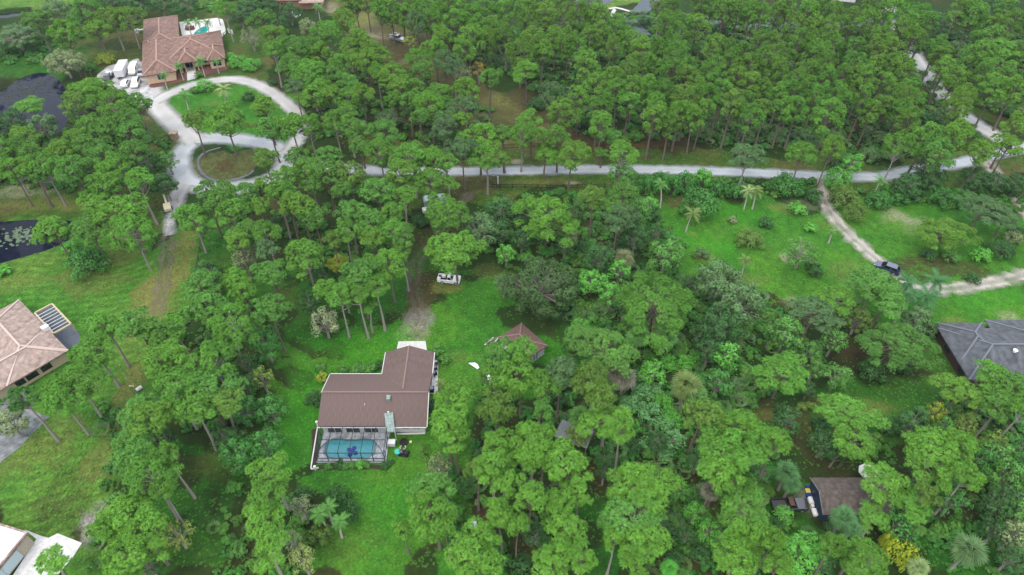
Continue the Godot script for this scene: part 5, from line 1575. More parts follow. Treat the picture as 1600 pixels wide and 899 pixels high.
func box_part(t: Node3D, called: String, lo: Vector3, hi: Vector3, mat: Material, bevel := 0.04) -> void:
	var b := MB.new()
	b.prism([Vector2(lo.x, lo.y), Vector2(hi.x, lo.y), Vector2(hi.x, hi.y), Vector2(lo.x, hi.y)], (hi.z - lo.z) / 2, bevel, Transform3D(Basis.IDENTITY, Vector3(0, 0, (lo.z + hi.z) / 2)))
	part(called, b.mesh(), mat, t)

func vehicles() -> void:
	var navy := paint(0.010, 0.016, 0.045)
	var steel := paint(0.030, 0.040, 0.070)
	var white := paint(0.46, 0.46, 0.47)
	var black := paint(0.018, 0.019, 0.022)
	var grey := paint(0.20, 0.21, 0.23)
	car("dark_blue_car", "dark blue car stopped on the pale sandy drive", Vector3(77.18, 0.00, -103.95), deg_to_rad(145.0), navy, steel, 5.0, 1.95, 1.62)
	pickup("black_pickup", "black pickup with a rusty brown cab roof beside the cottage", Vector3(41.47, 0.00, -51.06), deg_to_rad(2.0), black, surf(0.095, 0.045, 0.034, 0.7, M.fine, 1.0), surf(0.04, 0.04, 0.045, 0.9), 5.3)
	var wp := pickup("white_pickup", "white pickup with a loaded dark bed beneath the wide pine", Vector3(-12.70, 0.00, -100.50), deg_to_rad(-8.0), white, white, M.black, 4.6)
	box_part(wp, "cargo_box", Vector3(-1.5, 0.74, -0.6), Vector3(-0.7, 1.25, -0.1), white)
	box_part(wp, "cargo_box", Vector3(-2.3, 0.74, 0.0), Vector3(-1.7, 1.1, 0.6), M.trim)
	box_part(wp, "toolbox", Vector3(-0.65, 0.9, -0.7), Vector3(-0.4, 1.3, 0.7), M.black)
	var gp := pickup("grey_pickup", "grey pickup with a white rack parked on brown ground among far pines", Vector3(-36.65, 0.00, -213.49), deg_to_rad(-32.0), grey, grey, M.black, 5.6)
	for s in [-0.8, 0.8]:
		var b := MB.new()
		b.bar(Vector3(-2.6, 1.75, s), Vector3(0.2, 1.9, s), 0.16, 0.12)
		part("rack_rail", b.mesh(), M.trim, gp)
		for q in [-2.5, -1.0]:
			var p := MB.new()
			p.bar(Vector3(q, 1.15, s), Vector3(q, 1.75, s), 0.07, 0.07)
			part("rack_post", p.mesh(), M.trim, gp)
	# on the parking pad of the villa
	var turn := deg_to_rad(-80.0)
	var bt := thing("box_trailer", "long white box trailer on the villa's parking pad", "trailer", Vector3(-115.60, 0.00, -190.59), turn)
	box_part(bt, "box", Vector3(-3.6, 0.6, -1.25), Vector3(3.6, 2.7, 1.25), white, 0.06)
	box_part(bt, "hitch", Vector3(3.6, 0.55, -0.12), Vector3(4.9, 0.72, 0.12), M.dark_frame, 0.02)
	wheels(bt, [Vector2(-0.5, 1.12), Vector2(0.5, 1.12), Vector2(-0.5, -1.12), Vector2(0.5, -1.12)], 0.34)
	var vn := thing("white_van", "white van with a dark windscreen between the box trailer and the villa", "van", Vector3(-112.69, 0.00, -191.41), turn)
	var b := MB.new()
	b.prism([Vector2(-2.6, 0.4), Vector2(2.5, 0.36), Vector2(2.65, 0.6), Vector2(2.6, 1.05), Vector2(1.9, 1.25), Vector2(1.0, 2.2), Vector2(-2.55, 2.25), Vector2(-2.65, 0.8)], 1.0, 0.12)
	part("body", b.mesh(), white, vn)
	glazing(vn, [Vector3(1.86, 1.32, -0.82), Vector3(1.86, 1.32, 0.82), Vector3(1.1, 2.13, 0.74), Vector3(1.1, 2.13, -0.74)], "windscreen")
	for s in [-1, 1]:
		glazing(vn, [Vector3(1.5, 1.3, s * 1.0), Vector3(0.4, 1.3, s * 1.0), Vector3(0.4, 1.95, s * 1.0), Vector3(1.0, 1.95, s * 1.0)], "side_window")
	wheels(vn, [Vector2(1.7, 0.9), Vector2(1.7, -0.9), Vector2(-1.6, 0.9), Vector2(-1.6, -0.9)])
	lamps(vn, 2.6, 0.8, 0.75, M.lamp, "headlight")
	car("white_car", "white car with a wide dark rear window, left of the two white cars", Vector3(-111.93, 0.00, -183.44), turn + PI, white, white, 4.6, 1.9, 1.5)
	car("white_suv", "tall white car nearest the villa's front corner", Vector3(-108.96, 0.00, -183.44), turn, white, white, 4.9, 2.0, 1.8)
	car("grey_car", "small grey car squeezed between the white van and the villa", Vector3(-109.85, 0.00, -189.78), turn, grey, grey, 3.9, 1.7, 1.5)
	var ft := thing("flat_trailer", "grey flat trailer loaded with machinery at the left of the parking pad", "trailer", Vector3(-118.61, 0.00, -187.37), turn)
	box_part(ft, "bed", Vector3(-2.6, 0.5, -1.1), Vector3(2.4, 0.72, 1.1), M.dark_frame)
	box_part(ft, "hitch", Vector3(2.4, 0.5, -0.1), Vector3(3.6, 0.66, 0.1), M.dark_frame, 0.02)
	box_part(ft, "front_board", Vector3(2.2, 0.72, -1.05), Vector3(2.35, 1.4, 1.05), M.metal_roof)
	wheels(ft, [Vector2(-0.4, 1.15), Vector2(-0.4, -1.15)], 0.36)
	var tk := thing("machine", "grey engine block with a white hood riding on the flat trailer", "machine", Vector3(-118.61, 0.00, -187.37) + Vector3(0, 0.73, 0), turn)
	box_part(tk, "engine", Vector3(-0.2, 0.0, -0.7), Vector3(1.6, 1.0, 0.7), M.metal_roof, 0.1)
	box_part(tk, "hood", Vector3(-2.0, 0.0, -0.9), Vector3(-0.4, 0.7, 0.8), white, 0.1)
	var tb := MB.new()
	tb.tube([Vector3(-2.0, 0.5, -0.5), Vector3(-0.2, 0.9, -0.6), Vector3(1.6, 0.6, 0.2)], [0.09, 0.09, 0.09], 8)
	part("pipe", tb.mesh(), M.dark_frame, tk)
	for k in 2:
		var d := thing("blue_drum", ["blue drum beside the long white box trailer, farther from the house front", "blue drum just in front of the other, beside the box trailer"][k], "drum", Vector3(-116.28, 0.00, -195.56) + Vector3(k * 0.5, 0, k * 1.1))
		var q := MB.new()
		q.tube([Vector3.ZERO, Vector3(0, 0.05, 0), Vector3(0, 0.9, 0), Vector3(0, 0.95, 0)], [0.45, 0.5, 0.5, 0.42], 14)
		part("body", q.mesh(), M.tarp, d)
		var li := MB.new()
		li.tube([Vector3(0, 0.95, 0), Vector3(0, 1.0, 0)], [0.3, 0.28], 12)
		part("lid", li.mesh(), M.tarp, d)
	var cv := thing("caravan", "pale blue-grey caravan half hidden under pines left of the brown track", "caravan", Vector3(-17.45, 0.00, -125.68), deg_to_rad(12.0))
	var pale := paint(0.17, 0.21, 0.24)
	var cb := MB.new()
	cb.prism([Vector2(-2.7, 0.5), Vector2(2.4, 0.5), Vector2(2.7, 1.0), Vector2(2.4, 2.3), Vector2(2.1, 2.5), Vector2(-2.4, 2.5), Vector2(-2.7, 2.2)], 1.15, 0.12)
	part("body", cb.mesh(), pale, cv)
	for s in [-1, 1]:
		glazing(cv, [Vector3(-1.6, 1.3, s * 1.15), Vector3(-0.4, 1.3, s * 1.15), Vector3(-0.4, 2.0, s * 1.15), Vector3(-1.6, 2.0, s * 1.15)], "side_window")
	box_part(cv, "roof_hatch", Vector3(-0.4, 2.5, -0.35), Vector3(0.4, 2.66, 0.35), M.white)
	wheels(cv, [Vector2(0.1, 1.05), Vector2(0.1, -1.05)], 0.34)
	var ut := thing("tarp_bundle", "pale bundle under a sheet left of the blue-grey caravan", "bundle", Vector3(-19.33, 0.00, -123.76), 0.4)
	box_part(ut, "sheet", Vector3(-1.0, 0.0, -0.7), Vector3(0.9, 0.9, 0.7), M.trim, 0.3)


# ---------------------------------------------------------------- plants
func tone_of(spread: float) -> Color:
	var k := rng.randf_range(1.0 - spread, 1.0)
	return Color(k * rng.randf_range(0.88, 1.0), k, k * rng.randf_range(0.84, 1.0))

func needle_tuft(b: MB, at: Vector3, axis: Vector3, size: float, count: int) -> void:
	# the brush of long needles at a twig's end
	var s := axis.cross(Vector3(0.3, 0.1, 0.9)).normalized()
	var t := axis.cross(s)
	for k in count:
		var a := TAU * (k + rng.randf()) / count
		var open := rng.randf_range(0.35, 1.45)
		var d := (axis * cos(open) + (s * cos(a) + t * sin(a)) * sin(open))
		var tip := at + d * size * rng.randf_range(0.75, 1.15)
		var w := d.cross(Vector3(rng.randf() - 0.5, rng.randf() - 0.5, rng.randf() - 0.5)).normalized() * size * 0.115
		b.tri_n(at - w, at + w, tip, (axis * 0.75 + d * 0.45).normalized())

func pine_tree(r: float, high: float, seed_: int, depth := 0.0, fill := 1.0) -> Array:
	# slash pine: bare trunk, arms that rise to a billowing head of needle clumps; returns [crown, trunk]
	rng.seed = seed_
	var crown := MB.new()
	var wood := MB.new()
	var dome := depth if depth > 0.0 else minf(r * 0.85, high * 0.36)
	var base_y := high - dome * 1.15
	var lean := Vector3(rng.randf_range(-0.5, 0.5), 0, rng.randf_range(-0.5, 0.5))
	var trunk := []
	var radii := []
	var r0 := 0.13 + high * 0.0085
	for k in 7:
		var u := k / 6.0
		trunk.append(Vector3(lean.x * u * u + sin(u * 5.0 + seed_) * 0.10, u * (high - 0.7), lean.z * u * u + cos(u * 4.0 + seed_) * 0.10))
		radii.append(lerpf(r0, r0 * 0.28, u) * (1.25 if k == 0 else 1.0))
	wood.tube(trunk, radii, 7)
	var n := clampi(int(8 + r * r * 1.05), 10, 58)
	var thick := 0.95 if depth > 0.0 else 0.74
	var squash := Vector2(rng.randf_range(0.86, 1.1), rng.randf_range(0.86, 1.1))
	var clumps := []
	for i in n:
		var f := (i + 0.5) / n
		var phi := acos(clampf(1.0 - f * 1.12, -1.0, 1.0)) + rng.randf_range(-0.12, 0.12)
		var az := i * 2.39996 + rng.randf_range(-0.35, 0.35)
		var reach := rng.randf_range(0.74, 1.04) * (1.0 + 0.20 * sin(az * 2.0 + seed_) + 0.14 * sin(az * 3.0 + seed_ * 2.0))
		var p := Vector3(sin(phi) * cos(az) * r * squash.x * reach, base_y + cos(phi) * dome * rng.randf_range(0.8, 1.08) + dome * 0.12, sin(phi) * sin(az) * r * squash.y * reach) + lean
		clumps.append([p, r * 1.22 / sqrt(n) * rng.randf_range(0.75, 1.25)])
	for i in int(n * 0.45):
		var az := rng.randf() * TAU
		var d := rng.randf_range(0.25, 0.8) * r
		clumps.append([Vector3(cos(az) * d, base_y - rng.randf_range(0.0, 0.55) * dome, sin(az) * d) + lean, r * rng.randf_range(0.7, 1.0) / sqrt(n)])
	for c in clumps:
		var p: Vector3 = c[0]
		var rc: float = c[1]
		var from_y: float = clampf(p.y - rng.randf_range(0.15, 0.35) * high * 0.5 - 0.1 * Vector2(p.x, p.z).length(), high * 0.4, high - 1.0)
		var u := from_y / (high - 0.7)
		var root := Vector3(lean.x * u * u, from_y, lean.z * u * u)
		var mid := root.lerp(p, 0.5) - Vector3(0, 0.12 * root.distance_to(p), 0)
		wood.tube([root, mid, p - Vector3(0, rc * 0.25, 0)], [r0 * 0.42, r0 * 0.28, r0 * 0.12], 4, false)
		for k in 3:
			var q := p + Vector3(rng.randf_range(-1, 1), rng.randf_range(-0.1, 0.4), rng.randf_range(-1, 1)) * rc * 0.75
			wood.tube([mid.lerp(p, 0.6), q], [r0 * 0.16, r0 * 0.06], 3, false)
		var clump_tone := rng.randf_range(0.80, 1.0)
		var tufts := int(52.0 * rc * rc * fill + 10)
		for k in tufts:
			var d := Vector3(rng.randfn(0, 1), rng.randfn(0.55, 0.9), rng.randfn(0, 1)).normalized()
			if d.y < -0.45:
				d.y = -d.y
			var at := p + Vector3(d.x, d.y * thick, d.z) * rc * rng.randf_range(0.70, 1.0 + 0.28 * rng.randf() * rng.randf())
			var away := (at - Vector3(0, base_y - dome * 0.4, 0) - lean).normalized()
			crown.col = tone_of(0.34) * clump_tone
			crown.col.a = 1.0
			needle_tuft(crown, at, (d * 0.55 + Vector3.UP * 0.55 + away * 0.45).normalized(), rng.randf_range(0.30, 0.46), 14)
	return [crown.mesh(), wood.mesh()]

func leaf_lobe(b: MB, p: Vector3, rc: float, count: int, size: float, heart: Vector3) -> void:
	var lobe_tone := rng.randf_range(0.78, 1.0)
	for k in count:
		var d := Vector3(rng.randfn(0, 1), rng.randfn(0.35, 1), rng.randfn(0, 1)).normalized()
		var at := p + Vector3(d.x, d.y * 0.8, d.z) * rc * sqrt(rng.randf_range(0.45, 1.1))
		var nn := (d * 0.7 + (at - heart).normalized() * 0.4 + Vector3(rng.randfn(0, 0.35), rng.randfn(0.25, 0.35), rng.randfn(0, 0.35))).normalized()
		var s := nn.cross(Vector3(rng.randf() - 0.5, rng.randf() - 0.5, rng.randf() - 0.5)).normalized()
		var t := nn.cross(s)
		var l := size * rng.randf_range(0.7, 1.3)
		b.col = tone_of(0.26) * lobe_tone
		b.col.a = 1.0
		var soft := (nn * 0.8 + d * 0.4).normalized()
		b.tri_n(at - s * l, at + t * l * 0.5, at + s * l, soft)
		b.tri_n(at - s * l, at + s * l, at - t * l * 0.5, soft)

func leafy_tree(r: float, high: float, seed_: int, density := 1.0, leaf := 0.27, bare := 0.0) -> Array:
	# broadleaf: spreading limbs under a heap of leafy lobes; returns [crown, trunk]
	rng.seed = seed_
	var crown := MB.new()
	var wood := MB.new()
	var cy := high * 0.60
	var ry := high * 0.40
	var heart := Vector3(0, cy, 0)
	var n := clampi(int(14 + r * r * 1.1), 14, 64)
	var r0 := 0.12 + r * 0.035
	wood.tube([Vector3.ZERO, Vector3(0.1, high * 0.25, 0.05), Vector3(-0.05, high * 0.5, 0.1), Vector3(0.1, high * 0.85, 0)], [r0 * 1.3, r0, r0 * 0.7, r0 * 0.2], 7)
	for i in n:
		var f := (i + 0.5) / n
		var phi := acos(1.0 - f * 1.55)
		var az := i * 2.39996 + rng.randf_range(-0.4, 0.4)
		var reach := rng.randf_range(0.62, 1.0)
		var p := heart + Vector3(sin(phi) * cos(az) * r * reach, cos(phi) * ry * rng.randf_range(0.7, 1.0), sin(phi) * sin(az) * r * reach)
		var rc := r * 1.45 / sqrt(n) * rng.randf_range(0.65, 1.25)
		var root := Vector3(0, high * rng.randf_range(0.2, 0.5), 0)
		wood.tube([root, root.lerp(p, 0.55) + Vector3(0, 0.2, 0), p], [r0 * 0.5, r0 * 0.28, r0 * 0.10], 4, false)
		for k in 2:
			wood.tube([root.lerp(p, 0.7), p + Vector3(rng.randf_range(-1, 1), rng.randf_range(-0.3, 0.8), rng.randf_range(-1, 1)) * rc], [r0 * 0.14, r0 * 0.04], 3, false)
		if rng.randf() < bare:
			continue
		leaf_lobe(crown, p, rc, int(80.0 * rc * rc * density + 14), leaf, heart)
	return [crown.mesh(), wood.mesh()]

func bush(r: float, high: float, seed_: int, leaf := 0.20) -> Array:
	rng.seed = seed_
	var b := MB.new()
	var wood := MB.new()
	var n := clampi(int(9 + r * r * 2.6), 10, 34)
	for i in n:
		var f := (i + 0.5) / n
		var phi := acos(1.0 - f * 1.1)
		var az := i * 2.39996 + rng.randf_range(-0.5, 0.5)
		var reach := rng.randf_range(0.6, 0.92)
		var p := Vector3(sin(phi) * cos(az) * r * reach, maxf(0.25, high * 0.28 + cos(phi) * high * 0.6 * rng.randf_range(0.75, 1.05)), sin(phi) * sin(az) * r * reach)
		wood.tube([Vector3(0, 0, 0), p * 0.55, p], [0.05, 0.035, 0.015], 4, false)
		leaf_lobe(b, p, minf(r, high) * 1.5 / sqrt(n) * rng.randf_range(0.7, 1.2), int(34 + 70 * r * r / n), leaf, Vector3(0, high * 0.3, 0))
	return [b.mesh(), wood.mesh()]

func feather_frond(seed_: int, long: float) -> ArrayMesh:
	# one arching palm frond, leaflets on both sides of its rib; it starts along +x
	rng.seed = seed_
	var b := MB.new()
	var spine := []
	for k in 9:
		var u := k / 8.0
		spine.append(Vector3(long * (u - 0.18 * u * u), long * (0.42 * u - 0.72 * u * u), 0))
	b.col = Color(0.95, 0.95, 0.8)
	b.tube(spine, [0.045, 0.04, 0.036, 0.032, 0.028, 0.022, 0.018, 0.012, 0.006], 4, false)
	for k in 26:
		var u := 0.14 + 0.84 * k / 25.0
		var p := Vector3(long * (u - 0.18 * u * u), long * (0.42 * u - 0.72 * u * u), 0)
		var l := long * 0.30 * sin(PI * clampf(u * 0.86 + 0.12, 0, 1)) * rng.randf_range(0.85, 1.1)
		for s in [-1.0, 1.0]:
			b.col = tone_of(0.3)
			var tip := p + Vector3(l * 0.55, -l * 0.32 * rng.randf_range(0.5, 1.4), s * l * 0.85)
			var w := Vector3(0.05, 0.0, 0)
			var nn := Vector3(rng.randf_range(-0.4, 0.4), 1, s * 0.45 + rng.randf_range(-0.3, 0.3)).normalized()
			b.tri_n(p - w, p + w, tip, nn)
	return b.mesh()

func fan_leaf(seed_: int, size: float, droop: float) -> ArrayMesh:
	# fan of a cabbage palm on its stalk, which starts along +x
	rng.seed = seed_
	var b := MB.new()
	b.col = Color(0.9, 0.9, 0.75)
	var hub := Vector3(size * 0.55, size * 0.16 * (1.0 - droop), 0)
	b.tube([Vector3.ZERO, hub * 0.55 + Vector3(0, 0.06, 0), hub], [0.03, 0.025, 0.02], 4, false)
	for k in 17:
		var a := lerpf(-2.0, 2.0, k / 16.0)
		var l := size * (0.95 - 0.10 * absf(a)) * rng.randf_range(0.88, 1.06)
		var d := Vector3(cos(a), -0.16 - 0.28 * droop + 0.1 * cos(a), sin(a)).normalized()
		var w := Vector3(-sin(a), rng.randf_range(-0.5, 0.5), cos(a)) * size * 0.065
		var mid := hub + d * l * 0.55
		var tip := hub + d * l + Vector3(0, -size * 0.32 * rng.randf_range(0.7, 1.5), 0)
		b.col = tone_of(0.34)
		var tilt := Vector3(rng.randf_range(-0.5, 0.5), 1, rng.randf_range(-0.5, 0.5)).normalized()
		b.tri_n(hub, mid - w, mid + w, tilt)
		b.tri_n(mid - w, tip, mid + w, (tilt + Vector3(d.x, 0, d.z) * 0.5).normalized())
	return b.mesh()

func plant(called: String, label: String, cat: String, group: String, at: Vector3, turn: float, size: Vector3, meshes: Array, crown_mat: Material, wood_mat: Material, crown_name := "crown", wood_name := "trunk") -> void:
	var t := thing(called, label, cat, at, turn, group)
	t.scale = size
	part(crown_name, meshes[0], crown_mat, t)
	part(wood_name, meshes[1], wood_mat, t)

func nearest_form(forms: Array, r: float, k: int) -> Array:
	# forms: [radius, [meshes ...]]; the form whose own radius is closest, one of its individuals
	var best: Array = forms[0]
	for f in forms:
		if absf(log(f[0] / r)) < absf(log(best[0] / r)):
			best = f
	return [best[0], best[1], best[2][k % best[2].size()]]

func grow_forms() -> void:
	W.pines = []
	var s := 100
	for f in [[1.9, 12.5, 4], [2.6, 13.0, 7], [3.4, 13.0, 8], [4.4, 13.0, 6], [5.6, 13.0, 3], [7.6, 12.5, 2]]:
		var kinds := []
		for k in f[2]:
			s += 1
			kinds.append(pine_tree(f[0], f[1], s, 0.0, 1.0 if f[0] > 2.3 else 1.3))
		W.pines.append([f[0], f[1], kinds])
	W.tall = []                                                              # long narrow heads inside the woods
	for f in [[1.9, 14.0, 5], [2.5, 14.0, 6], [3.3, 14.0, 5]]:
		var kinds := []
		for k in f[2]:
			s += 1
			kinds.append(pine_tree(f[0], f[1], s, f[0] * 1.45, 1.0))
		W.tall.append([f[0], f[1], kinds])
	W.oaks = []
	for f in [[2.0, 6.0, 3], [3.0, 7.0, 4], [4.2, 8.0, 3], [6.5, 10.0, 2]]:
		var kinds := []
		for k in f[2]:
			s += 1
			kinds.append(leafy_tree(f[0], f[1], s, 1.0, 0.19 if f[0] < 2.5 else 0.23))
		W.oaks.append([f[0], f[1], kinds])
	W.loose = []
	for f in [[2.0, 6.5, 2], [3.2, 7.5, 2]]:
		var kinds := []
		for k in f[2]:
			s += 1
			kinds.append(leafy_tree(f[0], f[1], s, 0.55, 0.20, 0.12))
		W.loose.append([f[0], f[1], kinds])
	W.bushes = []
	for f in [[0.7, 1.0, 3], [1.3, 1.8, 4], [2.2, 2.8, 4], [3.4, 4.2, 3]]:
		var kinds := []
		for k in f[2]:
			s += 1
			kinds.append(bush(f[0], f[1], s, 0.14 if f[0] < 1.0 else 0.19))
		W.bushes.append([f[0], f[1], kinds])
	W.feathers = [feather_frond(1, 2.6), feather_frond(2, 2.9), feather_frond(3, 2.3)]
	W.fans = [fan_leaf(4, 1.25, 0.0), fan_leaf(5, 1.2, 0.6), fan_leaf(6, 1.1, 1.3)]

func palm(label: String, at: Vector3, high: float, r: float, tone: String, seed_: int) -> void:
	rng.seed = seed_
	var t := thing("coconut_palm", label, "palm", at, rng.randf() * TAU, "feather palms around the houses")
	var lean := Vector3(rng.randf_range(-0.12, 0.2) * high, 0, rng.randf_range(-0.1, 0.1) * high)
	var top := Vector3(0, high, 0) + lean
	var wood := MB.new()
	wood.tube([Vector3.ZERO, Vector3(0, high * 0.35, 0) + lean * 0.12, Vector3(0, high * 0.7, 0) + lean * 0.5, top], [0.20, 0.15, 0.13, 0.12], 8)
	part("trunk", wood.mesh(), M.palm_bark, t)
	var n := 15
	for k in n:
		var f := part("frond", W.feathers[k % 3], M.frond[tone], t)
		var pitch := lerpf(0.75, -0.75, float(k) / n) + rng.randf_range(-0.15, 0.15)
		f.transform = Transform3D(Basis(Vector3.UP, k * 2.4 + rng.randf() * 0.4) * Basis(Vector3.BACK, pitch), top).scaled_local(Vector3.ONE * r / 2.3 * rng.randf_range(0.85, 1.1))

func fan_palm(label: String, at: Vector3, high: float, r: float, tone: String, seed_: int) -> void:
	rng.seed = seed_
	var t := thing("cabbage_palm", label, "palm", at, rng.randf() * TAU, "fan palms in the thickets")
	var wood := MB.new()
	wood.tube([Vector3.ZERO, Vector3(0.05, high * 0.5, 0), Vector3(0, high, 0)], [0.24, 0.2, 0.2], 8)
	part("trunk", wood.mesh(), M.grey_bark, t)
	var n := 42
	for k in n:
		var old := k > n - 7
		var f := part("fan_leaf", W.fans[2 if old else k % 2], M.frond["dead" if old and tone != "b" else tone], t)
		var pitch := lerpf(1.35, -0.8, pow(float(k) / n, 0.9)) + rng.randf_range(-0.2, 0.2)
		f.transform = Transform3D(Basis(Vector3.UP, k * 2.4 + rng.randf() * 0.5) * Basis(Vector3.BACK, pitch), Vector3(0, high, 0)).scaled_local(Vector3.ONE * r / 1.6 * rng.randf_range(0.85, 1.1))


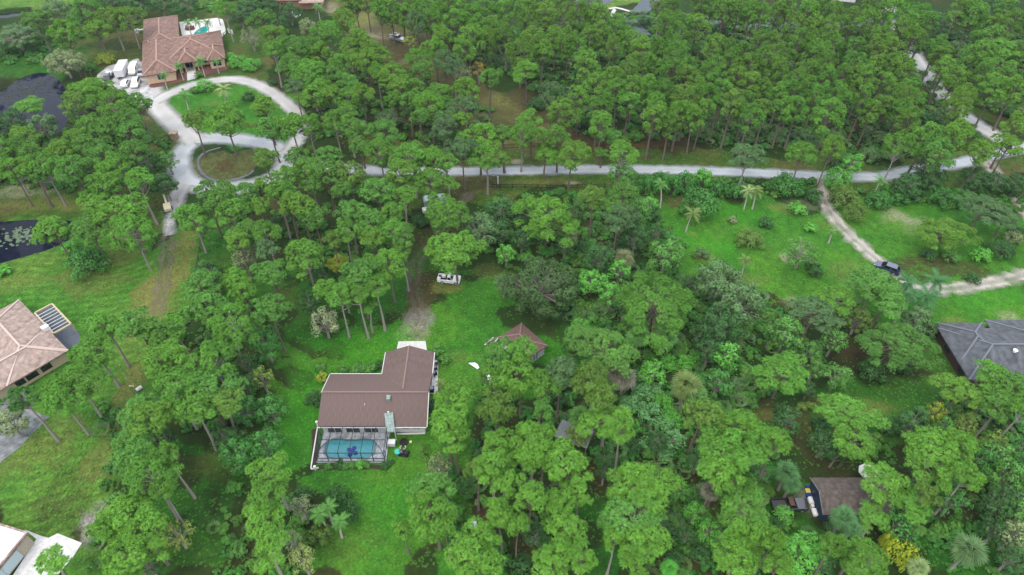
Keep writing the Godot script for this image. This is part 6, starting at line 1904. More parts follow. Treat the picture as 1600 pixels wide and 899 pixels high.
# rows: [kind, x, z, height, crown radius, tone, label]
func trees() -> void:
	var rows := [
		["pine", 27.8, -36.7, 13.7, 2.4, "by", "second nearest medium yellow-green slash pine in front of the black pickup"],
		["pine", 33.1, -37.1, 13.7, 1.5, "by", "third nearest narrow yellow-green slash pine in front of the black pickup"],
		["pine", 44.2, -37.1, 13.7, 2.3, "m", "second nearest narrow mid green slash pine in front of the leaf strewn cottage"],
		["pine", 15.6, -37.1, 13.0, 1.4, "by", "seventh nearest narrow yellow-green slash pine right of the glass cold frame"],
		["pine", -2.4, -37.5, 12.4, 1.7, "by", "narrow yellow-green slash pine in front of the glass cold frame"],
		["pine", 8.6, -37.7, 13.0, 1.8, "by", "fifth nearest narrow yellow-green slash pine right of the glass cold frame"],
		["pine", -6.0, -37.9, 13.0, 2.9, "by", "second nearest medium yellow-green slash pine in front of the glass cold frame"],
		["pine", 5.1, -38.1, 12.4, 2.4, "by", "second nearest medium yellow-green slash pine right of the glass cold frame"],
		["pine", -30.2, -38.5, 13.0, 2.2, "by", "narrow yellow-green slash pine in front of the pool cage"],
		["pine", -48.5, -38.7, 12.4, 3.0, "by", "nearest medium yellow-green slash pine right of the white patio"],
		["pine", 40.6, -39.3, 13.0, 1.4, "m", "narrow mid green slash pine in front of the black pickup"],
		["pine", 29.8, -40.0, 11.7, 2.4, "by", "nearest medium yellow-green slash pine in front of the black pickup"],
		["palmetto", 54.7, -40.1, 4.0, 1.4, "p", "pale fan palm in front of the leaf strewn cottage"],
		["pine", 33.3, -40.2, 13.7, 1.4, "by", "nearest narrow yellow-green slash pine in front of the black pickup"],
		["pine", -61.5, -40.2, 6.0, 1.9, "by", "narrow yellow-green slash pine in front of the white patio"],
		["oak", -49.1, -40.3, 6.0, 1.7, "d", "small dark broadleaf tree right of the white patio"],
		["pine", 31.5, -40.4, 13.7, 1.6, "by", "second nearest narrow yellow-green slash pine in front of the black pickup"],
		["palmetto", 21.4, -40.5, 3.0, 1.2, "b", "bright green fan palm left of the black pickup"],
		["pine", 17.6, -40.6, 12.4, 2.6, "by", "second nearest medium yellow-green slash pine left of the black pickup"],
		["oak", 42.3, -40.8, 4.0, 2.0, "d", "medium dark broadleaf tree in front of the black pickup"],
		["shrub", 68.8, -40.8, 1.7, 1.3, "d", "medium dark shrub in front of the white parasol"],
		["loose", -28.2, -40.8, 8.0, 1.7, "yp", "small pale yellow thin-leaved tree in front of the pool cage"],
		["pine", -4.1, -40.9, 12.4, 2.3, "by", "nearest medium yellow-green slash pine in front of the glass cold frame"],
		["pine", 13.3, -40.9, 11.7, 1.6, "by", "sixth nearest narrow yellow-green slash pine right of the glass cold frame"],
		["pine", 45.8, -41.0, 8.0, 2.5, "m", "medium mid green slash pine in front of the leaf strewn cottage"],
		["oak", 67.7, -41.1, 7.0, 1.8, "d", "fourth nearest small dark broadleaf tree right of the white parasol"],
		["palmetto", 61.3, -41.5, 6.0, 2.1, "gp", "round grey-green fan palm in front of the white parasol"],
		["pine", -53.4, -41.7, 12.4, 1.4, "by", "narrow yellow-green slash pine right of the white patio"],
		["oak", 39.6, -41.9, 5.0, 3.0, "b", "second nearest medium bright green broadleaf tree in front of the black pickup"],
		["shrub", 54.3, -41.9, 6.0, 1.2, "fl", "third nearest medium yellow-flowering shrub in front of the leaf strewn cottage"],
		["shrub", 1.3, -41.9, 2.0, 1.6, "d", "medium dark shrub in front of the glass cold frame"],
		["pine", 29.1, -41.9, 12.4, 1.9, "by", "narrow yellow-green slash pine left of the black pickup"],
		["pine", 7.4, -42.0, 11.7, 2.5, "by", "nearest medium yellow-green slash pine right of the glass cold frame"],
		["pine", -48.4, -42.2, 11.7, 3.0, "by", "third nearest medium yellow-green slash pine right of the white patio"],
		["pine", 0.6, -42.8, 12.4, 1.4, "by", "second nearest narrow yellow-green slash pine right of the glass cold frame"],
		["shrub", 23.2, -42.9, 1.7, 1.3, "d", "fifth nearest medium dark shrub left of the black pickup"],
		["pine", -8.7, -42.9, 11.7, 1.5, "b", "narrow bright green slash pine left of the glass cold frame"],
		["shrub", 53.3, -43.1, 6.0, 1.9, "fl", "second nearest medium yellow-flowering shrub in front of the leaf strewn cottage"],
		["loose", -30.2, -43.4, 7.0, 1.3, "p", "second nearest small pale thin-leaved tree in front of the pool cage"],
		["shrub", 26.7, -43.5, 1.8, 1.5, "d", "third nearest medium dark shrub left of the black pickup"],
		["pine", -14.6, -43.7, 8.0, 1.1, "by", "narrow yellow-green slash pine left of the glass cold frame"],
		["pine", 15.9, -43.7, 12.4, 3.8, "b", "medium bright green slash pine in front of the tin roofed shelter"],
		["pine", -51.6, -44.0, 11.7, 3.3, "by", "second nearest medium yellow-green slash pine right of the white patio"],
		["pine", -32.9, -44.0, 11.7, 2.7, "by", "medium yellow-green slash pine in front of the pool cage"],
		["shrub", 29.1, -44.0, 1.7, 1.4, "d", "second nearest medium dark shrub left of the black pickup"],
		["oak", 55.1, -44.1, 6.0, 1.6, "dg", "small deep green broadleaf tree right of the leaf strewn cottage"],
		["pine", -1.5, -44.1, 13.0, 1.8, "by", "nearest narrow yellow-green slash pine right of the glass cold frame"],
		["shrub", 52.4, -44.2, 6.0, 1.0, "fl", "nearest medium yellow-flowering shrub in front of the leaf strewn cottage"],
		["oak", 41.3, -44.2, 4.0, 2.1, "b", "nearest medium bright green broadleaf tree in front of the black pickup"],
		["oak", 69.7, -44.5, 7.0, 2.0, "p", "medium pale broadleaf tree right of the white parasol"],
		["palmetto", 46.8, -44.6, 6.0, 1.3, "dkp", "second nearest dark fan palm in front of the leaf strewn cottage"],
		["pine", -10.4, -44.6, 13.0, 3.2, "b", "medium bright green slash pine left of the glass cold frame"],
		["loose", -46.8, -44.8, 6.0, 2.1, "yo", "medium yellow-olive thin-leaved tree right of the white patio"],
		["oak", 24.6, -45.1, 5.0, 1.3, "d", "second nearest small dark broadleaf tree left of the black pickup"],
		["oak", 3.4, -45.3, 5.0, 1.8, "d", "small dark broadleaf tree right of the glass cold frame"],
		["pine", 2.3, -45.5, 13.7, 1.8, "by", "third nearest narrow yellow-green slash pine right of the glass cold frame"],
		["oak", 68.1, -45.5, 6.0, 1.8, "d", "third nearest small dark broadleaf tree right of the white parasol"],
		["pine", 6.7, -45.6, 12.4, 1.7, "by", "fourth nearest narrow yellow-green slash pine right of the glass cold frame"],
		["oak", 53.9, -45.7, 7.0, 2.4, "dg", "medium deep green broadleaf tree right of the leaf strewn cottage"],
		["pine", 50.0, -45.7, 7.0, 1.9, "m", "nearest narrow mid green slash pine in front of the leaf strewn cottage"],
		["oak", 27.7, -45.8, 5.0, 1.6, "b", "nearest small bright green broadleaf tree left of the black pickup"],
		["shrub", -27.6, -45.8, 4.0, 1.8, "oy", "medium olive shrub in front of the pool cage"],
		["oak", 45.7, -46.1, 4.0, 1.3, "d", "small dark broadleaf tree right of the black pickup"],
		["palmetto", 46.1, -46.2, 6.0, 1.7, "dkp", "nearest dark fan palm in front of the leaf strewn cottage"],
		["coconut", -24.7, -46.3, 5.0, 1.5, "m", "third nearest green feather palm in front of the pool cage"],
		["shrub", 23.6, -46.4, 1.7, 1.4, "d", "fourth nearest medium dark shrub left of the black pickup"],
		["shrub", -8.3, -46.4, 1.6, 1.3, "d", "medium dark shrub left of the glass cold frame"],
		["pine", 54.6, -46.5, 9.0, 2.1, "b", "narrow bright green slash pine in front of the white parasol"],
		["pine", -33.2, -46.6, 13.7, 1.9, "m", "narrow mid green slash pine left of the pool cage"],
		["pine", 18.7, -46.7, 12.4, 2.2, "by", "second nearest narrow yellow-green slash pine in front of the tin roofed shelter"],
		["coconut", -26.6, -46.8, 5.0, 1.7, "m", "second nearest green feather palm in front of the pool cage"],
		["pine", 31.5, -46.8, 10.0, 3.5, "um", "medium umbrella-shaped slash pine left of the black pickup"],
		["pine", 55.6, -47.2, 13.0, 1.4, "y", "narrow olive slash pine right of the white parasol"],
		["oak", 71.1, -47.3, 8.0, 2.0, "m", "third nearest small green broadleaf tree right of the white parasol"],
		["pine", -47.4, -47.4, 12.4, 1.3, "m", "narrow mid green slash pine right of the white patio"],
		["pine", 9.2, -47.7, 11.7, 2.0, "by", "nearest narrow yellow-green slash pine in front of the tin roofed shelter"],
		["pine", -10.7, -48.4, 13.0, 2.6, "b", "medium bright green slash pine behind the glass cold frame"],
		["oak", 26.4, -48.5, 5.0, 1.5, "b", "second nearest small bright green broadleaf tree left of the black pickup"],
		["coconut", -26.5, -48.5, 5.0, 1.4, "m", "nearest green feather palm in front of the pool cage"],
		["loose", -30.1, -48.6, 7.0, 1.7, "p", "nearest small pale thin-leaved tree in front of the pool cage"],
		["pine", -1.3, -48.7, 12.4, 1.9, "by", "nearest narrow yellow-green slash pine behind the glass cold frame"],
		["oak", 69.8, -48.8, 8.0, 2.3, "d", "medium dark broadleaf tree right of the white parasol"],
		["oak", 39.8, -48.9, 3.0, 1.4, "b", "small bright green broadleaf tree in front of the black pickup"],
		["pine", -49.5, -49.3, 13.7, 3.0, "b", "fourth nearest medium bright green slash pine in front of the white barrel"],
		["shrub", -23.7, -49.5, 4.0, 1.7, "d", "third nearest medium dark shrub in front of the pool cage"],
		["oak", 63.6, -49.6, 7.0, 2.0, "dg", "nearest medium deep green broadleaf tree right of the white parasol"],
		["pine", 62.6, -49.6, 12.4, 1.7, "b", "narrow bright green slash pine right of the white parasol"],
		["pine", 17.4, -49.7, 11.7, 3.6, "by", "second nearest medium yellow-green slash pine right of the tin roofed shelter"],
		["oak", 73.8, -50.3, 8.0, 1.7, "m", "second nearest small green broadleaf tree right of the white parasol"],
		["pine", -33.3, -50.4, 12.4, 2.3, "by", "medium yellow-green slash pine left of the pool cage"],
		["pine", 29.0, -50.6, 13.0, 2.6, "by", "nearest medium yellow-green slash pine left of the black pickup"],
		["pine", -4.9, -50.6, 12.4, 1.5, "y", "narrow olive slash pine behind the glass cold frame"],
		["pine", 52.9, -50.7, 9.0, 3.0, "by", "medium yellow-green slash pine in front of the white parasol"],
		["pine", 7.3, -50.8, 13.7, 2.7, "by", "medium yellow-green slash pine in front of the tin roofed shelter"],
		["palmetto", 28.8, -50.9, 5.0, 1.4, "dead", "dead grey fan palm left of the black pickup"],
		["pine", -2.7, -51.0, 13.7, 2.0, "by", "second nearest narrow yellow-green slash pine behind the glass cold frame"],
		["shrub", -26.0, -51.8, 4.0, 2.0, "d", "nearest medium dark shrub in front of the pool cage"],
		["shrub", 28.2, -52.0, 1.7, 1.3, "d", "nearest medium dark shrub left of the black pickup"],
		["pine", 32.3, -52.0, 13.7, 2.1, "b", "nearest narrow bright green slash pine behind the black pickup"],
		["oak", 24.9, -52.1, 5.0, 1.4, "b", "third nearest small bright green broadleaf tree left of the black pickup"],
		["shrub", -31.4, -52.1, 3.0, 1.7, "d", "second nearest medium dark shrub in front of the pool cage"],
		["pine", -48.2, -52.5, 13.7, 1.7, "m", "narrow mid green slash pine in front of the white barrel"],
		["palmetto", 41.4, -52.7, 4.0, 1.4, "dkp", "nearest dark fan palm behind the black pickup"],
		["pine", 1.4, -52.7, 11.7, 2.1, "by", "second nearest narrow yellow-green slash pine left of the tin roofed shelter"],
		["oak", 63.9, -52.8, 6.0, 1.6, "d", "second nearest small dark broadleaf tree right of the white parasol"],
		["oak", 72.3, -52.8, 9.0, 2.5, "m", "second nearest medium green broadleaf tree right of the white parasol"],
		["pine", -53.7, -53.0, 11.7, 2.9, "b", "third nearest medium bright green slash pine in front of the white barrel"],
		["oak", 29.7, -53.1, 5.0, 1.3, "d", "nearest small dark broadleaf tree left of the black pickup"],
		["pine", 4.5, -53.1, 13.0, 2.1, "by", "nearest narrow yellow-green slash pine left of the tin roofed shelter"],
		["palmetto", 40.8, -53.9, 5.0, 1.8, "dkp", "second nearest dark fan palm behind the black pickup"],
		["shrub", -7.6, -54.4, 1.7, 1.3, "d", "medium dark shrub behind the glass cold frame"],
		["pine", 37.2, -54.4, 13.7, 1.9, "b", "narrow bright green slash pine behind the leaf strewn cottage"],
		["pine", -2.3, -54.6, 13.7, 1.8, "by", "third nearest narrow yellow-green slash pine left of the tin roofed shelter"],
		["pine", 61.3, -54.7, 11.0, 4.2, "by", "nearest medium yellow-green slash pine right of the white parasol"],
		["pine", 30.9, -54.8, 12.4, 3.8, "b", "nearest medium bright green slash pine behind the black pickup"],
		["oak", 13.9, -54.8, 7.0, 1.4, "d", "small dark broadleaf tree in front of the tin roofed shelter"],
		["pine", 3.0, -54.9, 13.7, 3.1, "by", "medium yellow-green slash pine left of the tin roofed shelter"],
		["oak", -10.8, -55.0, 7.0, 1.8, "p", "small pale broadleaf tree in front of the fire pit"],
		["oak", 61.6, -55.2, 6.0, 1.9, "d", "nearest small dark broadleaf tree right of the white parasol"],
		["oak", 37.9, -55.3, 5.0, 1.9, "dg", "small deep green broadleaf tree behind the black pickup"],
		["oak", 70.1, -55.8, 8.0, 2.2, "dg", "second nearest medium deep green broadleaf tree right of the white parasol"],
		["oak", 72.5, -56.0, 9.0, 2.4, "m", "nearest medium green broadleaf tree right of the white parasol"],
		["pine", 64.8, -56.0, 11.0, 2.3, "by", "second nearest medium yellow-green slash pine right of the white parasol"],
		["pine", 35.7, -56.1, 12.4, 1.9, "b", "second nearest narrow bright green slash pine behind the black pickup"],
		["pine", -55.0, -56.2, 11.7, 2.7, "b", "second nearest medium bright green slash pine in front of the white barrel"],
		["pine", 15.7, -56.2, 13.7, 1.8, "by", "narrow yellow-green slash pine right of the tin roofed shelter"],
		["pine", -8.4, -56.5, 11.7, 2.3, "by", "nearest medium yellow-green slash pine right of the fire pit"],
		["oak", 28.4, -56.8, 6.0, 1.9, "d", "third nearest small dark broadleaf tree left of the black pickup"],
		["oak", -41.5, -56.9, 8.0, 2.8, "dg", "third nearest medium deep green broadleaf tree left of the pool cage"],
		["oak", 76.5, -57.1, 9.0, 1.9, "dg", "small deep green broadleaf tree in front of the grey roofed house"],
		["oak", 14.8, -57.5, 5.0, 1.9, "d", "nearest small dark broadleaf tree right of the tin roofed shelter"],
		["shrub", -28.9, -57.8, 0.8, 0.6, "m", "fourth nearest small green shrub in front of the pool cage"],
		["oak", 50.0, -57.9, 7.0, 1.4, "d", "small dark broadleaf tree left of the white parasol"],
		["shrub", -20.1, -57.9, 0.9, 0.7, "d", "second nearest small dark shrub in front of the fire pit"],
		["shrub", -26.2, -57.9, 0.7, 0.6, "m", "second nearest small green shrub in front of the pool cage"],
		["shrub", -27.2, -58.1, 0.9, 0.8, "d", "small dark shrub in front of the pool cage"],
		["shrub", -23.9, -58.1, 0.9, 0.8, "b", "small bright green shrub in front of the pool cage"],
		["shrub", -25.2, -58.2, 0.7, 0.6, "m", "nearest small green shrub in front of the pool cage"],
		["shrub", -22.9, -58.2, 0.7, 0.6, "m", "third nearest small green shrub in front of the pool cage"],
		["pine", 51.7, -58.2, 9.0, 3.1, "b", "nearest medium bright green slash pine behind the white parasol"],
		["oak", -37.7, -58.3, 8.0, 2.8, "dg", "nearest medium deep green broadleaf tree left of the pool cage"],
		["pine", -9.5, -58.5, 13.0, 2.9, "by", "second nearest medium yellow-green slash pine right of the fire pit"],
		["shrub", -19.2, -58.5, 0.8, 0.6, "d", "nearest small dark shrub in front of the fire pit"],
		["oak", 73.6, -58.6, 8.0, 1.7, "y", "small yellowish broadleaf tree right of the white parasol"],
		["pine", 33.2, -58.6, 12.4, 3.0, "b", "second nearest medium bright green slash pine behind the black pickup"],
		["pine", -53.0, -59.4, 13.0, 2.7, "m", "medium mid green slash pine in front of the white barrel"],
		["oak", 48.6, -59.7, 6.0, 2.3, "d", "nearest medium dark broadleaf tree left of the white parasol"],
		["oak", -53.7, -59.9, 7.0, 1.8, "d", "small dark broadleaf tree in front of the white barrel"],
		["oak", -42.8, -59.9, 7.0, 1.6, "d", "small dark broadleaf tree left of the pool cage"],
		["shrub", 24.4, -59.9, 1.9, 1.5, "w", "third nearest medium pale-flecked shrub right of the tin roofed shelter"],
		["oak", -44.8, -60.2, 7.0, 1.8, "d", "third nearest small dark broadleaf tree right of the white barrel"],
		["pine", 28.2, -60.3, 13.0, 2.7, "y", "medium olive slash pine right of the tin roofed shelter"],
		["pine", 76.0, -60.5, 13.0, 1.7, "m", "narrow mid green slash pine in front of the grey roofed house"],
		["oak", 22.7, -60.7, 5.0, 1.7, "d", "second nearest small dark broadleaf tree right of the tin roofed shelter"],
		["shrub", 19.4, -61.1, 2.1, 1.7, "d", "second nearest medium dark shrub right of the tin roofed shelter"],
		["pine", -47.6, -61.2, 12.4, 2.8, "m", "medium mid green slash pine right of the white barrel"],
		["pine", 4.6, -61.2, 12.4, 1.6, "b", "narrow bright green slash pine behind the tin roofed shelter"],
		["pine", -2.4, -61.3, 13.7, 2.3, "y", "medium olive slash pine in front of the white triangular sheet"],
		["oak", 25.7, -61.4, 4.0, 1.8, "w", "small pale-flecked broadleaf tree right of the tin roofed shelter"],
		["shrub", 21.8, -61.4, 1.9, 1.5, "w", "nearest medium pale-flecked shrub right of the tin roofed shelter"],
		["pine", -56.9, -61.6, 11.7, 2.6, "b", "nearest medium bright green slash pine in front of the white barrel"],
		["pine", 14.6, -61.6, 9.0, 2.9, "by", "nearest medium yellow-green slash pine right of the tin roofed shelter"],
		["oak", 10.4, -62.0, 5.0, 2.0, "y", "small yellowish broadleaf tree behind the tin roofed shelter"],
		["pine", -43.9, -62.2, 11.7, 2.2, "y", "narrow olive slash pine right of the white barrel"],
		["pine", -73.6, -62.7, 13.0, 2.0, "dk", "narrow dark slash pine in front of the pink tiled house"],
		["oak", 68.5, -62.9, 6.0, 1.6, "m", "nearest small green broadleaf tree right of the white parasol"],
		["shrub", 18.9, -63.0, 1.8, 1.4, "d", "nearest medium dark shrub right of the tin roofed shelter"],
		["pine", 75.4, -63.2, 10.0, 2.6, "m", "fourth nearest medium mid green slash pine in front of the grey roofed house"],
		["oak", 72.5, -63.2, 6.0, 1.8, "y", "small yellowish broadleaf tree in front of the grey roofed house"],
		["pine", -8.8, -63.3, 12.4, 3.1, "by", "medium yellow-green slash pine in front of the white triangular sheet"],
		["oak", 63.7, -63.4, 7.0, 2.6, "d", "medium dark broadleaf tree behind the white parasol"],
		["oak", -80.1, -63.6, 6.0, 2.6, "p", "medium pale broadleaf tree in front of the pink tiled house"],
		["palmetto", 10.9, -63.8, 5.0, 1.9, "m", "green fan palm behind the tin roofed shelter"],
		["pine", -69.4, -63.9, 12.4, 3.1, "b", "medium bright green slash pine left of the white barrel"],
		["pine", 13.3, -63.9, 12.4, 2.4, "y", "nearest medium olive slash pine behind the tin roofed shelter"],
		["pine", 52.4, -64.0, 8.0, 3.6, "b", "second nearest medium bright green slash pine behind the white parasol"],
		["oak", 44.4, -64.2, 6.0, 2.2, "d", "second nearest medium dark broadleaf tree left of the white parasol"],
		["shrub", 61.8, -64.7, 2.0, 1.6, "d", "nearest medium dark shrub behind the white parasol"],
		["oak", 67.9, -65.0, 7.0, 1.3, "yel", "small yellow broadleaf tree in front of the grey roofed house"],
		["pine", -51.9, -65.0, 13.0, 3.6, "b", "nearest medium bright green slash pine right of the white barrel"],
		["shrub", 25.2, -65.2, 2.5, 2.0, "w", "fourth nearest medium pale-flecked shrub right of the tin roofed shelter"],
		["pine", -47.5, -65.4, 12.4, 3.6, "b", "second nearest medium bright green slash pine right of the white barrel"],
		["shrub", 50.8, -65.4, 1.8, 1.4, "d", "second nearest medium dark shrub behind the white parasol"],
		["oak", -43.1, -65.6, 7.0, 2.6, "dg", "medium deep green broadleaf tree right of the white barrel"],
		["oak", -39.0, -65.6, 7.0, 2.6, "dg", "second nearest medium deep green broadleaf tree left of the pool cage"],
		["pine", 12.6, -65.9, 13.7, 2.4, "y", "second nearest medium olive slash pine behind the tin roofed shelter"],
		["shrub", 26.4, -66.1, 2.5, 2.0, "b", "nearest medium bright green shrub right of the tin roofed shelter"],
		["pine", 4.5, -66.4, 12.4, 2.3, "m", "narrow mid green slash pine right of the white triangular sheet"],
		["shrub", 18.5, -66.4, 1.8, 1.5, "d", "third nearest medium dark shrub right of the tin roofed shelter"],
		["pine", 71.5, -66.8, 9.0, 2.7, "m", "second nearest medium mid green slash pine in front of the grey roofed house"],
		["pine", 79.8, -66.9, 10.0, 2.4, "m", "third nearest medium mid green slash pine in front of the grey roofed house"],
		["pine", -68.4, -67.0, 12.4, 3.3, "m", "medium mid green slash pine left of the white barrel"],
		["pine", 76.8, -67.2, 9.0, 2.9, "m", "nearest medium mid green slash pine in front of the grey roofed house"],
		["pine", 7.5, -67.5, 13.0, 2.4, "p", "medium pale thin slash pine in front of the brown roofed shed"],
		["shrub", 22.9, -67.5, 3.0, 2.4, "w", "large pale-flecked shrub right of the tin roofed shelter"],
		["pine", 1.3, -67.9, 13.0, 3.0, "by", "medium yellow-green slash pine right of the white triangular sheet"],
		["palmetto", 30.0, -67.9, 5.0, 2.0, "m", "green fan palm right of the tin roofed shelter"],
		["pine", -2.8, -68.0, 11.7, 3.0, "m", "medium mid green slash pine right of the white triangular sheet"],
		["shrub", 45.1, -68.4, 1.7, 1.3, "d", "third nearest medium dark shrub behind the white parasol"],
		["palmetto", 28.4, -69.2, 6.0, 2.5, "y", "yellowish fan palm right of the tin roofed shelter"],
		["shrub", 49.0, -69.3, 1.0, 0.8, "y", "second nearest small yellowish shrub behind the white parasol"],
		["pine", -55.8, -69.4, 13.7, 2.7, "b", "medium bright green slash pine behind the white barrel"],
		["shrub", -13.2, -69.4, 1.5, 1.2, "d", "medium dark shrub right of the brown roofed house"],
		["shrub", 20.0, -69.4, 2.4, 1.9, "w", "second nearest medium pale-flecked shrub right of the tin roofed shelter"],
		["shrub", 25.6, -69.4, 2.4, 1.9, "b", "second nearest medium bright green shrub right of the tin roofed shelter"],
		["shrub", 50.6, -69.4, 1.0, 0.8, "y", "nearest small yellowish shrub behind the white parasol"],
		["pine", -47.3, -70.0, 14.0, 3.0, "b", "third nearest medium bright green slash pine right of the white barrel"],
		["shrub", 30.3, -70.1, 2.2, 1.8, "b", "third nearest medium bright green shrub right of the tin roofed shelter"],
		["shrub", 8.1, -70.2, 2.0, 1.6, "d", "nearest medium dark shrub behind the tin roofed shelter"],
		["oak", -44.5, -70.5, 7.0, 1.8, "d", "second nearest small dark broadleaf tree right of the white barrel"],
		["shrub", -33.7, -70.6, 1.9, 1.5, "d", "medium dark shrub left of the brown roofed house"],
		["pine", 78.4, -70.8, 9.0, 2.3, "b", "narrow bright green slash pine in front of the grey roofed house"],
		["oak", 50.1, -71.2, 4.0, 1.4, "d", "small dark broadleaf tree behind the white parasol"],
		["pine", 44.7, -71.4, 9.0, 4.0, "b", "third nearest medium bright green slash pine behind the white parasol"],
		["pine", -2.6, -71.6, 12.4, 3.0, "b", "medium bright green slash pine right of the white triangular sheet"],
		["oak", 34.7, -71.6, 6.0, 2.4, "dg", "medium deep green broadleaf tree right of the tin roofed shelter"],
		["pine", -54.6, -71.8, 13.0, 2.2, "b", "narrow bright green slash pine behind the white barrel"],
		["palmetto", 18.7, -71.8, 5.0, 2.0, "dead", "nearest dead grey fan palm behind the tin roofed shelter"],
		["pine", 1.2, -71.9, 13.3, 2.4, "b", "medium bright green slash pine in front of the brown roofed shed"],
		["shrub", 22.5, -72.0, 2.6, 2.1, "w", "medium pale-flecked shrub behind the tin roofed shelter"],
		["shrub", 24.7, -72.3, 1.9, 1.5, "w", "fifth nearest medium pale-flecked shrub right of the tin roofed shelter"],
		["coconut", -12.2, -72.5, 3.0, 1.0, "y", "yellowish feather palm left of the white triangular sheet"],
		["oak", -47.5, -72.5, 7.0, 1.5, "d", "nearest small dark broadleaf tree right of the white barrel"],
		["palmetto", 17.5, -72.5, 5.0, 1.6, "dead", "second nearest dead grey fan palm behind the tin roofed shelter"],
		["oak", -42.3, -72.6, 6.0, 1.9, "y", "small yellowish broadleaf tree left of the brown roofed house"],
		["oak", 55.1, -73.0, 6.0, 2.4, "m", "medium green broadleaf tree behind the white parasol"],
		["shrub", 38.8, -73.7, 1.9, 1.5, "g", "medium grey-green shrub left of the white parasol"],
		["pine", -68.5, -73.7, 11.7, 2.7, "m", "medium mid green slash pine in front of the pergola"],
		["shrub", 21.7, -74.1, 1.7, 1.4, "d", "second nearest medium dark shrub behind the tin roofed shelter"],
		["oak", 51.8, -74.4, 6.0, 1.5, "m", "small green broadleaf tree behind the white parasol"],
		["oak", 24.2, -74.5, 5.0, 2.4, "b", "medium bright green broadleaf tree behind the tin roofed shelter"],
		["shrub", 32.7, -75.0, 2.1, 1.7, "dg", "medium deep green shrub right of the tin roofed shelter"],
		["pine", 15.3, -75.2, 10.0, 4.6, "lo", "wide broad loose slash pine right of the brown roofed shed"],
		["shrub", -33.4, -75.5, 1.4, 1.1, "yel", "medium yellow shrub left of the brown roofed house"],
		["shrub", 63.0, -75.7, 4.0, 2.7, "d", "large dark shrub left of the grey roofed house"],
		["oak", -45.9, -75.8, 6.0, 2.0, "d", "medium dark broadleaf tree right of the white barrel"],
		["pine", -57.2, -75.8, 11.7, 2.2, "m", "narrow mid green slash pine behind the white barrel"],
		["pine", -59.6, -76.3, 13.0, 2.7, "m", "medium mid green slash pine behind the white barrel"],
		["oak", 37.2, -77.1, 7.0, 2.4, "b", "medium bright green broadleaf tree right of the tin roofed shelter"],
		["shrub", -27.2, -77.1, 1.8, 1.4, "m", "second nearest medium green shrub behind the brown roofed house"],
		["shrub", -25.8, -77.2, 1.1, 0.8, "b", "small bright green shrub behind the brown roofed house"],
		["shrub", -30.1, -77.5, 1.2, 1.0, "m", "nearest small green shrub left of the brown roofed house"],
		["shrub", -25.0, -77.6, 1.4, 1.1, "m", "nearest medium green shrub behind the brown roofed house"],
		["pine", 65.7, -77.7, 10.0, 5.0, "rd", "wide round dense slash pine left of the grey roofed house"],
		["oak", 51.9, -77.8, 7.0, 1.5, "m", "small green broadleaf tree in front of the dark blue car"],
		["shrub", 69.2, -77.8, 2.3, 1.8, "d", "medium dark shrub left of the grey roofed house"],
		["shrub", -34.1, -77.9, 1.1, 0.9, "m", "second nearest small green shrub left of the brown roofed house"],
		["pine", -62.5, -78.0, 13.7, 2.9, "b", "second nearest medium bright green slash pine right of the pergola"],
		["pine", -47.6, -78.1, 14.0, 4.1, "b", "third nearest medium bright green slash pine in front of the dirt track"],
		["oak", 34.4, -78.2, 7.0, 2.2, "d", "fourth nearest medium dark broadleaf tree right of the brown roofed shed"],
		["shrub", -23.7, -78.3, 1.1, 0.9, "d", "small dark shrub behind the brown roofed house"],
		["pine", -68.6, -78.5, 13.0, 2.6, "b", "nearest medium bright green slash pine right of the pergola"],
		["shrub", 27.9, -78.5, 2.3, 1.9, "b", "medium bright green shrub right of the brown roofed shed"],
		["shrub", 31.1, -78.7, 2.0, 1.6, "b", "fourth nearest medium bright green shrub right of the tin roofed shelter"],
		["pine", -57.1, -78.7, 11.7, 2.7, "b", "second nearest medium bright green slash pine in front of the dirt track"],
		["shrub", -12.1, -79.5, 1.4, 1.1, "m", "nearest medium green shrub left of the white triangular sheet"],
		["oak", -43.2, -79.5, 8.0, 2.8, "dg", "medium deep green broadleaf tree left of the brown roofed house"],
		["oak", 57.1, -80.8, 7.0, 2.2, "m", "medium green broadleaf tree in front of the dark blue car"],
		["palmetto", 27.1, -80.8, 5.0, 2.1, "m", "second nearest green fan palm right of the brown roofed shed"],
		["palmetto", 22.4, -81.2, 5.0, 2.1, "m", "nearest green fan palm right of the brown roofed shed"],
		["shrub", -13.7, -81.6, 1.6, 1.3, "m", "second nearest medium green shrub left of the white triangular sheet"],
		["oak", 11.5, -81.7, 6.0, 2.5, "m", "medium green broadleaf tree right of the brown roofed shed"],
		["pine", -41.5, -81.7, 13.7, 2.6, "b", "third nearest medium bright green slash pine in front of the wire fence"],
		["oak", 48.7, -81.7, 8.0, 3.3, "m", "medium green broadleaf tree left of the dark blue car"],
		["oak", 33.7, -81.9, 7.0, 2.2, "d", "third nearest medium dark broadleaf tree right of the brown roofed shed"],
		["pine", -52.3, -82.6, 13.0, 2.8, "b", "nearest medium bright green slash pine in front of the dirt track"],
		["oak", 37.2, -83.1, 9.0, 3.9, "d", "medium dark broadleaf tree left of the dark blue car"],
		["pine", 53.5, -84.2, 9.0, 3.6, "p", "medium pale thin slash pine left of the dark blue car"],
		["oak", 25.1, -84.8, 6.0, 3.5, "d", "second nearest medium dark broadleaf tree right of the brown roofed shed"],
		["pine", -26.7, -85.0, 13.0, 1.9, "m", "third nearest narrow mid green slash pine left of the white pickup"],
		["loose", -34.1, -85.2, 7.0, 2.9, "sg", "medium silver-grey thin-leaved tree behind the brown roofed house"],
		["pine", 25.6, -85.4, 11.0, 7.0, "um", "wide umbrella-shaped slash pine right of the brown roofed shed"],
